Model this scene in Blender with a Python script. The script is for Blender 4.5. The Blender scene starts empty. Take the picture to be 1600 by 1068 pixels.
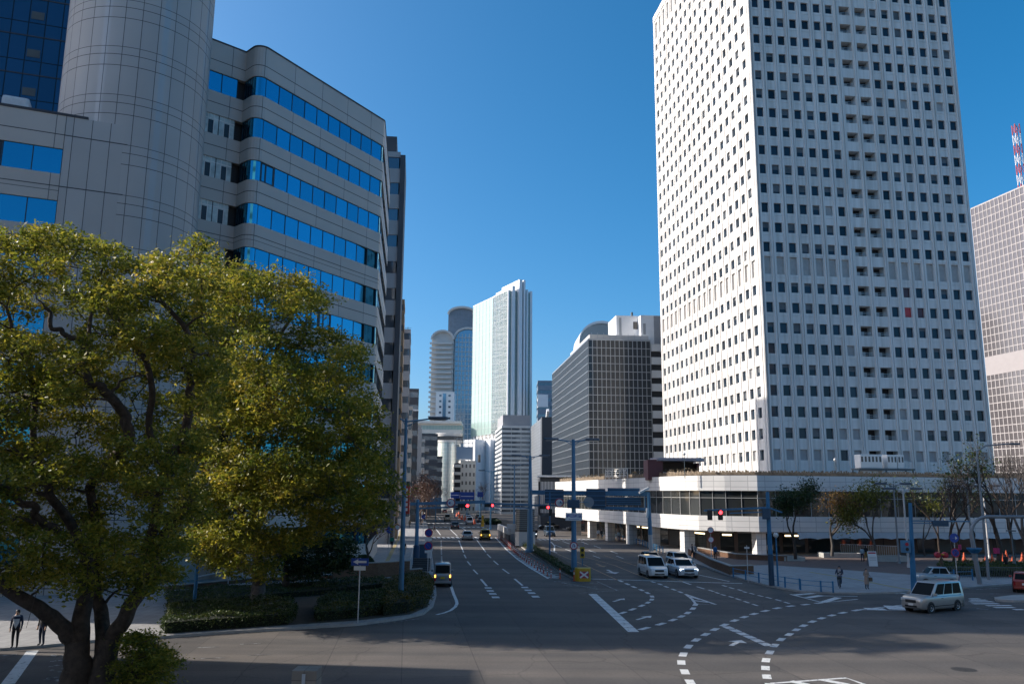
import bpy, bmesh, math, random
import numpy as np
from mathutils import Matrix, Vector
random.seed(7); RNG = np.random.default_rng(11)
SC = bpy.context.scene
COL = SC.collection
R = math.radians

# ---------------------------------------------------------------- survey: photo pixel -> place on the ground
FOC, PITCH, ROLL, CAMH = 1300.0, R(10.4), R(0.45), 7.4
_cp, _sp, _ca, _sa = math.cos(PITCH), math.sin(PITCH), math.cos(ROLL), math.sin(ROLL)
def ray(x, y):
    u, v = x-800.0, 534.0-y
    u, v = u*_ca-v*_sa, u*_sa+v*_ca
    return (u, FOC*_cp-v*_sp, FOC*_sp+v*_cp)
def G(x, y, z=0.0):
    r = ray(x, y); t = (z-CAMH)/r[2]
    return Vector((r[0]*t, r[1]*t, z))
def D(x, y, Y):
    r = ray(x, y); t = Y/r[1]
    return Vector((r[0]*t, Y, CAMH+r[2]*t))
def depth_px(p):
    return FOC/max(1.0, (_cp*p[1]+_sp*(p[2]-CAMH)))

# ---------------------------------------------------------------- materials
MATS = {}
def _new(name):
    m = bpy.data.materials.new(name); m.use_nodes = True
    nt = m.node_tree; b = nt.nodes['Principled BSDF']
    MATS[name] = m
    return m, nt, b
def rgb(c): return (c[0], c[1], c[2], 1.0)
def scale(c, k): return (min(1, c[0]*k), min(1, c[1]*k), min(1, c[2]*k), 1.0)
def mat(name, col, rough=.6, metal=0., var=.12, vs=.6, bump=0., bs=30., spec=.5, coat=0., emit=None, es=0., detail=6):
    if name in MATS: return MATS[name]
    m, nt, b = _new(name)
    b.inputs['Roughness'].default_value = rough
    b.inputs['Metallic'].default_value = metal
    b.inputs['Specular IOR Level'].default_value = spec
    b.inputs['Coat Weight'].default_value = coat
    if emit:
        b.inputs['Emission Color'].default_value = rgb(emit); b.inputs['Emission Strength'].default_value = es
    tc = nt.nodes.new('ShaderNodeTexCoord')
    if var > 0:
        n = nt.nodes.new('ShaderNodeTexNoise'); n.inputs['Scale'].default_value = vs; n.inputs['Detail'].default_value = detail
        n.inputs['Roughness'].default_value = .6
        r = nt.nodes.new('ShaderNodeValToRGB')
        r.color_ramp.elements[0].position = .3; r.color_ramp.elements[1].position = .7
        r.color_ramp.elements[0].color = scale(col, 1-var); r.color_ramp.elements[1].color = scale(col, 1+var)
        nt.links.new(tc.outputs['Object'], n.inputs['Vector']); nt.links.new(n.outputs['Fac'], r.inputs['Fac'])
        nt.links.new(r.outputs['Color'], b.inputs['Base Color'])
    else:
        b.inputs['Base Color'].default_value = rgb(col)
    if bump > 0:
        n2 = nt.nodes.new('ShaderNodeTexNoise'); n2.inputs['Scale'].default_value = bs; n2.inputs['Detail'].default_value = 4
        bp = nt.nodes.new('ShaderNodeBump'); bp.inputs['Strength'].default_value = bump; bp.inputs['Distance'].default_value = .05
        nt.links.new(tc.outputs['Object'], n2.inputs['Vector']); nt.links.new(n2.outputs['Fac'], bp.inputs['Height'])
        nt.links.new(bp.outputs['Normal'], b.inputs['Normal'])
    return m
def panel(name, col, joint, pw, ph, gap=.03, rough=.5, var=.06, metal=0., off=0., shift=(0, 0), spec=.5, wave=0., stain=.08):
    """panels laid out in metres on the UV of a wall: every panel its own slight tone, thin joints between"""
    if name in MATS: return MATS[name]
    m, nt, b = _new(name)
    uv = nt.nodes.new('ShaderNodeUVMap')
    mp = nt.nodes.new('ShaderNodeMapping'); mp.inputs['Location'].default_value = (shift[0], shift[1], 0)
    br = nt.nodes.new('ShaderNodeTexBrick'); br.offset = off; br.offset_frequency = 2; br.squash = 1
    br.inputs['Scale'].default_value = 1; br.inputs['Brick Width'].default_value = pw; br.inputs['Row Height'].default_value = ph
    br.inputs['Mortar Size'].default_value = gap; br.inputs['Mortar Smooth'].default_value = .1; br.inputs['Bias'].default_value = 0
    br.inputs['Color1'].default_value = scale(col, 1-var); br.inputs['Color2'].default_value = scale(col, 1+var)
    br.inputs['Mortar'].default_value = rgb(joint)
    nt.links.new(uv.outputs['UV'], mp.inputs['Vector']); nt.links.new(mp.outputs['Vector'], br.inputs['Vector'])
    n = nt.nodes.new('ShaderNodeTexNoise'); n.inputs['Scale'].default_value = .35; n.inputs['Detail'].default_value = 8
    mx = nt.nodes.new('ShaderNodeMix'); mx.data_type = 'RGBA'; mx.blend_type = 'MULTIPLY'; mx.inputs['Factor'].default_value = 1
    rp = nt.nodes.new('ShaderNodeValToRGB')
    rp.color_ramp.elements[0].position = .3; rp.color_ramp.elements[1].position = .7
    rp.color_ramp.elements[0].color = (1-stain,)*3+(1,); rp.color_ramp.elements[1].color = (1, 1, 1, 1)
    nt.links.new(uv.outputs['UV'], n.inputs['Vector']); nt.links.new(n.outputs['Fac'], rp.inputs['Fac'])
    nt.links.new(br.outputs['Color'], mx.inputs['A']); nt.links.new(rp.outputs['Color'], mx.inputs['B'])
    nt.links.new(mx.outputs['Result'], b.inputs['Base Color'])
    b.inputs['Roughness'].default_value = rough; b.inputs['Metallic'].default_value = metal
    b.inputs['Specular IOR Level'].default_value = spec
    bp = nt.nodes.new('ShaderNodeBump'); bp.inputs['Strength'].default_value = .4; bp.inputs['Distance'].default_value = .03; bp.invert = True
    nt.links.new(br.outputs['Fac'], bp.inputs['Height'])
    if wave > 0:
        n3 = nt.nodes.new('ShaderNodeTexNoise'); n3.inputs['Scale'].default_value = .5; n3.inputs['Detail'].default_value = 2
        b3 = nt.nodes.new('ShaderNodeBump'); b3.inputs['Strength'].default_value = wave; b3.inputs['Distance'].default_value = .2
        nt.links.new(uv.outputs['UV'], n3.inputs['Vector']); nt.links.new(n3.outputs['Fac'], b3.inputs['Height'])
        nt.links.new(bp.outputs['Normal'], b3.inputs['Normal']); nt.links.new(b3.outputs['Normal'], b.inputs['Normal'])
    else:
        nt.links.new(bp.outputs['Normal'], b.inputs['Normal'])
    return m
def glass(name, col, metal=.85, rough=.04, wave=.03, var=.25, ws=.25):
    """window glass that mirrors what stands opposite"""
    if name in MATS: return MATS[name]
    m, nt, b = _new(name)
    b.inputs['Metallic'].default_value = metal; b.inputs['Roughness'].default_value = rough
    b.inputs['Specular IOR Level'].default_value = .8
    g = nt.nodes.new('ShaderNodeNewGeometry'); r = nt.nodes.new('ShaderNodeValToRGB')
    r.color_ramp.elements[0].color = scale(col, 1-var); r.color_ramp.elements[1].color = scale(col, 1+var)
    oi = nt.nodes.new('ShaderNodeObjectInfo'); ad = nt.nodes.new('ShaderNodeMath'); ad.operation = 'ADD'
    fr = nt.nodes.new('ShaderNodeMath'); fr.operation = 'FRACT'
    nt.links.new(g.outputs['Random Per Island'], ad.inputs[0]); nt.links.new(oi.outputs['Random'], ad.inputs[1])
    nt.links.new(ad.outputs[0], fr.inputs[0]); nt.links.new(fr.outputs[0], r.inputs['Fac'])
    nt.links.new(r.outputs['Color'], b.inputs['Base Color'])
    if wave > 0:
        tc = nt.nodes.new('ShaderNodeTexCoord')
        n = nt.nodes.new('ShaderNodeTexNoise'); n.inputs['Scale'].default_value = ws; n.inputs['Detail'].default_value = 1
        bp = nt.nodes.new('ShaderNodeBump'); bp.inputs['Strength'].default_value = wave; bp.inputs['Distance'].default_value = 1
        nt.links.new(tc.outputs['Object'], n.inputs['Vector']); nt.links.new(n.outputs['Fac'], bp.inputs['Height'])
        nt.links.new(bp.outputs['Normal'], b.inputs['Normal'])
    return m
def leafmat(name, cols, trans=.35, rough=.45):
    """leaves: every leaf its own tone out of a few, thin enough to let light through"""
    if name in MATS: return MATS[name]
    m, nt, b = _new(name)
    g = nt.nodes.new('ShaderNodeNewGeometry'); r = nt.nodes.new('ShaderNodeValToRGB')
    els = r.color_ramp.elements
    while len(els) < len(cols): els.new(.5)
    for i, c in enumerate(cols):
        els[i].position = i/(len(cols)-1); els[i].color = rgb(c)
    tc = nt.nodes.new('ShaderNodeTexCoord'); n = nt.nodes.new('ShaderNodeTexNoise'); n.inputs['Scale'].default_value = .45; n.inputs['Detail'].default_value = 3
    mx = nt.nodes.new('ShaderNodeMath'); mx.operation = 'MULTIPLY_ADD'; mx.inputs[1].default_value = .55
    m2 = nt.nodes.new('ShaderNodeMath'); m2.operation = 'MULTIPLY_ADD'; m2.inputs[1].default_value = 1.3; m2.inputs[2].default_value = -.42; m2.use_clamp = True
    nt.links.new(tc.outputs['Object'], n.inputs['Vector']); nt.links.new(g.outputs['Random Per Island'], mx.inputs[0])
    nt.links.new(n.outputs['Fac'], m2.inputs[0]); nt.links.new(m2.outputs[0], mx.inputs[2])
    nt.links.new(mx.outputs[0], r.inputs['Fac'])
    nt.links.new(r.outputs['Color'], b.inputs['Base Color'])
    b.inputs['Roughness'].default_value = rough; b.inputs['Specular IOR Level'].default_value = .4
    tr = nt.nodes.new('ShaderNodeBsdfTranslucent'); ms = nt.nodes.new('ShaderNodeMixShader'); ms.inputs[0].default_value = trans
    nt.links.new(r.outputs['Color'], tr.inputs['Color'])
    nt.links.new(b.outputs[0], ms.inputs[1]); nt.links.new(tr.outputs[0], ms.inputs[2])
    nt.links.new(ms.outputs[0], nt.nodes['Material Output'].inputs['Surface'])
    return m

# ---------------------------------------------------------------- objects
INV = {}
def tag(o, label=None, cat=None, group=None, kind=None):
    if label: o['label'] = label
    if cat: o['category'] = cat
    if group: o['group'] = group
    if kind: o['kind'] = kind
    return o
def thing(name, label, cat, loc=(0, 0, 0), rz=0., group=None):
    o = bpy.data.objects.new(name, None); o.empty_display_size = .3
    o.location = loc; o.rotation_euler = (0, 0, rz); COL.objects.link(o)
    INV[o.name] = (Matrix.Translation(Vector(loc)) @ Matrix.Rotation(rz, 4, 'Z')).inverted()
    return tag(o, label, cat, group)
def copy_tree(o, parent=None):
    c = o.copy(); COL.objects.link(c)
    if parent is not None: c.parent = parent
    for ch in list(o.children): copy_tree(ch, c)
    return c
_used = set()
def put(proto, loc, rz=0., label=None, group=None, sc=None):
    o = proto if proto.name not in _used else copy_tree(proto)
    _used.add(proto.name)
    o.location = loc; o.rotation_euler = (0, 0, rz)
    if sc: o.scale = (sc, sc, sc)
    if label: o['label'] = label
    if group: o['group'] = group
    return o

class MB:
    """collects faces and links them as ONE mesh object"""
    def __init__(s, T=None): s.v = []; s.f = []; s.m = []; s.uv = []; s.mats = []; s.T = T
    def mi(s, m):
        if m not in s.mats: s.mats.append(m)
        return s.mats.index(m)
    def face(s, pts, m, uv=None):
        pts = [Vector(p) for p in pts]
        if uv is None:
            n = Vector((0, 0, 0))
            for i in range(len(pts)):
                a, b = pts[i], pts[(i+1) % len(pts)]
                n += Vector(((a.y-b.y)*(a.z+b.z), (a.z-b.z)*(a.x+b.x), (a.x-b.x)*(a.y+b.y)))
            if n.length > 0: n.normalize()
            if abs(n.z) > .8: uv = [(p.x, p.y) for p in pts]
            else:
                t = Vector((-n.y, n.x, 0)); t.normalize()
                uv = [(p.dot(t), p.z) for p in pts]
        k = len(s.v)
        s.v += [(s.T @ p if s.T is not None else p) for p in pts]
        s.f.append(tuple(range(k, k+len(pts)))); s.m.append(s.mi(m)); s.uv.append(uv)
    def box(s, x0, x1, y0, y1, z0, z1, m, skip=''):
        a = [(x0, y0, z0), (x1, y0, z0), (x1, y1, z0), (x0, y1, z0), (x0, y0, z1), (x1, y0, z1), (x1, y1, z1), (x0, y1, z1)]
        for k, q in (('b', (0, 3, 2, 1)), ('t', (4, 5, 6, 7)), ('f', (0, 1, 5, 4)), ('r', (1, 2, 6, 5)), ('k', (2, 3, 7, 6)), ('l', (3, 0, 4, 7))):
            if k not in skip: s.face([a[i] for i in q], m)
        return s
    def bar(s, p, q, w, h, m, up=(0, 0, 1)):
        p, q = Vector(p), Vector(q); d = (q-p).normalized(); u = Vector(up)
        if abs(d.dot(u)) > .95: u = Vector((1, 0, 0))
        sd = d.cross(u).normalized()*(w/2); u = sd.cross(d).normalized()*(h/2)
        a = [p-sd-u, p+sd-u, p+sd+u, p-sd+u]; b = [q-sd-u, q+sd-u, q+sd+u, q-sd+u]
        s.face(a[::1], m); s.face(b[::-1], m)
        for i in range(4):
            j = (i+1) % 4; s.face([a[j], a[i], b[i], b[j]], m)
        return s
    def tube(s, pts, rad, m, n=8, cap=True):
        pts = [Vector(p) for p in pts]
        if not hasattr(rad, '__len__'): rad = [rad]*len(pts)
        rings = []; u = None
        for i, p in enumerate(pts):
            d = (pts[min(i+1, len(pts)-1)]-pts[max(i-1, 0)])
            d = d.normalized() if d.length > 1e-9 else Vector((0, 0, 1))
            if u is None:
                u = d.cross(Vector((0, 1, 0)) if abs(d.y) < .9 else Vector((1, 0, 0))).normalized()
            else:
                u = (u-d*u.dot(d)); u = u.normalized() if u.length > 1e-6 else d.orthogonal().normalized()
            w = d.cross(u)
            rings.append([p+(u*math.cos(2*math.pi*k/n)+w*math.sin(2*math.pi*k/n))*rad[i] for k in range(n)])
        L = 0.
        k0 = len(s.v); mi = s.mi(m)
        for r in rings: s.v += [(s.T @ p if s.T is not None else p) for p in r]
        for i in range(len(rings)-1):
            dl = (pts[i+1]-pts[i]).length
            for k in range(n):
                j = (k+1) % n
                s.f.append((k0+i*n+k, k0+i*n+j, k0+(i+1)*n+j, k0+(i+1)*n+k)); s.m.append(mi)
                s.uv.append([(k/n, L), ((k+1)/n, L), ((k+1)/n, L+dl), (k/n, L+dl)])
            L += dl
        if cap:
            for r, off in ((range(n-1, -1, -1), k0), (range(n), k0+(len(rings)-1)*n)):
                s.f.append(tuple(off+k for k in r)); s.m.append(mi); s.uv.append([(0, 0)]*n)
        return s
    def lathe(s, prof, m, n=16, c=(0, 0, 0), a0=0., a1=2*math.pi, axis='z', arc=1.):
        c = Vector(c); full = abs(a1-a0-2*math.pi) < 1e-6
        k0 = len(s.v); mi = s.mi(m); N = n if full else n+1
        def P(r, z, a):
            x, y = r*math.cos(a), r*math.sin(a)
            return c+(Vector((x, y, z)) if axis == 'z' else Vector((x, z, y)) if axis == 'y' else Vector((z, x, y)))
        for (r, z) in prof:
            for k in range(N):
                p = P(r, z, a0+(a1-a0)*k/n); s.v.append(s.T @ p if s.T is not None else p)
        for i in range(len(prof)-1):
            for k in range(n):
                j = (k+1) % N
                q = (k0+i*N+k, k0+i*N+j, k0+(i+1)*N+j, k0+(i+1)*N+k)
                if axis == 'y': q = q[::-1]
                s.f.append(q); s.m.append(mi)
                ar = max(prof[i][0], prof[i+1][0])*(a1-a0)/n
                s.uv.append([(k*ar, prof[i][1]), ((k+1)*ar, prof[i][1]), ((k+1)*ar, prof[i+1][1]), (k*ar, prof[i+1][1])])
        return s
    def prism(s, poly, z0, z1, m, top=None, bottom=False):
        n = len(poly); L = 0
        A = sum(poly[i][0]*poly[(i+1) % n][1]-poly[(i+1) % n][0]*poly[i][1] for i in range(n))
        if A < 0: poly = poly[::-1]
        for i in range(n):
            a, b = poly[i], poly[(i+1) % n]; l = math.hypot(b[0]-a[0], b[1]-a[1])
            s.face([(a[0], a[1], z0), (b[0], b[1], z0), (b[0], b[1], z1), (a[0], a[1], z1)], m, [(L, z0), (L+l, z0), (L+l, z1), (L, z1)]); L += l
        s.face([(p[0], p[1], z1) for p in poly], top or m)
        if bottom: s.face([(p[0], p[1], z0) for p in poly[::-1]], m)
        return s
    def wall(s, path, z0, z1, th, m, closed=False, u0=0.):
        """upright band along a path; the outside is on the right of the walking direction; th reaches inwards"""
        P = [Vector((p[0], p[1])) for p in path]; n = len(P); off = []
        for i in range(n):
            a = P[i-1] if (i > 0 or closed) else None; b = P[(i+1) % n] if (i < n-1 or closed) else None
            d1 = (P[i]-a).normalized() if a is not None else (b-P[i]).normalized()
            d2 = (b-P[i]).normalized() if b is not None else d1
            n1 = Vector((-d1.y, d1.x)); n2 = Vector((-d2.y, d2.x)); k = n1+n2
            k = k/max(.3, k.dot(n1)); off.append(P[i]+k*th)
        L = u0
        for i in range(n if closed else n-1):
            j = (i+1) % n; a, b, c, d = P[i], P[j], off[j], off[i]; l = (b-a).length
            uv = [(L, z0), (L+l, z0), (L+l, z1), (L, z1)]
            s.face([(a.x, a.y, z0), (b.x, b.y, z0), (b.x, b.y, z1), (a.x, a.y, z1)], m, uv)
            s.face([(c.x, c.y, z0), (d.x, d.y, z0), (d.x, d.y, z1), (c.x, c.y, z1)], m, uv)
            s.face([(a.x, a.y, z1), (b.x, b.y, z1), (c.x, c.y, z1), (d.x, d.y, z1)], m)
            s.face([(b.x, b.y, z0), (a.x, a.y, z0), (d.x, d.y, z0), (c.x, c.y, z0)], m)
            L += l
        if not closed:
            a, d = P[0], off[0]; s.face([(d.x, d.y, z0), (a.x, a.y, z0), (a.x, a.y, z1), (d.x, d.y, z1)], m)
            a, d = P[-1], off[-1]; s.face([(a.x, a.y, z0), (d.x, d.y, z0), (d.x, d.y, z1), (a.x, a.y, z1)], m)
        return s
    def build(s, name, parent=None, smooth=0., bevel=0., label=None, kind=None):
        me = bpy.data.meshes.new(name)
        v = s.v
        inv = INV.get(parent.name) if parent is not None else None
        if inv is not None: v = [inv @ Vector(p) for p in v]
        me.from_pydata([tuple(p) for p in v], [], s.f)
        for m in s.mats: me.materials.append(m)
        me.polygons.foreach_set('material_index', s.m)
        ul = me.uv_layers.new(name='UVMap')
        ul.data.foreach_set('uv', [c for f in s.uv for q in f for c in q])
        if bevel > 0 or smooth > 0:
            bm = bmesh.new(); bm.from_mesh(me)
            bmesh.ops.remove_doubles(bm, verts=bm.verts, dist=1e-4)
            if bevel > 0:
                bm.normal_update()
                es = [e for e in bm.edges if len(e.link_faces) == 2 and e.calc_face_angle(0) > .45]
                bmesh.ops.bevel(bm, geom=es, offset=bevel, segments=2, profile=.6, affect='EDGES', clamp_overlap=True)
            bm.to_mesh(me); bm.free()
        if smooth > 0:
            me.shade_smooth(); me.set_sharp_from_angle(angle=smooth)
        me.update()
        o = bpy.data.objects.new(name, me); COL.objects.link(o)
        if parent is not None:
            o.parent = parent; INV[o.name] = inv if inv is not None else Matrix()
        if label: o['label'] = label
        if kind: o['kind'] = kind
        return o
def raw_mesh(name, V, F, m, parent=None, uv=None, smooth=False):
    """fast path for very many small faces: V (n,3) and F (k,4) arrays, world metres"""
    me = bpy.data.meshes.new(name)
    if parent is not None and parent.name in INV:
        M = np.array(INV[parent.name]); V = V @ M[:3, :3].T+M[:3, 3]
    k = F.shape[1]
    me.vertices.add(len(V)); me.vertices.foreach_set('co', V.astype(np.float32).ravel())
    me.loops.add(F.size); me.loops.foreach_set('vertex_index', F.astype(np.int32).ravel())
    me.polygons.add(len(F)); me.polygons.foreach_set('loop_start', np.arange(0, F.size, k, dtype=np.int32))
    me.update(calc_edges=True)
    me.materials.append(m)
    o = bpy.data.objects.new(name, me); COL.objects.link(o)
    if parent is not None: o.parent = parent
    return o
def frame(p0, d, z=0.):
    """facade frame: x along d (left to right seen from outside), y INTO the building, z up"""
    d = Vector((d[0], d[1], 0)).normalized(); n = Vector((-d.y, d.x, 0))
    M = Matrix(((d.x, n.x, 0, p0[0]), (d.y, n.y, 0, p0[1]), (0, 0, 1, z), (0, 0, 0, 1)))
    return M
def dirv(deg): return Vector((math.sin(R(deg)), math.cos(R(deg)), 0))
# ================================================================ the setting: ground, road, markings, pavements
ASPH = mat('asphalt', (.097, .089, .083), .8, var=.16, vs=.25, bump=.25, bs=60, spec=.3, detail=10)
_nt = ASPH.node_tree   # darker and paler streaks drawn out along the ground
_b = _nt.nodes['Principled BSDF']; _old = _b.inputs['Base Color'].links[0].from_socket
_tc = _nt.nodes.new('ShaderNodeTexCoord'); _mp = _nt.nodes.new('ShaderNodeMapping'); _mp.inputs['Scale'].default_value = (.018, .42, 1); _mp.inputs['Rotation'].default_value = (0, 0, R(9))
_n = _nt.nodes.new('ShaderNodeTexNoise'); _n.inputs['Scale'].default_value = 1; _n.inputs['Detail'].default_value = 5
_r = _nt.nodes.new('ShaderNodeValToRGB'); _r.color_ramp.elements[0].position = .42; _r.color_ramp.elements[1].position = .66
_r.color_ramp.elements[0].color = (.9, .9, .9, 1); _r.color_ramp.elements[1].color = (1.35, 1.28, 1.2, 1)
_n5 = _nt.nodes.new('ShaderNodeTexNoise'); _n5.inputs['Scale'].default_value = 9; _n5.inputs['Detail'].default_value = 8
_r5 = _nt.nodes.new('ShaderNodeValToRGB'); _r5.color_ramp.elements[0].color = (.7, .7, .7, 1); _r5.color_ramp.elements[1].color = (1.3, 1.3, 1.3, 1)
_x = _nt.nodes.new('ShaderNodeMix'); _x.data_type = 'RGBA'; _x.blend_type = 'MULTIPLY'; _x.inputs['Factor'].default_value = 1
_x5 = _nt.nodes.new('ShaderNodeMix'); _x5.data_type = 'RGBA'; _x5.blend_type = 'MULTIPLY'; _x5.inputs['Factor'].default_value = 1
_l = _nt.links.new
_l(_tc.outputs['Object'], _mp.inputs['Vector']); _l(_mp.outputs['Vector'], _n.inputs['Vector']); _l(_n.outputs['Fac'], _r.inputs['Fac'])
_l(_tc.outputs['Object'], _n5.inputs['Vector']); _l(_n5.outputs['Fac'], _r5.inputs['Fac'])
_l(_old, _x.inputs['A']); _l(_r.outputs['Color'], _x.inputs['B']); _l(_x.outputs['Result'], _x5.inputs['A']); _l(_r5.outputs['Color'], _x5.inputs['B'])
_br = _nt.nodes.new('ShaderNodeTexBrick'); _br.offset = .37; _br.inputs['Scale'].default_value = 1; _br.inputs['Brick Width'].default_value = 14; _br.inputs['Row Height'].default_value = 3.3; _br.inputs['Mortar Size'].default_value = .025
_br.inputs['Color1'].default_value = (.86, .87, .88, 1); _br.inputs['Color2'].default_value = (1.12, 1.1, 1.08, 1); _br.inputs['Mortar'].default_value = (.7, .7, .7, 1)      # laid in lanes, patched lane by lane
_mb = _nt.nodes.new('ShaderNodeMapping'); _mb.inputs['Rotation'].default_value = (0, 0, R(83))
_vo = _nt.nodes.new('ShaderNodeTexVoronoi'); _vo.feature = 'DISTANCE_TO_EDGE'; _vo.inputs['Scale'].default_value = .16
_nd = _nt.nodes.new('ShaderNodeTexNoise'); _nd.inputs['Scale'].default_value = .5; _nd.inputs['Detail'].default_value = 6
_va = _nt.nodes.new('ShaderNodeMix'); _va.data_type = 'RGBA'; _va.blend_type = 'ADD'; _va.inputs['Factor'].default_value = 2.0
_vr = _nt.nodes.new('ShaderNodeValToRGB'); _vr.color_ramp.elements[0].position = .0; _vr.color_ramp.elements[1].position = .009; _vr.color_ramp.elements[0].color = (.72, .72, .72, 1); _vr.color_ramp.elements[1].color = (1, 1, 1, 1)
_x6 = _nt.nodes.new('ShaderNodeMix'); _x6.data_type = 'RGBA'; _x6.blend_type = 'MULTIPLY'; _x6.inputs['Factor'].default_value = 1
_x7 = _nt.nodes.new('ShaderNodeMix'); _x7.data_type = 'RGBA'; _x7.blend_type = 'MULTIPLY'; _x7.inputs['Factor'].default_value = 1
_l(_tc.outputs['Object'], _mb.inputs['Vector']); _l(_mb.outputs['Vector'], _br.inputs['Vector'])
_l(_tc.outputs['Object'], _nd.inputs['Vector']); _l(_tc.outputs['Object'], _va.inputs['A']); _l(_nd.outputs['Color'], _va.inputs['B']); _l(_va.outputs['Result'], _vo.inputs['Vector']); _l(_vo.outputs['Distance'], _vr.inputs['Fac'])
_l(_x5.outputs['Result'], _x6.inputs['A']); _l(_br.outputs['Color'], _x6.inputs['B']); _l(_x6.outputs['Result'], _x7.inputs['A']); _l(_vr.outputs['Color'], _x7.inputs['B']); _l(_x7.outputs['Result'], _b.inputs['Base Color'])

def paint(name, col, wear=.42):
    """road paint rubbed through in patches"""
    m = mat(name, col, .6, var=.1, vs=2.5)
    nt = m.node_tree; b = nt.nodes['Principled BSDF']; old = b.inputs['Base Color'].links[0].from_socket
    tc = nt.nodes.new('ShaderNodeTexCoord'); n = nt.nodes.new('ShaderNodeTexNoise'); n.inputs['Scale'].default_value = 3.5; n.inputs['Detail'].default_value = 9; n.inputs['Roughness'].default_value = .7
    r = nt.nodes.new('ShaderNodeValToRGB'); r.color_ramp.elements[0].position = wear; r.color_ramp.elements[1].position = wear+.08
    mx = nt.nodes.new('ShaderNodeMix'); mx.data_type = 'RGBA'; mx.inputs['A'].default_value = (.09, .09, .09, 1)
    nt.links.new(tc.outputs['Object'], n.inputs['Vector']); nt.links.new(n.outputs['Fac'], r.inputs['Fac'])
    nt.links.new(r.outputs['Color'], mx.inputs['Factor']); nt.links.new(old, mx.inputs['B']); nt.links.new(mx.outputs['Result'], b.inputs['Base Color'])
    return m
WHITE = paint('road_paint_white', (.62, .62, .6), .36)
WORN = paint('road_paint_worn', (.4, .4, .4), .5)
ORANGE = paint('road_paint_orange', (.5, .24, .06), .45)
CONC = mat('concrete', (.32, .31, .29), .85, var=.18, vs=.8, bump=.15)
KERB = mat('kerb_stone', (.36, .35, .33), .8, var=.15, vs=2)
PAVE = panel('pavement_slabs', (.33, .32, .31), (.18, .18, .18), .6, .6, .012, .8, .1)
PLAZA = panel('plaza_brick', (.15, .105, .09), (.09, .07, .06), .4, .2, .01, .8, .16, off=.5)
SOIL = mat('planting_soil', (.07, .055, .04), .95, var=.3, vs=3)
TACT = mat('tactile_yellow', (.36, .28, .13), .8, var=.12, vs=3)
GREY_GROUND = mat('city_ground', (.16, .16, .155), .9, var=.2, vs=.05)

m = MB(); m.face([(-3000, -1500, -.03), (3000, -1500, -.03), (3000, 5000, -.03), (-3000, 5000, -.03)], GREY_GROUND)
m.build('ground', kind='structure')
m = MB(); m.face([(-260, -60, 0), (260, -60, 0), (260, 900, 0), (-260, 900, 0)], ASPH)
road = m.build('road', kind='structure')

MZ = .004
def strip(mb, pts, w, mt, z=None):
    z = MZ if z is None else z
    """painted line of width w through ground points"""
    P = [Vector((p[0], p[1], 0)) for p in pts]
    L = []
    for i in range(len(P)):
        d = (P[min(i+1, len(P)-1)]-P[max(i-1, 0)]).normalized(); n = Vector((-d.y, d.x, 0))*(w/2)
        L.append((P[i]+n, P[i]-n))
    for (a, b), (c, d) in zip(L, L[1:]):
        mb.face([(b.x, b.y, z), (d.x, d.y, z), (c.x, c.y, z), (a.x, a.y, z)], mt)
def dashes(mb, pts, w, frac, mt, length=None):
    """one dash at each point, turned along the run of points"""
    for i, p in enumerate(pts):
        a, b = pts[max(i-1, 0)], pts[min(i+1, len(pts)-1)]
        d = (b-a); sp = d.length/(2 if 0 < i < len(pts)-1 else 1); d.normalize(); h = (length or sp*frac)/2
        strip(mb, [p-d*h, p+d*h], w, mt)
zA = lambda L: [G(860+x/3.986, 800+y/3.986) for x, y in L]
zB = lambda L: [G(1040+x/5.333, 880+y/5.333) for x, y in L]
zC = lambda L: [G(1300+x/4.683, 840+y/4.683) for x, y in L]
zD = lambda L: [G(560+x/5., 860+y/5.) for x, y in L]
z5 = lambda L: [G(700+x/5.933, 760+y/5.933) for x, y in L]
ph = lambda L: [G(x, y) for x, y in L]

def marking(name, fn):
    global MZ
    mb = MB(); fn(mb); o = mb.build(name, road); MZ += .0015; return o
INV[road.name] = Matrix()
def f(mb):
    # lanes running away on the left carriageway
    for solid in ([(100, 495), (145, 608)], [(265, 490), (350, 605)]): strip(mb, z5(solid), .16, WHITE)
    for a in ([(150, 628), (167, 660)], [(180, 690), (210, 727)], [(235, 767), (275, 808)], [(362, 622), (397, 658)], [(422, 684), (466, 722)], [(505, 760), (566, 804)]):
        strip(mb, z5(a), .16, WHITE)
    strip(mb, zD([(958, 221), (1003, 275)]), .2, WHITE); strip(mb, zD([(1220, 218), (1282, 270)]), .2, WHITE)
    for L in ([(1014, 289), (1030, 312), (1050, 335), (1072, 362)], [(1300, 285), (1326, 307), (1353, 329), (1384, 357)]):
        dashes(mb, zD(L), .55, .45, WHITE)
    # lanes beyond the crossing
    zz = lambda L: [G(640+x/5.342, 660+y/5.342) for x, y in L]
    for a in ([(222, 888), (258, 935)], [(330, 880), (398, 945)], [(432, 872), (470, 900)], [(228, 780), (262, 812)], [(470, 640), (495, 655)]): strip(mb, zz(a), .18, WHITE)
    for t in np.linspace(0, 1, 22):
        if .1 < (t*3) % 1: strip(mb, ph([(690.3-1.1*t, 880-37*t), (690.3-1.1*(t+.02), 880-37*(t+.02))]), .18, WHITE)
    strip(mb, zD([(722, 270), (745, 340), (765, 385), (770, 412), (757, 437), (720, 465), (665, 485), (610, 498)]), .22, WHITE)
marking('lane_marking', f)
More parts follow.
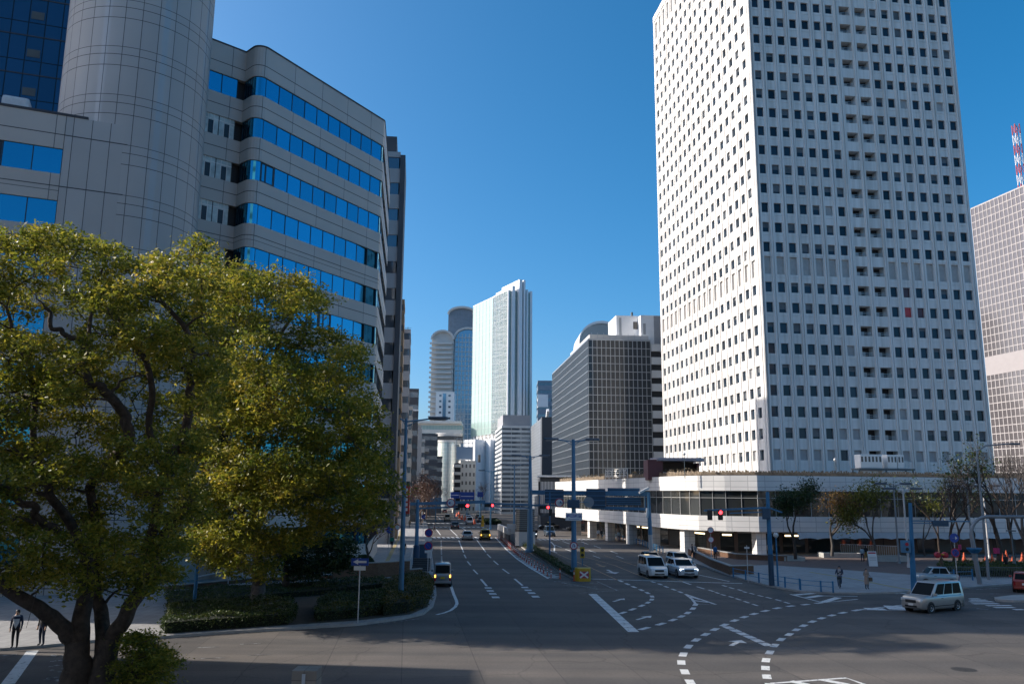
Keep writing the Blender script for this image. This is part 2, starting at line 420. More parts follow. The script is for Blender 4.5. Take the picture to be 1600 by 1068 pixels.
def f(mb):
    # guide dashes bending through the junction
    dashes(mb, zA([(438, 427), (480, 446), (520, 464), (567, 483), (605, 501), (633, 523), (631, 542), (607, 561), (569, 580), (511, 603), (452, 624)]), .3, .55, WHITE)
    dashes(mb, zA([(640, 433), (683, 447), (722, 463), (768, 480), (810, 496)]), .25, .55, WHITE)
    dashes(mb, zA([(903, 574), (888, 598), (855, 625), (816, 647), (763, 669), (688, 694), (585, 722)]), .34, .55, WHITE)
    dashes(mb, zB([(178, 163), (290, 200), (380, 225), (430, 243), (480, 260), (545, 277), (605, 296), (675, 320), (745, 343)]), .2, .62, WHITE)
    dashes(mb, zB([(490, 185), (550, 203), (620, 220), (660, 236), (720, 250), (790, 268), (860, 284), (940, 304), (1010, 325)]), .2, .62, WHITE)
    dashes(mb, zB([(1275, 328), (1165, 340), (1040, 353), (930, 370), (830, 393), (737, 418), (655, 444), (575, 473), (490, 510), (410, 547), (333, 589), (255, 635), (190, 690), (147, 755), (131, 822), (160, 900), (205, 985), (262, 1065)]), .36, .5, WHITE)
    dashes(mb, zB([(1590, 388), (1475, 409), (1385, 430), (1300, 454), (1223, 482), (1150, 516), (1090, 550), (1030, 589), (962, 631), (908, 681), (868, 738), (837, 803), (832, 868), (843, 940), (870, 1015)]), .36, .5, WHITE)
    dashes(mb, zB([(523, 532), (580, 557), (640, 584), (702, 611), (767, 641), (835, 672)]), .5, .82, WHITE)
marking('guide_dash', f)
def f(mb):
    strip(mb, ph([(923, 903.8), (1000, 906), (1080, 908.5), (1160, 911)]), .3, WHITE)
    strip(mb, ph([(676, 842.8), (760, 842.2)]), .35, WHITE)
    a, b = zA([(262, 507), (520, 745)]); 
    for t in range(12):
        p, q = a.lerp(b, t/12), a.lerp(b, (t+.94)/12); strip(mb, [p, q], .62, WHITE)
    p, q = [G(x, y) for x, y in ((51, 1016), (12, 1068))]; strip(mb, [p, q], .5, WHITE)
marking('stop_line', f)
def arrow(mb, tail, head, w=.16, hw=.5, mt=None):
    mt = mt or WHITE
    d = (head-tail); L = d.length; d.normalize(); n = Vector((-d.y, d.x, 0)); hl = min(L*.4, 1.6)
    strip(mb, [tail, head-d*hl], w, mt)
    a, b, c = head-d*hl+n*hw, head-d*hl-n*hw, head
    mb.face([(a.x, a.y, MZ), (b.x, b.y, MZ), (c.x, c.y, MZ)], mt)
def f(mb):
    arrow(mb, *zA([(392, 555), (462, 535)]), .2, .35); arrow(mb, *zA([(537, 668), (630, 643)]), .2, .35)
    arrow(mb, *zB([(545, 683), (632, 636)]), .25, .5); arrow(mb, *zA([(355, 357), (405, 382)]), .3, .7)
    arrow(mb, *zA([(285, 318), (335, 340)]), .3, .6, ORANGE)
marking('road_arrow', f)
def f(mb):
    def hatch(outline, bars, w=.16, bw=.4):
        strip(mb, outline, w, WHITE)
        for a, b in bars: strip(mb, [a, b], bw, WHITE, MZ+.0007)
    o = zA([(840, 508), (1030, 573), (905, 570), (883, 540), (840, 508)])
    hatch(o, [zA([(868, 523), (935, 542)]), zA([(885, 547), (985, 560)])], .2, .3)
    o = zB([(1040, 255), (1310, 325), (1600, 296)]); hatch(o, [zB([(1065, 262), (1235, 247)]), zB([(1180, 284), (1300, 265)]), zB([(1310, 322), (1440, 282)])], .2, .55)
    strip(mb, zB([(1300, 268), (1440, 270), (1600, 272)]), .2, WHITE)
    o = zC([(545, 487), (163, 528), (545, 527)]); hatch(o, [zC([(300, 512), (335, 527)]), zC([(447, 496), (492, 524)])], .2, 1.3)
    o = ph([(1205, 1067), (1322, 1058.5), (1352, 1069)]); hatch(o, [ph([(1235, 1063.5), (1262, 1069)]), ph([(1283, 1061), (1325, 1069)])], .2, .4)
    for a in ([(20, 430), (298, 441)], [(80, 455), (296, 464)], [(70, 437), (300, 478)], [(0, 386), (52, 387)], [(0, 397), (58, 399)], [(0, 409), (64, 411)]):
        strip(mb, zA(a), .22, WHITE if a[0][0] == 0 else WORN)
    e = z5([(440, 470), (540, 580), (640, 668), (760, 750), (930, 850)]); strip(mb, e, .2, WHITE)
    k = z5([(500, 470), (620, 580), (740, 680), (860, 770), (1040, 840)])
    for t in np.linspace(.02, .98, 26):
        i = min(3, int(t*4)); u = t*4-i
        strip(mb, [e[i].lerp(e[i+1], u), k[i].lerp(k[i+1], u)], .4, WHITE, MZ+.0007)
    strip(mb, ph([(933, 908), (965, 922), (905, 926)]), .16, WORN)
marking('hatching', f)
def f(mb):
    for a in ([(45, 260), (220, 330), (415, 420)], [(190, 270), (400, 330), (610, 415)], [(335, 268), (470, 312), (560, 340)], [(720, 400), (830, 430)]): strip(mb, zA(a), .16, ORANGE)
marking('orange_line', f)
def f(mb):
    for x, y in ((48, 210), (98, 188), (213, 190), (180, 216), (115, 237), (292, 215), (262, 244), (287, 277), (397, 249), (433, 279), (20, 168), (20, 245)):
        strip(mb, zA([(x-22, y-8), (x+22, y+8)]), .17, WHITE)
    strip(mb, [G(866, 862), G(866.5, 852), G(861, 846)], .2, WHITE)
    strip(mb, zA([(880, 380), (1000, 405), (1115, 430)]), .16, WHITE)
    for a in ([(250, 858), (380, 852)], [(500, 838), (620, 832)], [(275, 920), (412, 915)], [(545, 902), (675, 897)]):
        strip(mb, [G(240+x/3.707, 780+y/3.707) for x, y in a], .1, WORN)
    strip(mb, [G(560, 978), G(610, 972), G(655, 966)], .1, WORN)
    rn = random.Random(3)
    for i in range(26):
        x, y = rn.uniform(70, 100), rn.uniform(1022, 1068); strip(mb, [G(x, y), G(x+rn.uniform(4, 10), y-rn.uniform(0, 2))], .22, WORN)
    for a in ([(0, 480), (150, 468)],): strip(mb, [G(x/5.714, 940+y/5.714) for x, y in a], .2, WORN)
marking('short_dash', f)
def f(mb):
    def row(x0, x1, y, depth_m, n, duty=.55):
        a, b = G(x0, y), G(x1, y); d = b-a; L = d.length; d.normalize(); nn = Vector((-d.y, d.x, 0))
        for i in range(n):
            p = a+d*(L*(i+.5)/n); strip(mb, [p-nn*.0, p+nn*depth_m], L/n*duty, WHITE)
    row(676, 772, 840.5, 4.2, 13); row(664, 760, 823.5, 3.5, 13); row(668, 770, 817.5, 4, 14)
    row(842, 935, 843.2, 3.2, 13); row(850, 905, 820, 3.5, 10)
    row(655, 745, 804, 3.5, 12)
    for y, x0, x1 in ((445, 1008, 1080), (455, 1008, 1132), (467, 1008, 1178), (481, 1030, 1218), (495, 1130, 1312), (509, 1188, 1335), (524, 1330, 1405)):
        strip(mb, zC([(x0, y), (x1, y-1)]), .45, WHITE)
    strip(mb, zC([(1060, 516), (1140, 524)]), .3, WORN)
    for x in (330, 385, 440, 500): strip(mb, zC([(x, 404), (x+42, 408)]), .4, WHITE)
    strip(mb, zC([(1150, 408), (1225, 409)]), .2, WORN); strip(mb, zC([(1000, 379), (1100, 374), (1230, 366)]), .15, WORN)
marking('crosswalk', f)
m = MB()
c = G(1506, 1045); m.lathe([(0, .006), (.5, .006), (.53, .0)], mat('iron_cover', (.05, .045, .04), .6, .4, var=.3, vs=9), 24, (c.x, c.y, 0))
tag(m.build('manhole_cover'), 'round dark iron manhole cover set in the sunlit asphalt', 'manhole cover')

# pavements with kerbs
def pavement(name, edge, rest, h, top, z_in=None):
    """slab whose kerb runs along edge (ground points, road on the right of the walk)"""
    mb = MB(); poly = [(p[0], p[1]) for p in edge]+rest
    mb.prism(poly, -.02, h, KERB, top)
    return mb.build(name, kind='structure')
kl = ph([(232, 999), (330, 991), (450, 984), (560, 977), (628, 968), (662, 960), (677, 948), (682, 930), (680, 905), (677, 880), (673, 850), (669, 825), (662, 803)])
far_l = [(-38, 420), (-120, 420), (-120, 60), (-40, 49)]
pavement('pavement', kl[::-1], [(kl[0].x-.1, kl[0].y+.3), (-40, 50.5), (-120, 60), (-120, 420), (-45, 420)], .14, PAVE)
kr = ph([(905, 829), (960, 838.5), (1000, 849), (1040, 863), (1090, 882), (1130, 896), (1165, 907), (1200, 916), (1250, 925), (1300, 927.5), (1345, 928), (1400, 927), (1430, 924), (1475, 921), (1512, 919.5), (1540, 917), (1600, 912)])
pavement('pavement', kr, [(110, 84), (200, 90), (200, 420), (30, 420), (8.5, 200)], .14, PAVE)
# near-left corner where two people wait
pavement('pavement', ph([(-160, 1026), (-60, 1018), (5, 1016), (60, 1012), (120, 1006), (190, 998)]), [(-20, 51), (-40, 55), (-75, 52), (-60, 41)], .13, PAVE)
# corner the near tree and the stone post stand on, below the lower edge of the view
m = MB(); m.prism([(-60, 18), (-4.5, 18), (-4.2, 31.2), (-5.5, 32.4), (-20, 33.2), (-60, 33.6)], -.02, .13, KERB, PAVE); m.build('pavement', kind='structure')
# brown paved forecourt in front of the podium
pz = [G(x, y, .14) for x, y in ((1130, 884), (1200, 882), (1310, 889), (1420, 897), (1600, 893))]
m = MB(); m.face([(p.x, p.y, .144) for p in pz]+[(130, 90, .144), (130, 118, .144), (31, 107, .144), (24, 112, .144)], PLAZA); m.build('plaza', kind='structure')
m = MB()
for L in ([(1240, 876), (1330, 884), (1440, 893)], ): pass
tp = [G(x, y, .145) for x, y in ((1265, 893), (1340, 905), (1400, 917), (1424, 921))]
strip(m, tp, .4, TACT, .147)
tp = [G(x, y, .145) for x, y in ((648, 902), (629, 860), (636, 830))]
strip(m, [G(x, y, .14) for x, y in ((598, 890), (612, 862), (622, 842), (632, 815))], .45, TACT, .147)
m.build('tactile_paving', kind='structure')
# traffic island by the right-hand crossing
m = MB(); m.prism([(p.x, p.y) for p in zC([(1188, 447), (1330, 430), (1405, 428), (1480, 440), (1480, 470), (1330, 470), (1200, 462)])], -.02, .15, KERB, CONC)
m.build('traffic_island', kind='structure')
# median: kerbed bed running down the middle
md = [G(x, y) for x, y in ((925, 905), (900, 906), (872, 893), (838, 871), (806, 849), (788, 832), (779, 812))]
mr = [G(x, y) for x, y in ((792, 812), (815, 832), (842, 850), (872, 870), (902, 890), (922, 899))]
m = MB(); m.prism([(p.x, p.y) for p in md+mr], -.02, .16, KERB, SOIL); m.build('median', kind='structure')
m = MB(); bed = [G(x, y) for x, y in ((262, 994), (450, 980), (560, 972.5), (640, 963), (668, 951), (674, 930), (672, 905), (660, 900), (540, 912), (300, 918), (262, 960))]
m.face([(p.x, p.y, .146) for p in bed], SOIL); m.build('planting_bed', kind='structure')
# ================================================================ buildings
DARK = mat('dark_interior', (.02, .022, .026), .6, var=.1)
ROOF = mat('roof_grey', (.25, .25, .25), .9, var=.2)
WHITE_PRECAST = mat('white_precast', (.74, .715, .68), .7, var=.05, vs=.15, bump=.08, bs=8)
_nt = WHITE_PRECAST.node_tree; _b = _nt.nodes['Principled BSDF']; _o = _b.inputs['Base Color'].links[0].from_socket     # rain marks run down the panels
_tc = _nt.nodes.new('ShaderNodeTexCoord'); _mp = _nt.nodes.new('ShaderNodeMapping'); _mp.inputs['Scale'].default_value = (1.6, 1.6, .05)
_n = _nt.nodes.new('ShaderNodeTexNoise'); _n.inputs['Scale'].default_value = 1; _n.inputs['Detail'].default_value = 6
_r = _nt.nodes.new('ShaderNodeValToRGB'); _r.color_ramp.elements[0].position = .35; _r.color_ramp.elements[1].position = .6; _r.color_ramp.elements[0].color = (.8, .79, .77, 1); _r.color_ramp.elements[1].color = (1, 1, 1, 1)
_x = _nt.nodes.new('ShaderNodeMix'); _x.data_type = 'RGBA'; _x.blend_type = 'MULTIPLY'; _x.inputs['Factor'].default_value = 1
_nt.links.new(_tc.outputs['Object'], _mp.inputs['Vector']); _nt.links.new(_mp.outputs['Vector'], _n.inputs['Vector']); _nt.links.new(_n.outputs['Fac'], _r.inputs['Fac'])
_nt.links.new(_o, _x.inputs['A']); _nt.links.new(_r.outputs['Color'], _x.inputs['B']); _nt.links.new(_x.outputs['Result'], _b.inputs['Base Color'])
G_TOWER = glass('tower_window_glass', (.018, .032, .05), metal=.05, rough=.05, wave=.02, var=.5); G_TOWER.node_tree.nodes['Principled BSDF'].inputs['Specular IOR Level'].default_value = .35
BLINDS = mat('pale_blind', (.36, .36, .36), .6, var=.12, vs=.7)
BLIND_MID = mat('drawn_blind', (.11, .12, .13), .5, var=.35, vs=.9)
LOUV = mat('louvre_pale', (.42, .4, .38), .6, var=.12, vs=1.5)
RAILM = mat('rail_grey', (.5, .52, .54), .4, .5, var=.05)
RED_BL = mat('red_poster_glass', (.5, .03, .03), .3, var=.3, vs=.7)
RED_DIM = mat('dim_red_curtain', (.075, .022, .028), .3, var=.35, vs=.7)

# ---------------------------------------------------------------- the white office tower
TC = D(1204, 734, 138); TC.z = 0
dr, dl = dirv(90-7.7), dirv(-7.7)
tower = thing('office_tower', 'tall white office tower with rows of small square windows and two columns of balcony slots', 'building', (TC.x, TC.y, 0), -R(-7.7)*0)
ZT = 126.
PF = 3.553
rows = [(15.18+PF*k-1.78, 15.18+PF*k) for k in range(0, 31)]
wins = []          # (size in px, quad, material, frame?)
def tower_face(L, centres, w, balc, d, p0):
    T = frame((p0.x, p0.y), d)
    mb = MB(T)
    cols = sorted([(c-w/2, c+w/2, 0) for c in centres]+[(c-1.05, c+1.05, 1) for c in balc])
    z0, dep = 8.5, .5
    s = 0.
    edges = []
    for a, b, k in cols+[(L, L, 0)]:
        mb.box(s, a, 0, dep, z0, ZT, WHITE_PRECAST)          # pier
        edges.append((s, a)); s = b
    for a, b, k in cols:
        zz = z0
        for i, (za, zb) in enumerate(rows):
            if i == 9 and not k: za, zb = za-.4, zb+1.0
            if i == 30 and not k: za, zb = za-.3, zb+2.3
            if k: zb = za+1.72
            mb.box(a, b, .012, dep, zz, za, WHITE_PRECAST)     # spandrel
            if not k: mb.box(a-.08, b+.08, -.035, .012, za-.52, za-.46, WHITE_PRECAST)   # ledge under the window
            zz = zb
        mb.box(a, b, .012, dep, zz, ZT, WHITE_PRECAST)
    # twin ribs with a groove between them, up every pier
    for (a, b) in edges:
        if b-a > .5 and b-a < 3:
            c = (a+b)/2
            for o in (-.2, .2): mb.box(c+o-.13, c+o+.13, -.14, 0, z0, ZT-1.2, WHITE_PRECAST)
    for e in (.0, L): mb.box(max(0, e-.25), min(L, e+.25), -.14, 0, z0, ZT-1.2, WHITE_PRECAST) if e > 0 else mb.box(0, .25, -.14, 0, z0, ZT-1.2, WHITE_PRECAST)
    mb.box(0, L, -.2, 0, ZT-1.2, ZT+.4, WHITE_PRECAST)
    rn = random.Random(int(L))
    for a, b, k in cols:
        for i, (za, zb) in enumerate(rows):
            if k:
                zb = za+1.72
                mb.box(a, b, 1.5, 1.6, za-.1, zb+.1, DARK)
                mb.box(a-.05, a, dep, 1.6, za, zb, WHITE_PRECAST); mb.box(b, b+.05, dep, 1.6, za, zb, WHITE_PRECAST)
                mb.box(a-.05, b+.05, dep, 1.6, zb, zb+.1, WHITE_PRECAST); mb.box(a-.05, b+.05, dep, 1.6, za-.1, za, WHITE_PRECAST)
                mb.box(a, b, .2, .24, za+.3, za+.35, RAILM); mb.box(a, b, .2, .24, za+.6, za+.65, RAILM)
                mb.box(a+.5, a+1.1, .9, 1.45, za, za+.9, LOUV)
                continue
            mt = G_TOWER; c = Vector(((a+b)/2, .33, (za+zb)/2))
            if i == 9: za, zb, mt = za-.4, zb+1.0, LOUV
            elif i == 30: za, zb, mt = za-.3, zb+2.3, LOUV
            elif i == 0 and rn.random() < (.85 if L < 50 else .2): mt = BLINDS
            elif i == 1 and L < 50 and (12 < a < 17 or 23 < a < 27): mt = BLINDS
            elif rn.random() < .018: mt = BLINDS
            elif L < 50 and (i, round(a+.665)) in ((7, 27), (7, 29), (8, 27), (8, 32)): mt = RED_BL if (i, round(a+.665)) == (7, 27) else RED_DIM
            W = T @ c
            wins.append(((b-a)*(zb-za)*depth_px(W)**2*(1 if L < 50 else .25), T, (a, b, za, zb), mt))
    return mb
wc = [1.21+2.39*k for k in range(7)]+[24.32+2.39*k for k in range(7)]
mb = tower_face(40.2, wc, 1.33, [18.62, 21.72], dr, TC)
lc = [55-(3.0+2.95*k) for k in range(18)]
fl = TC+dl*55
mb2 = tower_face(55., lc, 1.5, [], -dl, fl)
mb.build('facade', tower); mb2.build('facade', tower)
back = MB(Matrix.Translation((TC.x, TC.y, 0)) @ Matrix(((dr.x, dl.x, 0, 0), (dr.y, dl.y, 0, 0), (0, 0, 1, 0), (0, 0, 0, 1))))
back.box(1.75, 38.4, 1.75, 54.9, 8.5, ZT-.5, DARK, 'f'); back.box(.5, 40.1, .5, 54.9, ZT-.5, ZT-.1, ROOF)
back.box(39.7, 40.15, .5, 54.9, 8.5, ZT-.5, WHITE_PRECAST); back.box(.5, 39.7, 54.5, 54.9, 8.5, ZT-.5, WHITE_PRECAST)
back.build('core', tower)
def pane_into(mb, T, q, mt):
    a, b, za, zb = q; mb.T = T
    mb.face([(a, .34, za), (b, .34, za), (b, .34, zb), (a, .34, zb)], mt)
    if mt is G_TOWER:
        mb.box(a, b, .3, .338, za, za+.05, RAILM, 'kb'); hsh = (math.sin(a*91.7+za*37.3)*43758.5) % 1
        if hsh < .3: mb.face([(a, .335, zb-(zb-za)*(.25+1.9*hsh)), (b, .335, zb-(zb-za)*(.25+1.9*hsh)), (b, .335, zb), (a, .335, zb)], BLIND_MID)
wins.sort(key=lambda w: -w[0])
for w in wins[:100]:
    mb = MB(); pane_into(mb, *w[1:]); mb.build('window', tower)
mb = MB()
for w in wins[100:]: pane_into(mb, *w[1:])
mb.build('window_panes', tower, kind='stuff')

# ---------------------------------------------------------------- podium in front of the tower
TILE = panel('podium_tile', (.82, .79, .75), (.5, .48, .46), 2.2, .72, .035, .55, .05, stain=.12)
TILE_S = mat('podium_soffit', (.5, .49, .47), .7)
G_POD = glass('podium_glass', (.05, .055, .055), metal=.3, rough=.05, wave=.05, var=.3)
MULL = mat('mullion_dark', (.12, .11, .1), .5, .3)
MULL_P = mat('mullion_pale', (.45, .44, .42), .5, .2)
podium = thing('podium_building', 'low white tiled podium with dark glazing between two pale bands, below the white tower', 'building', (33, 112, 0))
pth = [(9.2, 175), (13.6, 152), (18.6, 131), (21.2, 119.5), (22.6, 114.2), (24.6, 111.0), (27.6, 109.0), (31.3, 107.2)]
e0 = Vector((31.3, 107.2, 0)); pth += [tuple((e0+dr*t)[:2]) for t in (12, 24, 36, 48, 60, 75)]
def inset(path, k):
    mb = MB(); P = [Vector((p[0], p[1])) for p in path]; o = []
    for i in range(len(P)):
        d1 = (P[i]-P[max(i-1, 0)]) if i else (P[1]-P[0]); d2 = (P[min(i+1, len(P)-1)]-P[i]) if i < len(P)-1 else d1
        n = Vector((-(d1.normalized()+d2.normalized()).y, (d1.normalized()+d2.normalized()).x)).normalized(); o.append(tuple(P[i]+n*k))
    return o
mb = MB(); mb.wall(pth, 8.15, 10.1, .6, TILE); mb.build('parapet_band', podium)
mb = MB(); mb.wall(pth, 3.05, 4.95, .6, TILE); mb.build('floor_band', podium)
gi = inset(pth, .35)
rear = [(110, 170), (40, 200), (20, 190)]
mb = MB(); mb.prism(inset(pth, .62)+rear, 4.0, 4.6, TILE_S, TILE_S, True); mb.prism(inset(pth, .62)+rear, 9.3, 9.7, ROOF, ROOF, True); mb.build('slab', podium)
seg = 0
for i in range(len(gi)-1):
    a, b = Vector((*gi[i], 0)), Vector((*gi[i+1], 0)); T = frame(a, b-a); L = (b-a).length
    mb = MB(T); mb.face([(0, 0, 4.95), (L, 0, 4.95), (L, 0, 8.15), (0, 0, 8.15)], G_POD)
    n = max(1, round(L/2.2))
    for k in range(n): mb.box(k*L/n-.03, k*L/n+.03, -.09, -.004, 4.95, 8.15, MULL_P)
    mb.box(0, L, -.07, -.004, 7.2, 7.27, MULL_P)
    mb.build('window_band', podium)
gf = inset(pth, 4.5)
SHOP = panel('shopfront_brick', (.16, .11, .09), (.05, .04, .04), 3.2, 3.2, .06, .6, .3)
mb = MB(); mb.wall(gf, 0, 4.0, .4, SHOP); mb.build('ground_floor_wall', podium)
rn = random.Random(5)
LIT = mat('shop_light', (.9, .7, .4), .5, var=0, emit=(1, .75, .42), es=2.2)
for i in range(len(gf)-1):
    a, b = Vector((*gf[i], 0)), Vector((*gf[i+1], 0)); T = frame(a, b-a); L = (b-a).length; n = max(1, round(L/3.4))
    for k in range(n):
        if rn.random() < .2: continue
        mb = MB(T); x0, x1 = k*L/n+.25, (k+1)*L/n-.25
        mb.box(x0, x1, -.05, -.006, .25, 2.7, G_POD if rn.random() < .75 else MULL)
        mb.box(x0, x1, -.1, -.006, 2.7, 2.82, MULL_P)
        if rn.random() < .22: mb.box(x0+.3, x1-.3, -.09, -.055, 2.3, 2.5, LIT)
        mb.build('shopfront', podium)
ci = inset(pth, .9)
for (x, y), w in [(G(1077, 866), 1.6), (G(1003, 846), 1.2), (G(960, 838), 1.2), (G(930, 832), 1.2), (G(905, 826), 1.2)] and [((22.6+1.2, 114.8), 1.5), ((20.9, 124), 1.3), ((18.9, 133), 1.3), ((16.7, 143), 1.3), ((14.6, 152.5), 1.3), ((12.6, 162), 1.3), ((31.6, 108.6), 1.3)]:
    mb = MB(Matrix.Translation((x, y, 0)) @ Matrix.Rotation(R(12), 4, 'Z')); mb.box(-w/2, w/2, -w/2, w/2, 0, 3.4, TILE); mb.build('column', podium)
AWN = mat('awning_cloth', (.5, .5, .5), .8, var=.1)
a = e0+dr*5; T = frame(a, dr); mb = MB(T)
xs = np.linspace(0, 62, 249)
for x0, x1 in zip(xs, xs[1:]):
    f0, f1 = (.16*abs(math.sin(x*math.pi/2.5)) for x in (x0, x1))
    mb.face([(x0, -.5, 3.05-.62-.25+f0), (x1, -.5, 3.05-.62-.25+f1), (x1, -.1, 3.02), (x0, -.1, 3.02)], AWN)
mb.build('awning', podium, label='pale awning with a wavy fringe along the ground floor')

# planting and fence on the podium roof
WOODF = mat('bamboo_fence', (.21, .16, .11), .85, var=.45, vs=2.2)
fp = inset(pth, 1.0)
for nm, i0, i1, lab in (('roof_fence', 0, 6, 'brown roof fence along the curved street side of the white podium'), ('roof_fence', 6, 14, 'brown slatted roof fence in front of the foot of the white tower')):
    mb = MB()
    for i in range(i0, min(i1, len(fp)-1)):
        a, b = Vector((*fp[i], 0)), Vector((*fp[i+1], 0)); L = (b-a).length; T = frame(a, b-a); n = int(L/.32)
        mb.T = T
        for k in range(n):
            x = k*L/n; h = 1.0+rn.uniform(-.08, .12); lean = rn.uniform(-.1, .1)
            mb.face([(x, 0, 9.7), (x+.26, 0, 9.7), (x+.26+lean, 0, 9.72+h), (x+lean, 0, 9.72+h)], WOODF)
        mb.box(0, L, -.06, -.02, 10.25, 10.32, WOODF); mb.box(0, L, .03, .07, 9.7, 10.55, WOODF)
    f_ = mb.build(nm); tag(f_, lab, 'fence')
a, b = D(938, 748, 137), D(972, 742, 131); rsn = thing('roof_sign', 'white roof sign frame seen from behind on the edge of the podium roof', 'sign', (a.x, a.y, 9.7)); d_ = Vector((b.x-a.x, b.y-a.y, 0)); T = frame((a.x+.8, a.y), d_); Ls = d_.length
mb = MB(T)
for z in (10.3, 10.9, 11.5): mb.box(0, Ls, 0, .06, z, z+.07, WHITE_PRECAST)
for k_ in range(7): mb.box(k_*Ls/6-.04, k_*Ls/6+.04, .01, .09, 9.7, 11.6, WHITE_PRECAST)
mb.build('frame', rsn)
mb = MB(T)
for k_ in range(5): x = .3+k_*Ls/5.2; mb.box(x, x+.9, -.1, -.02, 10.45, 10.6, WHITE_PRECAST); mb.box(x, x+.9, -.1, -.02, 11.2, 11.35, WHITE_PRECAST); mb.box(x+.35, x+.5, -.09, -.03, 10.6, 11.2, WHITE_PRECAST)
mb.build('lettering_back', rsn)
# red pavilion on the roof
P = G(1050, 745, 9.7); P = D(1050, 735, 124); bx, by = P.x, P.y
pav = thing('roof_pavilion', 'dark red roof pavilion with a rounded grey canopy on the podium roof', 'pavilion', (bx, by, 9.7))
MAR = mat('maroon_cladding', (.13, .035, .04), .5, var=.12)
CAN = mat('canopy_grey', (.33, .3, .33), .5, .2)
W_ = 7.6
mb = MB(Matrix.Translation((bx, by, 9.7))); mb.box(-W_/2, -W_/2+2.2, -1.5, 2.5, 0, 2.9, MAR); mb.build('side_wall', pav); mb = MB(Matrix.Translation((bx, by, 9.7))); mb.box(W_/2-.3, W_/2, -1, 2.5, 0, 2.5, MAR); mb.build('side_wall', pav)
mb = MB(Matrix.Translation((bx, by, 9.7))); mb.box(-W_/2+2.2, W_/2-.3, 1.4, 2.0, 0, 2.7, mat('rear_wall_brown', (.13, .1, .08), .8)); mb.build('rear_wall', pav)  # rear wall in one even dark brown
mb = MB(Matrix.Translation((bx, by, 9.7)))
o = [(-W_/2+1.4, -1.8), (W_/2-.6, -2.2), (W_/2+.5, -1.6), (W_/2+.9, -.6), (W_/2+.5, 1.2), (W_/2-.5, 2.8), (-W_/2+1.0, 2.8), (-W_/2+.6, .5)]
mb.prism(o, 2.72, 3.2, CAN, CAN, True); mb.build('canopy', pav, bevel=.1)
mb = MB(Matrix.Translation((bx, by, 9.7)))
for k in range(16): mb.box(-W_/2+2.3+k*.32, -W_/2+2.34+k*.32, -1.2, -1.16, 0, 1.1, RAILM)
mb.box(-W_/2+2.2, W_/2-.3, -1.2, -1.15, 1.1, 1.15, RAILM); mb.build('railing', pav)
# white cabins of the window-cleaning plant on the roof
P = D(1390, 738, 119); T = frame((P.x-4.2, P.y), dr)
gon = thing('roof_machinery', 'white window-cleaning cabins on a steel deck with hoops on the podium roof', 'machinery', (P.x-4.2, P.y, 9.7))
CABW = mat('cabin_white', (.78, .76, .72), .45, var=.04)
STEEL = mat('steel_dark', (.1, .12, .13), .5, .5)
mb = MB(T); mb.box(-.2, 8.3, -.3, 1.9, 11.25, 11.5, STEEL); 
for x in (-.1, 4, 8.1): mb.bar((x, -.2, 9.7), (x-.1, -.2, 11.3), .18, .18, STEEL); mb.bar((x, 1.7, 9.7), (x, 1.7, 11.3), .18, .18, STEEL)
mb.build('deck', gon)
mb = MB(T); mb.face([(-.9, -.7, 9.75), (3.8, -.7, 9.75), (3.6, .2, 11.2), (-.2, .2, 11.2)], CABW); mb.face([(4.2, -.7, 9.75), (8.3, -.7, 9.75), (7.9, .2, 11.1), (4.4, .2, 11.1)], CABW); mb.build('skirt', gon)
for x0, x1, n in ((.2, 3.5, 6), (4.3, 5.8, 3), (5.9, 6.9, 2)):
    mb = MB(T); mb.box(x0, x1, 0, 1.6, 11.5, 13.45, CABW); c = mb.build('cabin', gon, bevel=.08)
    for k in range(n):
        w = (x1-x0)/n; mb = MB(T); mb.box(x0+k*w+.13, x0+(k+1)*w-.13, -.012, .03, 12.4, 13.15, MULL); mb.build('window', c)
mb = MB(T)
for x in (6.9, 7.5): mb.lathe([(.5, -.04), (.56, -.04), (.56, .04), (.5, .04), (.5, -.04)], RAILM, 18, (x, .6, 12.1), axis='y')
mb.build('hoop', gon)

# ---------------------------------------------------------------- the grey office building on the left
CLAD = panel('grey_cladding', (.5, .45, .405), (.13, .13, .13), 3.92, 30, .03, .5, .05, stain=.06)
CLADC = panel('grey_cladding_cylinder', (.46, .435, .415), (.11, .11, .115), 1.3, 4.17, .028, .62, .05, spec=.3, shift=(0, -1.15), stain=.06)
JOINT = mat('cladding_joint', (.05, .05, .055), .7)
BLUEG = glass('blue_window_glass', (.045, .3, .44), metal=.95, rough=.03, wave=.012, var=.1)
BLIND_W = mat('window_with_blinds', (.45, .5, .48), .35, var=.35, vs=1.2)
FRAME_D = mat('window_frame_dark', (.025, .028, .035), .4, .3)
grey = thing('office_building', 'grey clad office building with rounded corners and long ribbons of blue glass', 'building', (-24, 72, 0))
k = 1.022
c0 = Vector((-33.2, 61.3, 0)); dA = dirv(66.5)
cyl = Vector((-33.0, 67.7, 0)); CR = 5.8
A_ = c0-dA*22; B_ = c0+dA*2.75                       # left block face
recE = Vector((-25.75, 73.75, 0)); dRc = dirv(47)
recS = recE-dRc*5.2
mainS = Vector((-23.95, 72.05, 0)); dM = dirv(29.5); mainE = mainS+dM*18.9
def rounded(p, q, r, m=6):
    pass
def arc(center, r, a0, a1, n=7): return [Vector((center.x+r*math.cos(R(a)), center.y+r*math.sin(R(a)), 0)) for a in np.linspace(a0, a1, n)]
retd = (mainS-recE).normalized()
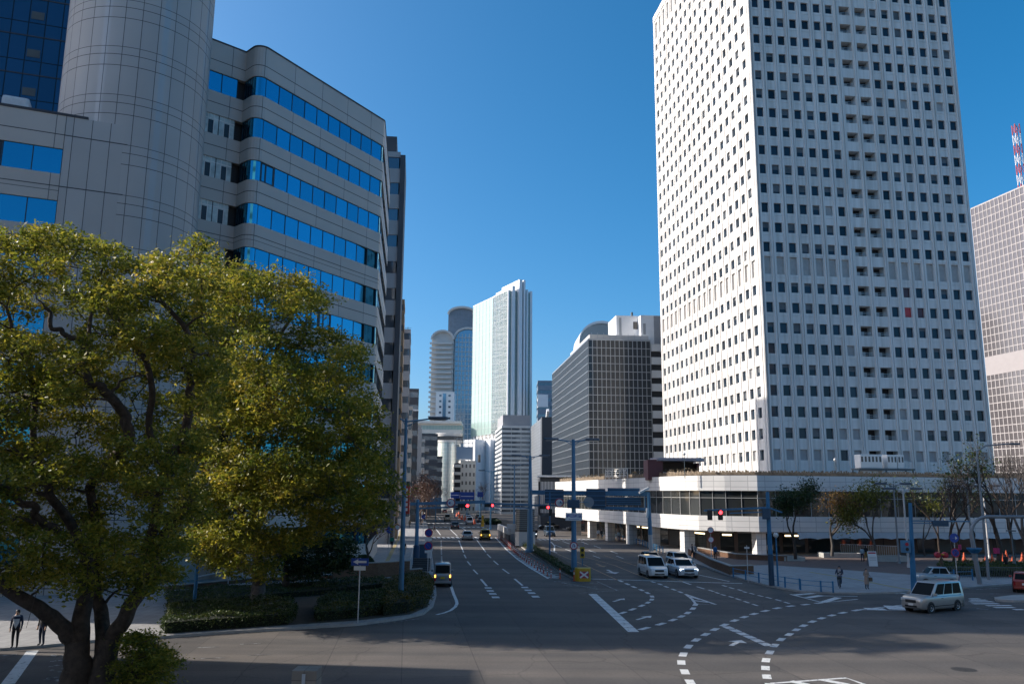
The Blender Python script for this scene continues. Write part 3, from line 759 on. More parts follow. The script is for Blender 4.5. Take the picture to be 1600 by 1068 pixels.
# rounded corner between return wall and main face
def fillet(p, d1, d2, r, n=7):
    """arc tangent to the walk d1 into p and d2 out of p"""
    d1, d2 = d1.normalized(), d2.normalized()
    ang = math.acos(max(-1, min(1, d1.dot(d2)))); t = r*math.tan(ang/2); s = 1 if (d1.x*d2.y-d1.y*d2.x) > 0 else -1
    a = p-d1*t; nrm = Vector((-d1.y, d1.x, 0))*s; c = a+nrm*r
    v = a-c; out = []
    for i in range(n):
        th = s*ang*i/(n-1); out.append(c+Vector((v.x*math.cos(th)-v.y*math.sin(th), v.x*math.sin(th)+v.y*math.cos(th), 0)))
    return out
sideD = dirv(-6.5); sideE = mainE+sideD*20.5
path = [recS, recE]+fillet(mainS, retd, dM, .9)+fillet(mainE, dM, sideD, .9)+[sideE]
ZR = 49.0
tops = [46.0-4.17*k for k in range(11)]
WH = 1.95
def bands(mb, path, ztop, tops, mt=CLAD):
    zz = ztop
    for zt in tops:
        mb.wall(path, zt, zz, .5, mt); zz = zt-WH
    mb.wall(path, 0, zz, .5, mt)
mb = MB(); bands(mb, path, ZR, tops)
p2 = [Vector((p[0], p[1], 0)) for p in path]
outp = inset([tuple(p[:2]) for p in path], -.004)
for zt in tops+[49.0]:                                      # dark horizontal joint in every spandrel
    z = zt+1.08 if zt < 49 else None
    if z: mb.wall(outp, z, z+.07, .02, JOINT)
mb.wall(inset([tuple(p[:2]) for p in path], -.06), ZR-.02, ZR+.12, .6, JOINT)
mb.build('facade', grey)
lp = [A_, B_]
mb = MB(); ltops = [33.4-4.17*k for k in range(8)]; zz = 36.1
T = frame(A_, dA); LL = (B_-A_).length; mb.T = T
def block_wall(x0, x1):
    z = 36.1
    for zt in ltops:
        mb.box(x0, x1, 0, .5, zt, z, CLAD); z = zt-2.05
    mb.box(x0, x1, 0, .5, 0, z, CLAD)
XW = 19.9+.35   # windows end here, plain panel beyond
block_wall(0, XW); mb.box(XW, LL, 0, .5, 0, 36.1, CLADC)
for zt in ltops: mb.box(0, LL, -.005, .0, zt+1.1, zt+1.17, JOINT); mb.box(XW-.02, XW+.02, -.006, 0, 0, 36.1, JOINT)
mb.box(-.05, LL-3, -.05, .5, 36.1, 36.3, JOINT)
mb.build('facade', grey)
T2 = frame(A_, dA)
mb = MB(T2); mb.box(.1, LL-2.5, .55, 16, 0, 35.6, ROOF, 'f'); mb.build('rear_block', grey)
mb = MB(); rb = [recS, recE, mainS+dM*1.0+Vector((-.4, .4, 0)), mainE-dM*.5+Vector((-.5, .3, 0)), sideE+Vector((-.6, 0, 0)), sideE+Vector((-28, 3, 0)), recS+Vector((-16, 14, 0))]
mb.prism([(p.x, p.y) for p in inset([tuple(p[:2]) for p in path], .75) and [Vector((*q, 0)) for q in inset([tuple(p[:2]) for p in path], .75)]]+[tuple((sideE+Vector((-24, -2.5, 0)))[:2]), tuple((recS+Vector((-10, 16, 0)))[:2])], 0, ZR-.4, DARK, ROOF); mb.build('core', grey)
# stair cylinder
mb = MB(); pr = [(CR, 0), (CR, 80)]
mb.lathe(pr, CLADC, 72, (cyl.x, cyl.y, 0)); mb.face([(cyl.x+CR*math.cos(2*math.pi*k/40), cyl.y+CR*math.sin(2*math.pi*k/40), 80) for k in range(40)], ROOF)
for kf in range(3, 19):
    z = 3.66+4.17*kf; mb.lathe([(CR+.004, z), (CR+.004, z+.05)], JOINT, 72, (cyl.x, cyl.y, 0))
    mb.lathe([(CR+.004, z+.95), (CR+.004, z+1.0)], JOINT, 72, (cyl.x, cyl.y, 0))
mb.build('stair_cylinder', grey, smooth=R(40))
# windows: one part per pane, ribbons along every face
gw = []
def ribbon(p, d, L, tops, n, wh, mk, off=.12, first=None):
    T = frame(p, d)
    for r_, zt in enumerate(tops):
        w = L/n
        for i in range(n):
            x0, x1 = i*w+.035, (i+1)*w-.035
            W = T @ Vector(((x0+x1)/2, off, zt-wh/2))
            gw.append((w*wh*depth_px(W)**2, T, (x0, x1, zt-wh, zt, off), mk(r_, i)))
m0 = fillet(mainS, retd, dM, .9)[-1]; m1 = fillet(mainE, dM, sideD, .9)[0]
ribbon(m0, dM, (m1-m0).length, tops, 10, WH, lambda r_, i: BLUEG)
r0 = fillet(mainS, retd, dM, .9)[0]
ribbon(recE, retd, (r0-recE).length, tops, 3, WH, lambda r_, i: BLUEG)
ribbon(recS, dRc, 4.6, tops, 3, WH, lambda r_, i: BLUEG if r_ == 0 or (r_ == 1 and i < 0) else BLIND_W)
ribbon(A_+dA*.3, dA, XW-.3, ltops, 10, 2.05, lambda r_, i: BLUEG)
s0 = fillet(mainE, dM, sideD, .9)[-1]
ribbon(s0, sideD, (sideE-s0).length, tops, 10, WH, lambda r_, i: BLUEG)
for pp in (fillet(mainS, retd, dM, .9), fillet(mainE, dM, sideD, .9)):
    for zt in tops:
        mb = MB(); mb.wall(inset([tuple(p[:2]) for p in pp], .12), zt-WH, zt, .02, BLUEG); mb.build('corner_window', grey)
def gpane(mb, T, q, mt):
    x0, x1, z0, z1, o = q; mb.T = T
    a = (math.sin(x0*12.9+z0*7.7)*.5)*.012 if mt is BLUEG else 0      # panes never hang quite true
    if mt is BLUEG and x0 > 13 and z1 < 34 and abs(T[0][0]-dM.x) < .01: a = .14  # lower right panes turned on purpose so that they mirror the white tower
    mb.face([(x0, o-min(a, 0), z0), (x1, o+max(a, 0), z0), (x1, o+max(a, 0), z1), (x0, o-min(a, 0), z1)], mt)
    mb.box(x0-.035, x0, o-.03, o+.16, z0, z1, FRAME_D, 'tb'); mb.box(x1, x1+.035, o-.03, o+.16, z0, z1, FRAME_D, 'tb')
    if mt is BLUEG and (math.sin(x0*51.7+z0*17.1)*9731.3) % 1 < .07:        # a few casements stand in dark frames
        w = x1-x0
        for u in (0, .32, .9): mb.box(x0+w*u, x0+w*(u+.09), o-.03, o-.013, z0, z1, FRAME_D)
        mb.box(x0, x1, o-.028, o-.012, z1-.16, z1, FRAME_D); mb.box(x0, x1, o-.028, o-.012, z0, z0+.16, FRAME_D)
    if mt is BLIND_W:
        w = x1-x0; mb.box(x0+w*.3, x0+w*.34, o-.02, o-.002, z0, z1, WHITE_PRECAST); mb.box(x0+w*.68, x0+w*.72, o-.02, o-.002, z0, z1, WHITE_PRECAST); mb.box(x0+w*.34, x0+w*.68, o-.008, o-.002, z0, z1-.6, FRAME_D)
        mb.box(x0, x1, o-.03, o-.021, z1-.5, z1-.42, WHITE_PRECAST)
gw.sort(key=lambda w: -w[0])
for w in gw[:100]:
    mb = MB(); gpane(mb, *w[1:]); mb.build('window', grey)
mb = MB()
for w in gw[100:]: gpane(mb, *w[1:])
mb.build('window_panes', grey, kind='stuff')
# things on the roof of the left block
T = frame(A_+dA*9.5, dA)
mb = MB(T); hs = mat('roof_hood_grey', (.22, .215, .2), .6, var=.1)
for a, b in (((0, 36.1), (5.6, 36.1)),):
    pr = [(0, 36.1), (5.2, 36.1), (4.9, 38.2), (3.6, 39.6), (1.6, 39.6), (0, 38.2)]
    pr = [(-2, 35.7), (4.6, 35.7), (4.6, 36.9), (4.0, 37.7), (3.1, 37.8), (1.6, 40.6), (.4, 40.9), (-2, 40.9)]
    mb.face([(x, 1.2, z) for x, z in pr], hs); mb.face([(x, 4.2, z) for x, z in pr[::-1]], hs)
    for (x, z), (u, w) in zip(pr, pr[1:]+pr[:1]): mb.face([(u, 1.2, w), (x, 1.2, z), (x, 4.2, z), (u, 4.2, w)], hs)
mb.box(2.6, 4.3, 1.0, 1.19, 36.4, 37.2, DARK)
tag(mb.build('roof_hood'), 'slanting grey plant hood on the roof of the low grey block beside the cylinder', 'roof plant')
T = frame(A_+dA*15.6, dA)
mb = MB(T); mb.box(0, 1.9, 1.0, 2.6, 35.7, 37.5, mat('white_sheet', (.6, .6, .6), .7, var=.1, vs=3, bump=.6, bs=3)); 
tag(mb.build('wrapped_unit', bevel=.25), 'roof unit wrapped in white sheeting beside the slanting hood', 'roof plant')

# blue glass tower behind it
BT = panel('blue_curtain_wall', (.03, .085, .15), (.012, .02, .032), 1.55, 4.25, .06, .1, .08, metal=.5, stain=.02, wave=.05)
blue = thing('glass_tower', 'dark blue glass tower behind the grey cylinder at the top left', 'building', (-60, 85, 0))
dB = dirv(71); b0 = Vector((-47.85, 80, 0))-dB*26; T = frame(b0, dB)
mb = MB(T); mb.box(-25, 29, 0, 22, 0, 110, BT); mb.build('curtain_wall', blue)
for kf in range(6, 25):
    mb = MB(T); z = 49.5+4.25*(kf-12)+1.95; mb.box(23.4, 24.6, -.04, -.003, z, z+.85, MULL); mb.build('vent', blue)
mb = MB(T)
for kf in range(8, 25): z = 49.5+4.25*(kf-12); mb.box(0, 29, -.05, -.002, z-.06, z+.06, JOINT)
mb.build('floor_line', blue)
# unseen block added past the left edge so that its shadow crosses the foreground
off = thing('unseen_block', 'plain unseen block added beyond the left edge of the view to shade the foreground', 'building', (-60, 30, 0))
mb = MB(); mb.box(-75, -46, 12, 43.2, 0, 26, CLAD); mb.build('wall', off)
# ================================================================ farther buildings
def curtain(name, label, p0, d, L, dep, z0, z1, px, pz, gl, mul, roof=None, mw=.09, parts=None):
    """office block with a fine grid of mullions on the faces one sees; d runs left to right"""
    root = thing(name, label, 'building', (p0[0], p0[1], 0))
    T = frame(p0, d); mb = MB(T); mb.box(0, L, 0, dep, z0, z1, gl); mb.box(-.05, L+.05, -.05, dep+.05, z1, z1+.35, roof or mul); mb.build('curtain_wall', root)
    mb = MB(T)
    for i in range(int(round(L/px))+1): x = i*L/round(L/px); mb.box(x-mw/2, x+mw/2, -.13, -.003, z0, z1, mul)
    n = int(round((z1-z0)/pz))
    for j in range(n+1): z = z0+j*(z1-z0)/n; mb.box(0, L, -.09, -.004, z-mw/2, z+mw/2, mul)
    for i in range(1, int(round(dep/px))+1):
        y = i*dep/round(dep/px); mb.box(-.13, -.003, y-mw/2, y+mw/2, z0, z1, mul); mb.box(L+.003, L+.13, y-mw/2, y+mw/2, z0, z1, mul)
    for j in range(n+1):
        z = z0+j*(z1-z0)/n; mb.box(-.09, -.004, 0, dep, z-mw/2, z+mw/2, mul); mb.box(L+.004, L+.09, 0, dep, z-mw/2, z+mw/2, mul)
    mb.build('mullion_grid', root)
    return root, T
def banded(name, label, p0, d, L, dep, z1, fh, wall, gl, wf=.45, z0=0., roofm=None, pw=1.6):
    """block with bands of windows: core of glass, spandrel bands, small piers"""
    root = thing(name, label, 'building', (p0[0], p0[1], 0)); T = frame(p0, d)
    n = max(1, int(round((z1-z0)/fh))); h = (z1-z0)/n
    mb = MB(T)
    for j in range(n): mb.box(0, L, 0, dep, z0+j*h, z0+(j+1-wf)*h, wall)
    mb.box(0, L, 0, dep, z1, z1+.9, wall); mb.build('wall', root)
    for j in range(n):
        mb = MB(T); za, zb = z0+(j+1-wf)*h, z0+(j+1)*h
        mb.box(.18, L-.18, .18, dep-.18, za, zb, gl, 'tb')
        for i in range(1, int(L/pw)): x = i*L/int(L/pw); mb.box(x-.06, x+.06, .1, .178, za, zb, wall, 'tb')
        for i in range(1, int(dep/pw)): y = i*dep/int(dep/pw); mb.box(L-.178, L-.1, y-.06, y+.06, za, zb, wall, 'tb'); mb.box(.1, .178, y-.06, y+.06, za, zb, wall, 'tb')
        mb.build('window_band', root)
    return root, T
def punched(name, label, p0, d, L, dep, z1, fh, nx, wall, gl, z0=0., sides=True, ww=.5, whf=.5):
    root = thing(name, label, 'building', (p0[0], p0[1], 0)); T = frame(p0, d)
    mb = MB(T); mb.box(0, L, 0, dep, z0, z1, wall); mb.box(-.1, L+.1, -.1, dep+.1, z1, z1+.5, wall); mb.build('wall', root)
    n = max(1, int(round((z1-z0)/fh))); h = (z1-z0)/n; cnt = 0
    faces = [(T, L, nx)]
    if sides:
        d_ = Vector((d[0], d[1], 0)).normalized(); nn = Vector((-d_.y, d_.x, 0)); a = Vector((p0[0], p0[1], 0))
        faces.append((frame(a+d_*L, nn), dep, max(2, int(nx*dep/L))))
    for T2, l, k in faces:
        for j in range(n):
            for i in range(k):
                if cnt >= 98: break
                cnt += 1; w = l/k; x0 = i*w+w*(1-ww)/2; za = z0+j*h+h*.3
                mb = MB(T2); mb.face([(x0, -.012, za), (x0+w*ww, -.012, za), (x0+w*ww, -.012, za+h*whf), (x0, -.012, za+h*whf)], gl)
                mb.box(x0-.08, x0+w*ww+.08, -.12, -.004, za-.12, za, wall)
                mb.build('window', root)
    return root, T

G_GRID = glass('grid_glass', (.05, .065, .08), metal=.05, rough=.08, wave=.02, var=.8); G_GRID.node_tree.nodes['Principled BSDF'].inputs['Specular IOR Level'].default_value = .35
ALU = mat('aluminium', (.38, .4, .42), .4, .6, var=.05)
ALU_W = mat('aluminium_pale', (.6, .58, .55), .5, .2, var=.05)
PALE = mat('pale_stone', (.62, .6, .57), .75, var=.06, vs=.2)
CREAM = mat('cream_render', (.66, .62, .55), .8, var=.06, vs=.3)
GREYW = mat('grey_render', (.33, .33, .34), .8, var=.1, vs=.3)
DARKW = mat('dark_render', (.07, .075, .085), .6, var=.12, vs=.3)
TAN = mat('orange_lit_brown', (.34, .23, .14), .7, var=.1, vs=.4)  # brown wall with the orange light on it put into the colour
G_FAR = glass('far_glass', (.16, .2, .24), metal=.6, rough=.06, wave=.03, var=.3)
G_PALE = glass('pale_green_glass', (.33, .44, .4), metal=.25, rough=.34, wave=.0, var=.12)
G_BLUEP = glass('pale_blue_glass', (.3, .42, .52), metal=.7, rough=.1, wave=.03, var=.15)
WHITE_M = mat('white_metal', (.8, .8, .8), .4, var=.03)
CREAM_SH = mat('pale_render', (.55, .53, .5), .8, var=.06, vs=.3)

# dark gridded block, middle right
gp = Vector((19.5, 210, 0)); gd = dirv(84.5)
grid, T = curtain('gridded_building', 'dark glass office block under a fine silver grid, left of the white tower', gp, gd, 16.3, 63, 0, 46.7, 1.16, 2.03, G_GRID, ALU, mw=.16)
mb = MB(T)
for j in range(13): z = 46-j*3.45; mb.box(16.5, 24, -.2, 6, z-1.9, z, PALE); 
mb.build('stair_band', grid, label='white stacked bands beside the dark grid')
mb = MB(T); mb.box(16.45, 24, .4, 7, 0, 46, DARK); mb.build('stair_core', grid)
mb = MB(T); mb.box(0.5, 16, .5, 30, 46.9, 48.2, PALE); pt = mb.build('parapet', grid)
mb = MB(T); mb.box(8.8, 15.4, 6, 16, 47, 54.6, WHITE_M); mb.box(9.6, 10.2, 5.95, 6, 49, 54, ALU); mb.box(13.4, 14.6, 5.9, 5.99, 51, 53, MULL); ph_ = mb.build('penthouse', grid)
mb = MB(T); mb.box(14.7, 24, 3, 14, 46.5, 54.2, WHITE_M); mb.box(18.2, 24.1, 2.9, 2.99, 46.6, 54.1, GREYW); mb.box(15.3, 16, 2.95, 3, 49, 52, ALU); mb.build('penthouse', grid)
mb = MB(T); mb.tube([(13.6, 8, 54.6), (13.6, 8, 56)], .3, STEEL, 8); mb.tube([(22, 6, 54), (22, 6, 63)], [.12, .05], ALU, 6); mb.build('mast', grid)
for i in range(9): mb = MB(T); mb.bar((1+i*1.6, .3, 46.9), (1+i*1.6, .3, 48.6), .06, .06, ALU); mb.build('rail_post', grid)

# arched glass block behind it
aP = D(905, 540, 285); T = frame((aP.x, 285), dirv(88))
arch = thing('arched_building', 'blue glass block with a curved arch roof peeping over the dark gridded block', 'building', (aP.x, 285, 0))
mb = MB(T); W = 16
zt = D(930, 505, 285).z; zb = zt-7
pts = [(0, zb-30)]+[(W/2-W/2*math.cos(math.pi*t), zb+7*math.sin(math.pi*t)) for t in np.linspace(0, 1, 15)]+[(W, zb-30)]
mb.face([(x, 0, z) for x, z in pts], G_BLUEP); mb.build('glass_front', arch)
mb = MB(T)
for (x, z), (u, w) in zip(pts, pts[1:]): mb.face([(x, -.6, z+.0), (u, -.6, w), (u, -.6, w+.9), (x, -.6, z+.9)], WHITE_M); mb.face([(x, -.6, z+.9), (u, -.6, w+.9), (u, 18, w+.9), (x, 18, z+.9)], PALE)
mb.build('roof', arch)

# tall pale glass slab with white fins, centre
bp0 = Vector((-22.0, 458, 0)); bd = dirv(180-27.0)
L_ = 43.2
sl, T = curtain('glass_slab_tower', 'tall pale green glass slab tower with white vertical fins on its right side', bp0, bd, L_, 13.5, 38.5, 111.5, 4.3, 3.6, G_PALE, mat('fin_pale', (.6, .63, .62), .4, .2), WHITE_M, mw=.14)
c = bp0+bd*L_; nD = dirv(63)
mb = MB(frame(c, nD))
e = lambda px: None
for x0, x1, o, z1 in ((0, .6, -.6, 112), (1.9, 3.6, -1.4, 114), (5.4, 7.2, -2.6, 117.5), (8.0, 9.0, -2.6, 117.5), (10.4, 11.4, -1.2, 113), (12.8, 14, -.8, 112.5)):
    mb.box(x0, x1, o, 18, 38, z1, WHITE_M)
mb.box(0, 14, .6, 18, 38, 111, G_BLUEP); mb.build('fin_wall', sl)
mb = MB(T); mb.box(0, L_, .5, 30, 0, 38.4, PALE)
mb.build('base', sl)
mb = MB(T)
for i in range(9):
    x = 2+i*4.6; mb.bar((x, -.4, 34.2), (x+2.3, -.4, 38.2), .4, .5, WHITE_M); mb.bar((x+2.3, -.4, 38.2), (x+4.6, -.4, 34.2), .4, .5, WHITE_M)
mb.build('truss', sl)

# domed twin tower, far
dm = thing('domed_tower', 'tall grey residential tower with rounded arched roofs and stacked balconies, farthest in the street axis', 'building', (-40, 560, 0))
def at(px, py, Y): return D(px, py, Y)
Y = 560.
def vault(x0, x1, z0, ztop, y0, y1, gl, rim, nm, shoulder):
    mb = MB(); W = x1-x0; zs = ztop-shoulder
    pts = [(x0, z0)]+[(x0+W/2-W/2*math.cos(math.pi*t), zs+shoulder*math.sin(math.pi*t)) for t in np.linspace(0, 1, 13)]+[(x1, z0)]
    mb.face([(x, y0, z) for x, z in pts], gl)
    for (x, z), (u, w) in zip(pts, pts[1:]): mb.face([(x, y0, z), (u, y0, w), (u, y1, w), (x, y1, z)], gl)
    o = mb.build(nm, dm)
    mb = MB()
    for (x, z), (u, w) in zip(pts[1:-1], pts[2:-1]): mb.bar((x, y0-.8, z), (u, y0-.8, w), 1.6, 1.4, rim)
    mb.build('roof_rim', o)
    return o
xl, xm0, xm1, xr = at(674, 560, Y).x, at(699, 560, Y).x, at(736, 560, Y).x, at(742, 560, Y).x
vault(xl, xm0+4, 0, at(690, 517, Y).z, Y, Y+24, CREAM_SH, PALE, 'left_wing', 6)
vault(xm0-1, xm1+2, 0, at(717, 481, Y+16).z, Y+14, Y+34, mat('slate_panel', (.2, .23, .27), .5), PALE, 'centre_block', 5)
vault(at(709, 560, Y).x, xr+4, 0, at(727, 511, Y).z, Y+4, Y+24, G_BLUEP, PALE, 'right_wing', 7)
zb_ = at(690, 535, Y).z
for j in range(34):
    z = zb_-j*3.35
    if z < 20: break
    mb = MB(); s = .5 if j > 24 else 0
    mb.box(xl-1.2-s*3, xm0+3, Y-1.6, Y-.1, z-1.3, z, PALE); mb.box(xm0+3.3, at(709, 560, Y).x-.2, Y-.8, Y+3, z-1.0, z, PALE)
    mb.build('balcony', dm)
mb = MB()
x0, x1 = at(710, 560, Y).x, xr+3
for j in range(36): z = at(727, 525, Y).z-j*3.3; mb.box(x0, x1, Y+3.6, Y+3.9, z-.4, z, PALE)
for i in range(8): x = x0+(x1-x0)*i/7; mb.box(x-.25, x+.25, Y+3.5, Y+3.9, 20, at(727, 520, Y).z, PALE)
mb.build('window_grid', dm)
# white block with a blue stripe before it
Y = 500; p = at(679, 700, Y); q = at(708, 700, Y); z1 = at(690, 613, Y).z
wb, T = punched('striped_block', 'white block with a vertical blue glass stripe at the foot of the domed tower', (p.x, Y), (1, 0), q.x-p.x, 14, z1, 3.3, 2, WHITE_M, G_FAR, z0=20, sides=False, ww=.25, whf=.35)
mb = MB(T); w = q.x-p.x; mb.box(w*.38, w*.56, -.2, -.02, 22, z1-.5, G_BLUEP); mb.build('glass_stripe', wb)
# long low bridge-like building across the street end
Y = 455; p = at(655, 690, Y); q = at(722, 690, Y)
br, T = banded('link_building', 'long low building with a pale flat roof spanning the far end of the street', (p.x, Y), (1, 0), q.x-p.x, 16, at(690, 664, Y).z, 4, PALE, G_PALE, .55, z0=at(690, 683, Y).z-2)
mb = MB(T); w = q.x-p.x; z = at(690, 664, Y).z; mb.box(-2, w*.97, -2, 18, z+.9, z+2.2, PALE); mb.build('roof', br)
# rounded glass building
Y = 420; cx = at(700, 700, Y).x; r_ = abs(at(722, 700, Y).x-at(685, 700, Y).x)/2
rg = thing('round_building', 'pale rounded glass building at the end of the street, left of the blank billboard', 'building', (cx, Y+r_, 0))
RG = panel('round_glass', (.45, .52, .52), (.6, .6, .58), 1.6, 1.8, .14, .12, .08, metal=.6)
zt = at(700, 690, Y).z
mb = MB(); mb.lathe([(r_, 0), (r_, zt)], RG, 40, (cx, Y+r_, 0)); mb.build('glass_wall', rg, smooth=R(40))
mb = MB(); mb.lathe([(0, zt+4.5), (r_+1, zt+4.5), (r_+1, zt+3.9), (r_+.6, zt+3.9), (r_+.6, zt), (0, zt)], PALE, 40, (cx, Y+r_, 0)); mb.build('roof', rg)
mb = MB()
for k in range(24):
    a = R(180+k*7.5); mb.box(cx+(r_+.62)*math.cos(a)-.5, cx+(r_+.62)*math.cos(a)+.5, Y+r_+(r_+.7)*math.sin(a)-.02, Y+r_+(r_+.7)*math.sin(a)+.1, zt+1, zt+3, MULL)
mb.build('louvre', rg)
# white folded panels block
Y = 400; fw = thing('folded_block', 'white windowless block with tall folded panels under the glass slab tower', 'building', (at(755, 775, Y).x, Y, 0))
mb = MB(); zt = at(755, 686, Y).z
xs = [at(x, 775, Y).x for x in (722, 741, 757, 765, 772, 784)]; ys = [Y+6, Y, Y+7, Y+1, Y+6, Y]
pth2 = list(zip(xs, ys))
mb.wall(pth2, 0, zt, 3, WHITE_M); mb.build('folded_wall', fw)
mb = MB(); mb.prism([(xs[0], Y+10), (xs[-1], Y+10), (xs[-1], Y+26), (xs[0], Y+26)], 0, zt-1, PALE, ROOF); mb.build('rear_block', fw)
# white office with billboard
Y = 345; p = at(709, 770, Y); q = at(743, 770, Y)
ob, T = punched('corner_office', 'white corner office with small dark windows below the blank billboard', (p.x+2.6, Y), dirv(83), q.x-p.x-2.6, 12, at(725, 721, Y).z, 3.2, 4, CREAM, MULL, ww=.4, whf=.42, sides=False)
mb = MB(T)
for j in range(8): z = at(725, 721, Y).z-1.1-j*3.05; mb.box(-2.8, .3, -.6, 7, z-1.2, z, CREAM)
mb.box(-2.4, .2, .2, 7, 0, at(725, 723, Y).z, DARK); mb.build('balcony_stack', ob)
mb = MB(T); z = at(725, 721, Y).z
for x in (0, 1.2, 4.2, 7.4): mb.box(x, x+.9, 2, 4, z, z+1.2+(x > 7)*1.8, PALE if x < 7 else MULL)
mb.build('rooftop_unit', ob)
z0, z1 = at(726, 717, Y).z, at(726, 697, Y).z; p, q = at(713.5, 700, Y+3), at(738.5, 700, Y+3)
bb = thing('billboard', 'blank grey-blue billboard on a steel frame above the white corner office', 'billboard', (p.x, Y+3, z0))
mb = MB(); mb.box(p.x, q.x, Y+3, Y+3.4, z0, z1, mat('billboard_blank', (.2, .27, .36), .6, var=.03)); mb.build('board', bb)
mb = MB()
for x in np.linspace(p.x, q.x, 5): mb.bar((x, Y+3.8, z0-4), (x, Y+3.8, z1+3.6), .25, .25, ALU)
for z in (z0-2, z1+1.5, z1+3.5): mb.bar((p.x, Y+3.8, z), (q.x, Y+3.8, z), .2, .2, ALU)
mb.build('steel_frame', bb)
# banded pale office and louvred office on the right of the street axis
Y = 330; p = at(783, 780, Y); q = at(829, 780, Y)
banded('banded_office', 'pale office with white bands and green glass below the glass slab tower', (p.x, Y), dirv(84), q.x-p.x, 30, at(800, 668, Y).z, 1.8, mat('band_white', (.62, .62, .6), .5), G_FAR, .5, pw=3)
o_, T = None, frame((p.x, Y), dirv(84)); 
rt = bpy.data.objects['banded_office']; INV.setdefault(rt.name, Matrix())
mb = MB(T); w = q.x-p.x; z = at(800, 668, Y).z; mb.box(.5, w, 1, 25, z+.9, z+5.2, GREYW); mb.build('plant_screen', rt)
LOUVR = panel('louvre_wall', (.24, .26, .28), (.14, .15, .17), 1.2, 1.1, .1, .5, .1, metal=.3)
Y = 290; p = at(829, 780, Y+40); q = at(847, 780, Y); root = thing('louvred_office', 'grey louvred office beside the dark gridded block', 'building', (q.x, Y, 0))
v = Vector((q.x-p.x, -40, 0)); mb = MB(frame((p.x, Y+40), v)); mb.box(0, v.length, 0, 14, 0, at(847, 652, Y).z, LOUVR); mb.box(v.length-4, v.length+.1, -.1, 12, 0, at(847, 652, Y).z+.2, DARKW); mb.build('louvre_wall', root)
mb = MB(frame((p.x, Y+40), v)); mb.bar((v.length-3, 2, at(847, 652, Y).z), (v.length, 2, at(847, 640, Y).z), .8, 1.2, WHITE_M); mb.build('roof_fin', root)
Y = 400; p = at(840, 700, Y); q = at(858, 700, Y)
r_, T = banded('slim_tower', 'slim blue-grey tower standing between the white fins and the dark gridded block', (p.x, Y), (1, 0), 12, 20, at(848, 597, Y).z, 3.8, mat('bluegrey_panel', (.2, .25, .31), .5), G_FAR, .4, pw=2)
mb = MB(T); z = at(848, 597, Y).z; mb.box(0, 5, -.3, 6, z-12, z-6, WHITE_M); mb.build('balcony', r_)

# far right gridded office with a red and white mast
P0 = Vector((176.1, 305.4, 0)); d_ = dirv(180-12.5)
fr, T = curtain('lattice_building', 'grey office block with a close lattice of pale mullions at the right edge', P0, d_, 62, 50, 0, 116.7, 1.94, 2.8, glass('lattice_glass', (.13, .115, .115), metal=.4, rough=.1, wave=.02, var=.55), mat('lattice_pale', (.38, .345, .33), .6), mw=.28)
mb = MB(T); z = D(1560, 582, 190).z; mb.box(-.1, 62.1, -.15, -.06, 52, 59, mat('lattice_band', (.3, .27, .265), .6, var=.06)); mb.build('blank_band', fr)
mp_ = D(1597, 290, 290); 
mast = thing('roof_mast', 'red and white lattice mast on the roof of the lattice block', 'mast', (mp_.x, 290, 117))
for j, c_ in enumerate(range(7)):
    mt = mat('mast_white', (.7, .66, .64), .5) if j % 2 else mat('mast_red', (.45, .08, .06), .5)
    mb = MB(); z0, z1 = 117+j*3.9, 117+(j+1)*3.9
    for sx, sy in ((-.9, -.9), (.9, -.9), (.9, .9), (-.9, .9)): mb.bar((mp_.x+sx, 290+sy, z0), (mp_.x+sx, 290+sy, z1), .22, .22, mt)
    for s in (-1, 1): mb.bar((mp_.x-.9*s, 289.1, z0), (mp_.x+.9*s, 289.1, z1), .12, .12, mt); mb.bar((mp_.x-.9, 290-.9*s, z0), (mp_.x-.9, 290+.9*s, z1), .12, .12, mt)
    mb.build('segment', mast)

# the row along the left side of the street
def srow(px, Y): return at(px, 775, Y).x
SD = dirv(83.5)                     # the row stands square to the street
def corner(px, Y): p = at(px, 775, Y); return Vector((p.x, Y, 0))
Y = 127; c_ = corner(615.3, Y)
A1, T = banded('slim_office', 'grey-panelled office just behind the grey building with a dark fin along the street', c_-SD*10.5, SD, 9.8, 11, D(620, 246, Y).z, 4.2, mat('light_panel', (.4, .4, .4), .6, var=.05), G_FAR, .45, pw=3)
mb = MB(T); z = D(620, 246, Y).z; mb.box(9.8, 10.6, -.3, 10.8, 0, z+.3, DARKW); mb.build('dark_fin', A1)
mb = MB(T); mb.box(3, 9.0, 4, 10, z, D(612, 222, Y+6).z, DARKW); mb.build('plant_room', A1)
Y = 141; c_ = corner(622.6, Y)
B1, T = banded('tan_office', 'narrow brown office behind the dark fin, its orange light put into the tan colour', c_-SD*9.6, SD, 9.6, 8, D(627, 484, Y).z+1, 3.6, TAN, G_FAR, .3, pw=3)
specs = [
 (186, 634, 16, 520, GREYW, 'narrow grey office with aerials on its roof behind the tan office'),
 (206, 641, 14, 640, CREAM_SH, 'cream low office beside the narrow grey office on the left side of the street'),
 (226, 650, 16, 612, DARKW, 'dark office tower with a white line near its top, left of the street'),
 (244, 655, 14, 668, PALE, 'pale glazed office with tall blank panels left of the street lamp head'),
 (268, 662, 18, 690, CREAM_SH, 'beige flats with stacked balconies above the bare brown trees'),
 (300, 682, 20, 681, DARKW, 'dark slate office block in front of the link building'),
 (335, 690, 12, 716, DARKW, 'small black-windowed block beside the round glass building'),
 (360, 672, 30, 706, GREYW, 'grey mid-rise block at the far left of the street end'),
]
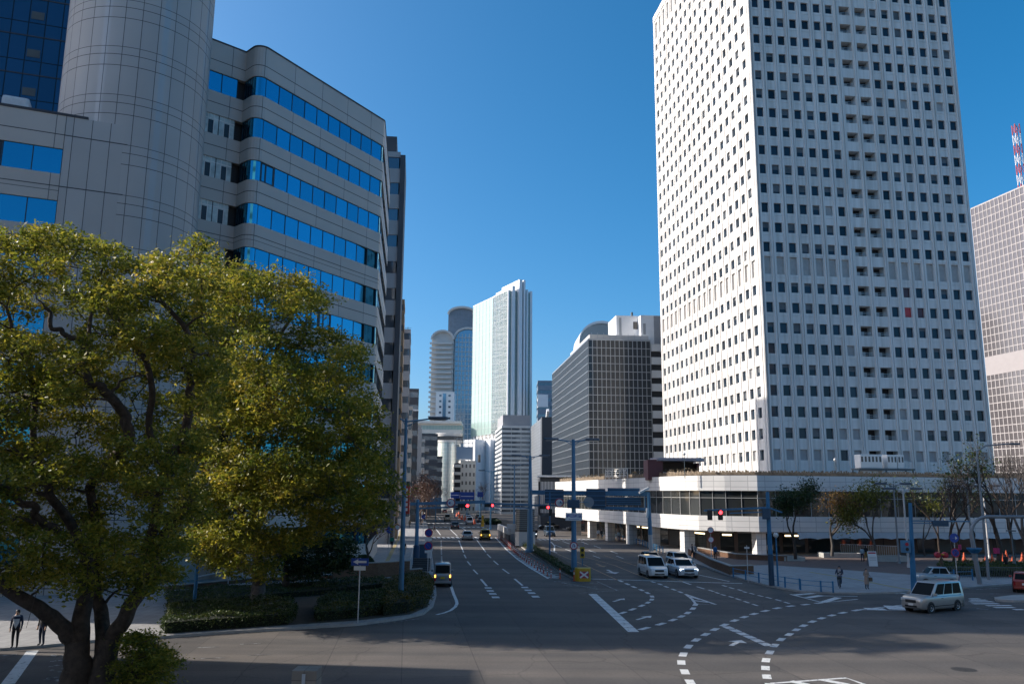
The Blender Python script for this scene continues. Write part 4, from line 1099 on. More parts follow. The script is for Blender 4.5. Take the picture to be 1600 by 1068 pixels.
for i, (Y, px, dep, py, wm, lab) in enumerate(specs):
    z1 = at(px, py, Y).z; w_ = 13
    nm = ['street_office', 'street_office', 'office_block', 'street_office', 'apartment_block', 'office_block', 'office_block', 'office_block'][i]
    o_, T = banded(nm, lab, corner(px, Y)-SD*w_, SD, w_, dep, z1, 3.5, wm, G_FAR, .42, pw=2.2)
    if i == 2: mb = MB(T); mb.box(-.05, w_+.05, -.08, dep+.05, z1-5.2, z1-4.8, WHITE_M); mb.build('white_line', o_)
    if i == 3: mb = MB(T); mb.box(w_-4, w_+.25, -.3, -.01, 4, z1, WHITE_M); mb.box(w_+.01, w_+.3, .2, dep*.6, 4, z1, WHITE_M); mb.build('blank_panel', o_)
    if i == 4:
        for k in range(6): mb = MB(T); mb.box(w_+.01, w_+1.3, 1, dep-2, z1-3-k*3.5, z1-1.9-k*3.5, CREAM_SH); mb.build('balcony', o_)
hid = thing('added_rear_tower', 'tall unseen tower added behind the grey building to shade the foot of the white tower', 'building', (-50, 146, 0))
mb = MB(); mb.box(-64, -44, 145, 153, 0, 74, GREYW); mb.build('wall', hid)  # hidden tower added only for the shade it casts
hid = thing('rear_block', 'unseen mid-rise block added in the gap behind the grey building to shade the road', 'building', (-30, 114, 0))
mb = MB(); mb.box(-44, -20.5, 110.5, 119, 0, 27, GREYW); mb.build('wall', hid)  # hidden filler block added to keep sun off the road
# aerials
mb = MB(); rn = random.Random(2); b = at(632, 520, 186)
for k in range(7):
    x = b.x-rn.uniform(-.5, 4); mb.tube([(x, 190, b.z), (x, 190, b.z+rn.uniform(2, 5))], .07, STEEL, 5); mb.bar((x-.8, 190, b.z+2), (x+.8, 190, b.z+2), .06, .06, STEEL)
tag(mb.build('roof_aerial'), 'cluster of dark aerials on the roof of the narrow grey office', 'aerial')
# right side beyond the podium, low canopy building with white fins
Y = 190; p = at(838, 775, Y); q = at(893, 775, Y)
lowb, T = banded('low_arcade', 'low dark arcade with white vertical fins beyond the left end of the podium', (p.x+1, Y), (1, 0), q.x-p.x, 22, 10.5, 5, DARKW, G_FAR, .5, pw=2)
mb = MB(T); w = q.x-p.x
for k in range(24): mb.box(k*w/24, k*w/24+.14, -.3, -.02, 3.5, 10.4, WHITE_M)
mb.build('fin', lowb)
mb = MB(T); mb.box(-.6, w+.6, -1, 6, 11.4, 11.8, WHITE_M); mb.build('roof_edge', lowb)
# unseen blocks added behind the bridge to cut skylight, bounce sun and be mirrored
for (x, y, w, d, h, ang, lab) in ((-40, -74, 60, 40, 56, 24, 'grey office block behind the footbridge'), (46, -66, 52, 44, 80, 27, 'tall unseen block added behind the footbridge to the right'), (125, -45, 50, 60, 56, 30, 'wide unseen block added beyond the junction behind the right edge')):
    T = frame((x-w/2, y), (math.cos(R(ang)), math.sin(R(ang)))); o = thing('unseen_block', lab, 'building', (x, y, 0))
    mb = MB(T); mb.box(0, w, 0, d, 0, h, panel('unseen_block_wall', (.45, .46, .47), (.1, .11, .12), 3.2, 3.6, .5, .6, .15, stain=.1)); mb.build('wall', o)
# ================================================================ street furniture
POLE = mat('pole_bluegrey', (.075, .2, .33), .45, .2, var=.08, vs=1.5)
POLE_B = mat('pole_blue', (.02, .15, .3), .45, .1, var=.12, vs=1.2)
POLE_G = mat('pole_grey', (.22, .24, .26), .5, .3, var=.1)
POLE_W = mat('pole_pale', (.55, .53, .52), .5, .2, var=.06)
LAMPH = mat('lamp_housing', (.09, .12, .16), .4, .4)
LENS = mat('lamp_lens', (.6, .62, .62), .2)
BLACK = mat('signal_black', (.012, .014, .018), .4)
SIGB = mat('sign_blue', (.02, .07, .35), .4, var=.04)
SIGR = mat('sign_red', (.45, .02, .04), .4, var=.04)
SIGW = mat('sign_white', (.75, .75, .74), .45, var=.04)
SIGBACK = mat('sign_back', (.22, .26, .3), .5, .4)
REDL = mat('red_signal_lens', (.8, .02, .02), .3, var=0, emit=(1, .03, .04), es=5)
OFFL = mat('unlit_signal_lens', (.03, .05, .05), .25)
AMB = mat('amber_lamp', (.9, .4, .05), .3, var=0, emit=(1, .45, .06), es=3)
YEL = mat('safety_yellow', (.55, .33, .02), .5, var=.1, vs=3)
REDP = mat('safety_red', (.5, .06, .03), .5, var=.1, vs=3)
ORA = mat('cone_orange', (.7, .11, .03), .5, var=.08)
BRICKW = panel('low_brick_wall', (.19, .095, .05), (.09, .06, .045), .24, .08, .008, .85, .2, off=.5)

def lamp_post(name, label, loc, h, arms, group, mt=None, rz=0, r0=.2, r1=.1):
    mt = mt or POLE; root = thing(name, label, 'street lamp', loc, 0, group); M = Matrix.Translation(loc)@Matrix.Rotation(rz, 4, 'Z')
    mb = MB(M); mb.tube([(0, 0, 0), (0, 0, h*.3), (0, 0, h+.25)], [r0, r0*.85, r1], mt, 12); mb.lathe([(r0*1.5, 0), (r0*1.5, .25), (r0*1.05, .4)], mt, 12); mb.build('pole', root, smooth=R(40))
    for s, L in arms:
        mb = MB(M); mb.tube([(0, 0, h), (s*L*.6, 0, h+.12), (s*L, 0, h+.22)], .055, mt, 8); mb.tube([(0, 0, h-.35), (s*L*.5, 0, h+.08)], .035, mt, 6); a = mb.build('arm', root, smooth=R(40))
        if L > .8:
            mb = MB(M); x = s*L; 
            o = [(x-s*.15, -.13), (x+s*.5, -.22), (x+s*1.15, -.17), (x+s*1.25, 0), (x+s*1.15, .17), (x+s*.5, .22), (x-s*.15, .13)]
            mb.prism(o, h+.14, h+.36, LAMPH, LAMPH, True); hd = mb.build('lamp_head', root, bevel=.05)
            mb = MB(M); mb.box(min(x+s*.25, x+s*1.05), max(x+s*.25, x+s*1.05), -.12, .12, h+.1, h+.137, LENS); mb.build('lens', hd)
    return root
p = G(626, 940, .14); lamp_post('street_lamp', 'tall blue-grey street lamp standing in the hedge at the left corner', p, 12.3, [(1, 1.75), (-1, .45)], 'street lamps along the road', rz=R(-4))
p = G(897, 896, .16); mid = lamp_post('street_lamp', 'twin-arm street lamp at the near tip of the median beside the striped barrier drum', p, 12.3, [(1, 1.3), (-1, 1.6)], 'street lamps along the road', r0=.28, r1=.16, rz=R(3))
p = G(828, 862, .16); lamp_post('street_lamp', 'twin-arm street lamp on the median beside the louvred ventilation block', p, 12.1, [(1, 1.3), (-1, 1.3)], 'street lamps along the road', r0=.42, r1=.16)
p = Vector((.6, 145, .1)); lamp_post('street_lamp', 'slim twin-arm street lamp in the median where the far crosswalk ends', p, 12.2, [(1, 1.3), (-1, 1.3)], 'street lamps along the road')
p = Vector((-4.3, 182, .1)); lamp_post('street_lamp', 'farthest twin-arm street lamp in the median, before the white folded block', p, 12.2, [(1, 1.5), (-1, 1.5)], 'street lamps along the road')
def globe_lamp(label, x, y, h, r=.22, mt=POLE_B):
    p = G(x, y, .14); root = thing('globe_lamp', label, 'street lamp', p, 0, 'globe lamps on the plaza'); M = Matrix.Translation(p)
    mb = MB(M); mb.tube([(0, 0, 0), (0, 0, h)], [.09, .055], mt, 10); mb.build('pole', root, smooth=R(40))
    mb = MB(M); mb.lathe([(0, h-.1)]+[(r*math.sin(a), h+r-r*math.cos(a)) for a in np.linspace(.4, math.pi, 8)], mat('globe_white', (.6, .6, .58), .3), 14); mb.build('globe', root, smooth=R(60))
globe_lamp('globe lamp on a blue pole beside the blue signal mast at the plaza kerb', 1216, 915, 3.9)
for x, y, h, lab in ((1070, 741, 3.0, 'globe lamp on the podium roof right of the red pavilion'), (1306, 741, 2.4, 'globe lamp on the podium roof in front of the tower windows')):
    p = D(x, y, 111); p.z = 9.7; root = thing('globe_lamp', lab, 'street lamp', p, 0, 'globe lamps on the podium roof'); M = Matrix.Translation(p)
    mb = MB(M); mb.tube([(0, 0, 0), (0, 0, h)], .05, STEEL, 8); mb.build('pole', root); mb = MB(M)
    mb.lathe([(0, h-.05)]+[(.2*math.sin(a), h+.2-.2*math.cos(a)) for a in np.linspace(.4, math.pi, 8)], mat('globe_white', (.6, .6, .58)), 12); mb.build('globe', root, smooth=R(60))

def head(mb_parent, M, vertical=False, lit=0, n=3, back=False):
    """three-lens signal head looking along -y of M"""
    mb = MB(M); s = .42
    if vertical: mb.box(-.2, .2, 0, .2, -n*s/2, n*s/2, BLACK)
    else: mb.box(-n*s/2, n*s/2, 0, .2, -.22, .22, BLACK)
    h = mb.build('signal_head', mb_parent, bevel=.05)
    if back: return h
    for i in range(n):
        c = (0, -.01, (i-(n-1)/2)*s) if vertical else ((i-(n-1)/2)*s, -.01, 0)
        mb = MB(M); mb.lathe([(0, -.012), (.15, -.004), (.16, .01)], REDL if i == lit else OFFL, 14, c, axis='y')
        mb.lathe([(.17, -.16), (.175, .01)], BLACK, 14, c, 0, math.pi, axis='y'); mb.build('lens', h)
    return h
def disc_sign(parent, M, kind, r=.3):
    mb = MB(M)
    def disc(rad, y, mt): mb.lathe([(0, y), (rad, y)], mt, 28, axis='y')
    mb.lathe([(0, .02), (r, .02), (r, 0)], SIGBACK, 28, axis='y')
    if kind == 'parking':
        disc(r, -.004, SIGR); disc(r*.78, -.008, SIGB); mb.bar((-r*.5, -.012, r*.5), (r*.5, -.012, -r*.5), r*.2, .004, SIGR)
    elif kind == 'stopping':
        disc(r, -.004, SIGR); disc(r*.78, -.008, SIGB)
        for s in (-1, 1): mb.bar((-r*.5, -.012-.002*s, r*.5*s), (r*.5, -.012-.002*s, -r*.5*s), r*.2, .004, SIGR)
    elif kind == 'round':
        disc(r, -.004, SIGB); mb.bar((-r*.6, -.012, 0), (r*.3, -.012, 0), r*.25, .004, SIGW); mb.face([(r*.7, -.012, 0), (r*.2, -.012, r*.4), (r*.2, -.012, -r*.4)], SIGW)
    else:
        disc(r, -.004, SIGR); disc(r*.78, -.008, SIGW)
        if kind == 'no_right': mb.bar((-r*.15, -.012, -r*.45), (-r*.15, -.012, r*.2), r*.2, .004, SIGB); mb.bar((-r*.15, -.012, r*.2), (r*.2, -.012, r*.2), r*.2, .004, SIGB); mb.face([(r*.5, -.012, r*.2), (r*.15, -.012, r*.45), (r*.15, -.012, -.05*r)], SIGB)
        elif kind == 'left': mb.bar((r*.5, -.012, -.05*r), (-r*.2, -.012, -.05*r), r*.22, .004, SIGB); mb.face([(-r*.6, -.012, -.05*r), (-r*.1, -.012, .3*r), (-r*.1, -.012, -.4*r)], SIGB)
        elif kind == 'uturn': mb.tube([(-r*.25, -.014, -r*.4)]+[(-r*.25*math.cos(a), -.014, .1*r+r*.25*math.sin(a)) for a in np.linspace(0, math.pi, 7)]+[(r*.25, -.014, -r*.1)], r*.09, SIGB, 6); mb.face([(r*.25, -.016, -r*.45), (r*.0, -.016, -r*.05), (r*.5, -.016, -r*.05)], SIGB)
        mb.bar((-r*.52, -.018, r*.52), (r*.52, -.018, -r*.52), r*.14, .004, SIGR)
    mb.build('sign_disc', parent)
def Mat(p, yaw=0): return Matrix.Translation(p) @ Matrix.Rotation(yaw, 4, 'Z')

# left gantry mast with long arm
p = G(650, 881, .14); lg = thing('signal_mast', 'blue-grey signal mast on the left sidewalk, its arm holding a disc and red signal', 'traffic signal', p, 0, 'signal masts at the junction')
mb = MB(); mb.tube([p, p+Vector((0, 0, 6.7))], [.22, .17], POLE, 12); mb.lathe([(.34, 0), (.34, 1.9), (.22, 2.0)], mat('base_wrap_blue', (.02, .06, .12), .5), 12, p); mb.build('pole', lg, smooth=R(40))
mb = MB(); z = 6.35; a = D(640, 786, p.y); mb.bar((p.x-.8, p.y, z+.02), (p.x+7.2, p.y, z+.3), .24, .3, POLE); mb.bar((p.x, p.y, z-.45), (p.x+5.6, p.y, z-.2), .14, .16, POLE)
for k in range(6): mb.bar((p.x+k*1.0, p.y, z-.4), (p.x+k*1.0, p.y, z), .08, .08, POLE)
mb.build('arm', lg)
c = D(704.5, 785, p.y-.3); disc_sign(lg, Mat(c), 'left', .46)
c = D(722, 789.5, p.y-.3); head(lg, Mat(c+Vector((0.15, 0, 0))), lit=2)
p = G(828, 862, .16); mg = thing('signal_mast', 'blue gantry mast on the median holding red signals on both of its arms', 'traffic signal', p+Vector((.0, -.6, 0)), 0, 'signal masts at the junction')
mb = MB(); q = p+Vector((0, -.62, 0)); mb.tube([q, q+Vector((0, 0, 8.1))], [.19, .17], POLE, 12); mb.build('pole', mg, smooth=R(40))
mb = MB(); mb.bar((q.x, q.y, 6.15), (q.x-6.2, q.y, 6.3), .2, .24, POLE); mb.bar((q.x, q.y, 5.75), (q.x-4.5, q.y, 5.85), .12, .14, POLE); mb.bar((q.x, q.y, 6.1), (q.x+4.2, q.y, 6.15), .2, .24, POLE); mb.build('arm', mg)
c = D(764.5, 789, q.y-.3); head(mg, Mat(c), lit=2)
# overhead sign gantry across the right carriageway
p = G(1018, 868, 0); gz = 7.55
gt = thing('sign_gantry', 'blue steel gantry across the right carriageway carrying dark-backed direction boards', 'gantry', p)
mb = MB(); mb.tube([p, p+Vector((-.1, 0, 2.6))], .27, POLE_W, 12); mb.tube([p+Vector((-.1, 0, 2.6)), p+Vector((-.25, 0, gz+.3))], [.27, .23], POLE, 12); mb.build('pole', gt, smooth=R(40))  # light on the pole's foot put into a paler lower tube
x0 = G(832, 862).x-.2
mb = MB(); mb.bar((x0, 109.5, gz+.2), (p.x-.2, p.y, gz+.1), .42, .55, POLE); mb.bar((D(925, 790, 108).x, 108.6, 5.9), (p.x-.2, p.y, 5.75), .3, .36, POLE)
mb.build('beam', gt)
mb = MB()
for x in (843, 1008): a = D(x, 771, 108.3); mb.bar((a.x, 108.3, gz-.2), (a.x, 108.3, 5.9), .12, .12, POLE)
mb.build('hanger', gt)
BOARD = mat('board_back_blue', (.03, .075, .13), .5, .2, var=.1)
for xa, xb, ya, yb in ((915, 945, 763, 792), (851, 880, 764, 786), (948, 998, 762, 774), (946, 1000, 776, 789)):
    a, b = D(xa, ya, 108.9), D(xb, yb, 108.9); mb = MB(); mb.box(a.x, b.x, 108.0, 108.15, b.z, a.z, BOARD)
    for k in range(4): z = b.z+(a.z-b.z)*(k+.5)/4; mb.box(a.x, b.x, 107.93, 107.998, z-.04, z+.04, POLE)
    mb.build('direction_board', gt)
mb = MB(); a = D(1010, 766, 107); mb.bar(a+Vector((-.9, 0, -.3)), a+Vector((.3, 0, .35)), .5, .25, CABW); mb.build('lamp_head', gt)
a = D(1011, 802, 107.2); mb = MB(); mb.box(a.x-.12, a.x+.12, 107.0, 107.2, a.z-.5, a.z+.7, SIGW); mb.build('small_box', gt)
# thin signal post in front of the gantry
p = G(859, 868, .16); sp = thing('signal_post', 'slim blue signal post with a red light left of the district name board', 'traffic signal', p, 0, 'signal masts at the junction')
mb = MB(); mb.tube([p, p+Vector((0, 0, 7.6))], [.1, .08], POLE_B, 10); mb.build('pole', sp, smooth=R(40))
c = D(851, 792, p.y-.25); head(sp, Mat(c), lit=2)
c = D(860, 800, p.y-.25); head(sp, Mat(c), True, lit=-1, n=2)
# things carried by the near median lamp: street name board, discs
p = G(897, 896, .16)
nb = thing('name_board', 'white district name board with blue characters on the median lamp post', 'sign', (p.x, p.y-.3, 5), 0)
a, b = D(883.5, 800.5, p.y-.32), D(910, 812.8, p.y-.32)
mb = MB(); mb.box(a.x, b.x, a.y-.05, a.y, b.z, a.z, SIGW); mb.build('board', nb, bevel=.015)
tx = bpy.data.curves.new('lettering', 'FONT'); tx.body = '\u6885\u7530\u65b0\u9053'; tx.size = (a.z-b.z)*.5; tx.align_x = 'CENTER'; tx.align_y = 'CENTER'; tx.extrude = .004; tx.offset = .006
to = bpy.data.objects.new('lettering', tx); COL.objects.link(to); to.parent = nb; tx.materials.append(SIGB)
to.location = INV[nb.name] @ Vector(((a.x+b.x)/2, a.y-.056, (a.z+b.z)/2+.06)); to.rotation_euler = (R(90), 0, 0)
bpy.context.view_layer.update(); _me = bpy.data.meshes.new_from_object(to.evaluated_get(bpy.context.evaluated_depsgraph_get()))
t2 = bpy.data.objects.new('lettering', _me); COL.objects.link(t2); t2.parent = nb; t2.location = to.location; t2.rotation_euler = to.rotation_euler; bpy.data.objects.remove(to); t2.name = 'lettering'
mb = MB(); mb.box(a.x+.3, b.x-.3, a.y-.056, a.y-.051, b.z+.1, b.z+.14, SIGB); mb.build('underline', nb)
mb = MB(); mb.tube([(a.x+.3, a.y+.02, a.z), (a.x+.3, a.y+.02, b.z)], .03, POLE, 6); mb.tube([(a.x+.3, a.y+.15, (a.z+b.z)/2), (p.x, p.y, (a.z+b.z)/2)], .04, POLE, 6); mb.build('bracket', nb)
s = thing('road_sign', 'no-turning disc with an arrow fixed low on the median lamp post', 'sign', (p.x, p.y-.35, 2)); disc_sign(s, Mat(D(896.5, 852, p.y-.36)), 'uturn', .36)
s = thing('road_sign', 'no-turning disc hung high to the left of the median lamp post', 'sign', (p.x, p.y-.3, 6)); c = D(874, 785, p.y+1.2); disc_sign(s, Mat(c), 'no_right', .43)
mb = MB(); mb.bar(c+Vector((0, .06, 0)), (p.x, p.y, c.z+.05), .06, .06, POLE); mb.build('arm', s)
s = thing('signal_head_pair', 'dark signal heads clamped to the median lamp post above the name board', 'traffic signal', (p.x, p.y, 6))
mb = MB(); mb.box(p.x-.65, p.x+.55, p.y-.4, p.y-.15, 6.2, 7.0, BOARD); mb.build('housing', s, bevel=.08)
mb = MB(); c = D(920, 784, p.y+.3); mb.lathe([(0, 0), (.5, 0), (.5, .05), (0, .05)], SIGBACK, 24, c, axis='y'); mb.bar(c, (p.x, p.y, c.z), .06, .06, POLE); tag(mb.build('road_sign'), 'grey back of a round road sign to the right of the median lamp post', 'sign')
# wind-blown small parts of the median: barrier drum, flashing beacon
p = G(912, 907, 0); dr_ = thing('barrier_drum', 'yellow crash barrier block with a white cross at the near tip of the median', 'barrier', p)
mb = MB(Matrix.Translation(p)); mb.prism([(-.75, -.1), (-.5, -.45), (.45, -.45), (.62, -.2), (.62, .6), (-.75, .6)], 0, 1.12, YEL, YEL); mb.build('body', dr_, bevel=.08)
mb = MB(Matrix.Translation(p)); 
for s_ in (-1, 1): mb.bar((-.35*s_, -.47-.003*s_, .32), (.35*s_, -.47-.003*s_, .82), .14, .01, SIGW, up=(0, 1, 0))
mb.box(-.4, .42, -.463, -.455, .28, .86, mat('cross_red', (.4, .05, .1), .5)); mb.build('warning_plate', dr_)
p = G(910, 883, 0); fb = thing('flashing_beacon', 'small yellow twin-lens beacon on a short post behind the barrier block', 'beacon', p)
mb = MB(Matrix.Translation(p)); mb.tube([(0, 0, 0), (0, 0, .9)], .05, POLE, 8); mb.tube([(.1, 0, 1.9), (.12, 0, 2.4)], .02, POLE, 6); mb.build('post', fb)
mb = MB(Matrix.Translation(p)); mb.box(-.24, .24, -.15, .15, .8, 1.95, YEL); b_ = mb.build('housing', fb, bevel=.05)
for z in (1.12, 1.62): mb = MB(Matrix.Translation(p)); mb.lathe([(0, -.17), (.17, -.16), (.17, -.14)], BLACK, 14, (0, 0, z), axis='y'); mb.build('lens', b_)
# delineator posts along the hatched edge
dp = thing('delineator_post', 'red flexible delineator post with white bands in the hatched strip beside the median', 'delineator post', (0, 0, 0), 0, 'delineator posts along the hatched strip')
mb = MB(); mb.lathe([(.11, 0), (.11, .03), (.045, .05)], REDP, 10); mb.lathe([(.04, .05), (.04, .78), (.0, .8)], REDP, 10); mb.build('post', dp)
for z in (.36, .56): mb = MB(); mb.lathe([(.042, z), (.042, z+.1)], SIGW, 10); mb.build('band', dp)
e = z5([(450, 470), (560, 580), (660, 668), (780, 750), (930, 845)]); k_ = z5([(495, 470), (610, 580), (730, 680), (850, 770), (1010, 835)])
posts = []
def along(L, t):
    ln = [(b-a).length for a, b in zip(L, L[1:])]; t *= sum(ln)
    for i, l in enumerate(ln):
        if t <= l or i == len(ln)-1: return L[i].lerp(L[i+1], min(1, t/l))
        t -= l
for t in np.linspace(0, 1, 34): posts.append(along(e, t)+Vector((.25, 0, 0)))
for t in np.linspace(.02, .94, 26): posts.append(along(k_, t)+Vector((-.3, 0, 0)))
for q in posts: put(dp, (q.x, q.y, 0))
for (x, y), lab in (((1043-900+0, 0), None),): pass
for x, y, lab in ((875, 903.5, 'orange delineator post standing alone at the left side of the median tip'), (897, 907, 'orange delineator post just left of the yellow barrier block')):
    p = G(x, y, 0); o = thing('delineator_post', lab, 'delineator post', p); mb = MB(Matrix.Translation(p)); mb.lathe([(.13, 0), (.13, .03), (.055, .06)], REDP, 10); mb.lathe([(.05, .05), (.05, .9), (0, .93)], ORA, 10); mb.build('post', o)
    mb = MB(Matrix.Translation(p)); mb.lathe([(.052, .55), (.052, .75)], SIGW, 10); mb.build('band', o)
# ventilation block and low walls in the median
p = G(821, 852, .16); vb = thing('ventilation_block', 'grey louvred ventilation block with a rounded white base on the median', 'ventilation block', p)
LV = panel('louvre_block', (.2, .21, .2), (.08, .08, .08), 2, .28, .06, .6, .08)
Pq = [(-1.4, 0), (-.9, -.7), (.5, -.8), (1.3, -.2), (1.5, 8), (.4, 12), (-1.2, 12)]
mb = MB(Matrix.Translation(p)); mb.prism(Pq, 2.0, 5.2, LV, ROOF); mb.build('louvre', vb)
mb = MB(Matrix.Translation(p)); mb.prism([(x*1.08, y*1.05-.1) for x, y in Pq], 0, 2.0, PALE, PALE); mb.build('base', vb, bevel=.1)
mb = MB(Matrix.Translation(p)); mb.prism([(x*1.1, y*1.06-.1) for x, y in Pq], 2.02, 2.22, MULL, MULL); mb.build('rim', vb)
a, b = Vector((-2.2, 148, 0)), Vector((-.3, 128, 0)); T = frame(a, b-a); L = (b-a).length
ew = thing('entrance_wall', 'pale parapet of an underpass entrance in the median behind the louvred block', 'wall', (a.x, a.y, 0))
mb = MB(T); mb.box(0, L, 0, .3, 0, 1.5, DARKW); mb.box(0, L, -.05, .35, 1.5, 2.4, PALE); mb.box(0, L, 1.7, 2, 0, 2.4, PALE); mb.build('parapet', ew)
p = G(790, 845, 0); nbd = thing('notice_board', 'blank white notice board on two legs in the median', 'notice board', (.2, 131, 0))
mb = MB(Matrix.Translation((.2, 128.5, 0))); mb.box(-.75, .75, 0, .06, 1.7, 3.1, SIGW); mb.build('board', nbd)
for s_ in (-.6, .6): mb = MB(Matrix.Translation((.2, 128.5, 0))); mb.tube([(s_, .08, 0), (s_, .08, 3)], .04, POLE_G, 6); mb.build('leg', nbd)
ob = thing('orange_beacon', 'orange round-topped road beacon standing in the far crossing', 'beacon', G(755, 823))
mb = MB(Matrix.Translation(G(754, 822))); mb.lathe([(.4, 0), (.36, .6), (.22, 1.9), (.3, 2.0), (.24, 2.5), (0, 2.7)], YEL, 14); mb.build('body', ob, smooth=R(40))
# right-hand blue signal mast by the plaza kerb
p = G(1206, 914, .14); rm = thing('signal_mast', 'leaning blue signal mast at the plaza kerb showing a red light', 'traffic signal', p, 0, 'signal masts at the junction')
top = D(1199, 768, p.y); mb = MB(); mb.tube([p, p.lerp(top, .33)], [.24, .22], mat('pole_base_dark', (.02, .06, .11), .5), 12); mb.tube([p.lerp(top, .33), top], [.2, .15], POLE_B, 12); mb.build('pole', rm, smooth=R(40))
mb = MB(); a = D(1100, 797, p.y-.3); b = top+Vector((0, -.1, -1.3)); mb.bar(a, b, .14, .14, POLE_B); mb.bar(b+Vector((0, 0, -.35)), a+Vector((2.2, 0, -.2)), .08, .08, POLE_B); mb.bar(b, D(1222, 800, p.y), .12, .12, POLE_B); mb.build('arm', rm)
head(rm, Mat(D(1126, 804, p.y-.5)), True, lit=1, n=2); head(rm, Mat(D(1109.5, 804, p.y-.4)), True, n=2, back=True)
mb = MB(); c = D(1196, 803, p.y); mb.box(c.x-.35, c.x+.3, p.y-.4, p.y-.15, c.z-.4, c.z+.5, BOARD); mb.build('control_box', rm, bevel=.06)
# second blue mast right of it
p = G(1428, 924, .14); r2 = thing('signal_mast', 'upright blue signal mast behind the silver van, its signal seen from behind', 'traffic signal', p, 0, 'signal masts at the junction')
top = D(1422, 785, p.y); mb = MB(); mb.tube([p, p.lerp(top, .35)], [.22, .2], POLE_B, 12); mb.tube([p.lerp(top, .35), top], [.18, .13], POLE_B, 12); mb.build('pole', r2, smooth=R(40))
mb = MB(); b = D(1423, 813, p.y); c = D(1515, 814, p.y); mb.bar(b, c, .1, .1, POLE); mb.bar(b+Vector((0, 0, -.2)), D(1475, 817, p.y), .07, .07, POLE); mb.build('arm', r2)
c = D(1468, 817, p.y); mb = MB(); mb.box(c.x-.62, c.x+.62, p.y-.25, p.y, c.z-.23, c.z+.23, BOARD); mb.build('signal_head', r2, bevel=.05)
c = D(1414, 853, p.y); mb = MB(); mb.box(c.x-.42, c.x+.3, p.y-.35, p.y-.1, c.z-.48, c.z+.48, POLE); mb.build('signal_head', r2, bevel=.03)
mb = MB(); mb.lathe([(0, -.02), (.14, -.01)], SIGR, 12, (c.x, p.y-.36, c.z+.18), axis='y'); mb.lathe([(0, -.02), (.14, -.01)], BLACK, 12, (c.x, p.y-.36, c.z-.2), axis='y'); mb.build('lens', r2)
# grey curved mast at the right
p = G(1531, 912, .14); cm = thing('curved_mast', 'grey mast with a pipe arm curving off to the right, behind the silver van', 'traffic signal', p, 0)
z0 = D(1527, 835, p.y).z; z1 = D(1560, 803, p.y).z
pts = [p, Vector((p.x-.25, p.y, 3.2)), Vector((p.x-.35, p.y, z0))]+[Vector((p.x-.35+1.5*(1-math.cos(a)), p.y, z0+1.55*math.sin(a))) for a in np.linspace(.2, math.pi/2, 6)]+[Vector((p.x+9, p.y, z0+1.6))]
mb = MB(); mb.tube(pts, [.2, .19, .18]+[.15]*6+[.11], POLE_G, 12); mb.build('pole', cm, smooth=R(50))
mb = MB(); c = D(1531, 860, p.y); mb.lathe([(.3, 0), (.6, .35), (.6, .45), (.2, .45)], POLE_B, 16, (p.x-.22, p.y, c.z-.2)); mb.build('collar', cm, smooth=R(40))
# small road signs on posts
def sign_post(label, x, y, h, signs, mt=POLE_W, g=None):
    p = G(x, y, .14); root = thing('road_sign', label, 'sign', p, 0, g); mb = MB(Matrix.Translation(p)); mb.tube([(0, 0, 0), (0, 0, h)], .035, mt, 8); mb.build('pole', root)
    for kd, z, r_ in signs:
        if kd == 'plate': mb = MB(Matrix.Translation(p)); mb.box(-r_, r_, -.06, -.04, z-r_*.35, z+r_*.35, SIGW); mb.build('plate', root)
        elif kd == 'arrow':
            mb = MB(Matrix.Translation(p)); mb.box(-.5, .5, -.07, -.05, z-.2, z+.2, SIGB); mb.box(-.15, .38, -.08, -.071, z-.06, z+.06, SIGW); mb.face([(-.4, -.078, z), (-.1, -.078, z-.15), (-.1, -.078, z+.15)], SIGW); mb.build('sign_plate', root)
        else: disc_sign(root, Mat(p+Vector((0, -.06, z))), kd, r_)
    return root
sign_post('blue one-way sign with a white left arrow in front of the hedge', 559, 972, 3.6, [('arrow', 3.38, .5), ('plate', 3.02, .34)])
sign_post('pair of no-parking discs above small white plates on a pole beside the small silver van', 668, 905, 4.1, [('parking', 3.95, .35), ('plate', 3.4, .3), ('parking', 2.85, .36), ('plate', 2.35, .3)])
sign_post('pair of grey road discs seen from behind above a pale pole by the white SUV', 1112, 883, 3.9, [('back', 3.7, .34), ('back', 2.7, .34)])
sign_post('narrow blue walkway plate on a pale pole by the low brick planter', 1169, 909, 3.1, [('plate', 2.9, .22)])
sign_post('two blue no-stopping discs on a leaning grey pole behind the silver van', 1497, 917, 4.2, [('round', 4.0, .38), ('stopping', 2.8, .38)])
for x, y, h, kd, lab in ((661, 838, 3.6, 'round', 'blue round sign on a thin pole at the far end of the left kerb'), (607, 868, 3.2, 'round', 'blue round sign near the person in the green coat on the left sidewalk'), (620, 862, 3.3, 'back', 'grey round sign back next to the left street lamp'),):
    sign_post(lab, x, y, h, [(kd, h-.2, .36)])
# red vertical shop sign on the left row
c = D(634, 778, 150); rs = thing('shop_sign', 'red upright shop sign projecting from the left street row', 'sign', c); mb = MB(); mb.box(c.x-.7, c.x+.7, 149.8, 150.2, c.z-2.7, c.z+2.2, mat('sign_red_panel', (.42, .05, .04), .5, var=.15, vs=1.5)); mb.build('panel', rs)
mb = MB()
for k in range(5): mb.box(c.x-.38, c.x+.38, 149.77, 149.798, c.z+1.2-k*.85, c.z+1.75-k*.85, SIGW)
mb.build('lettering', rs)
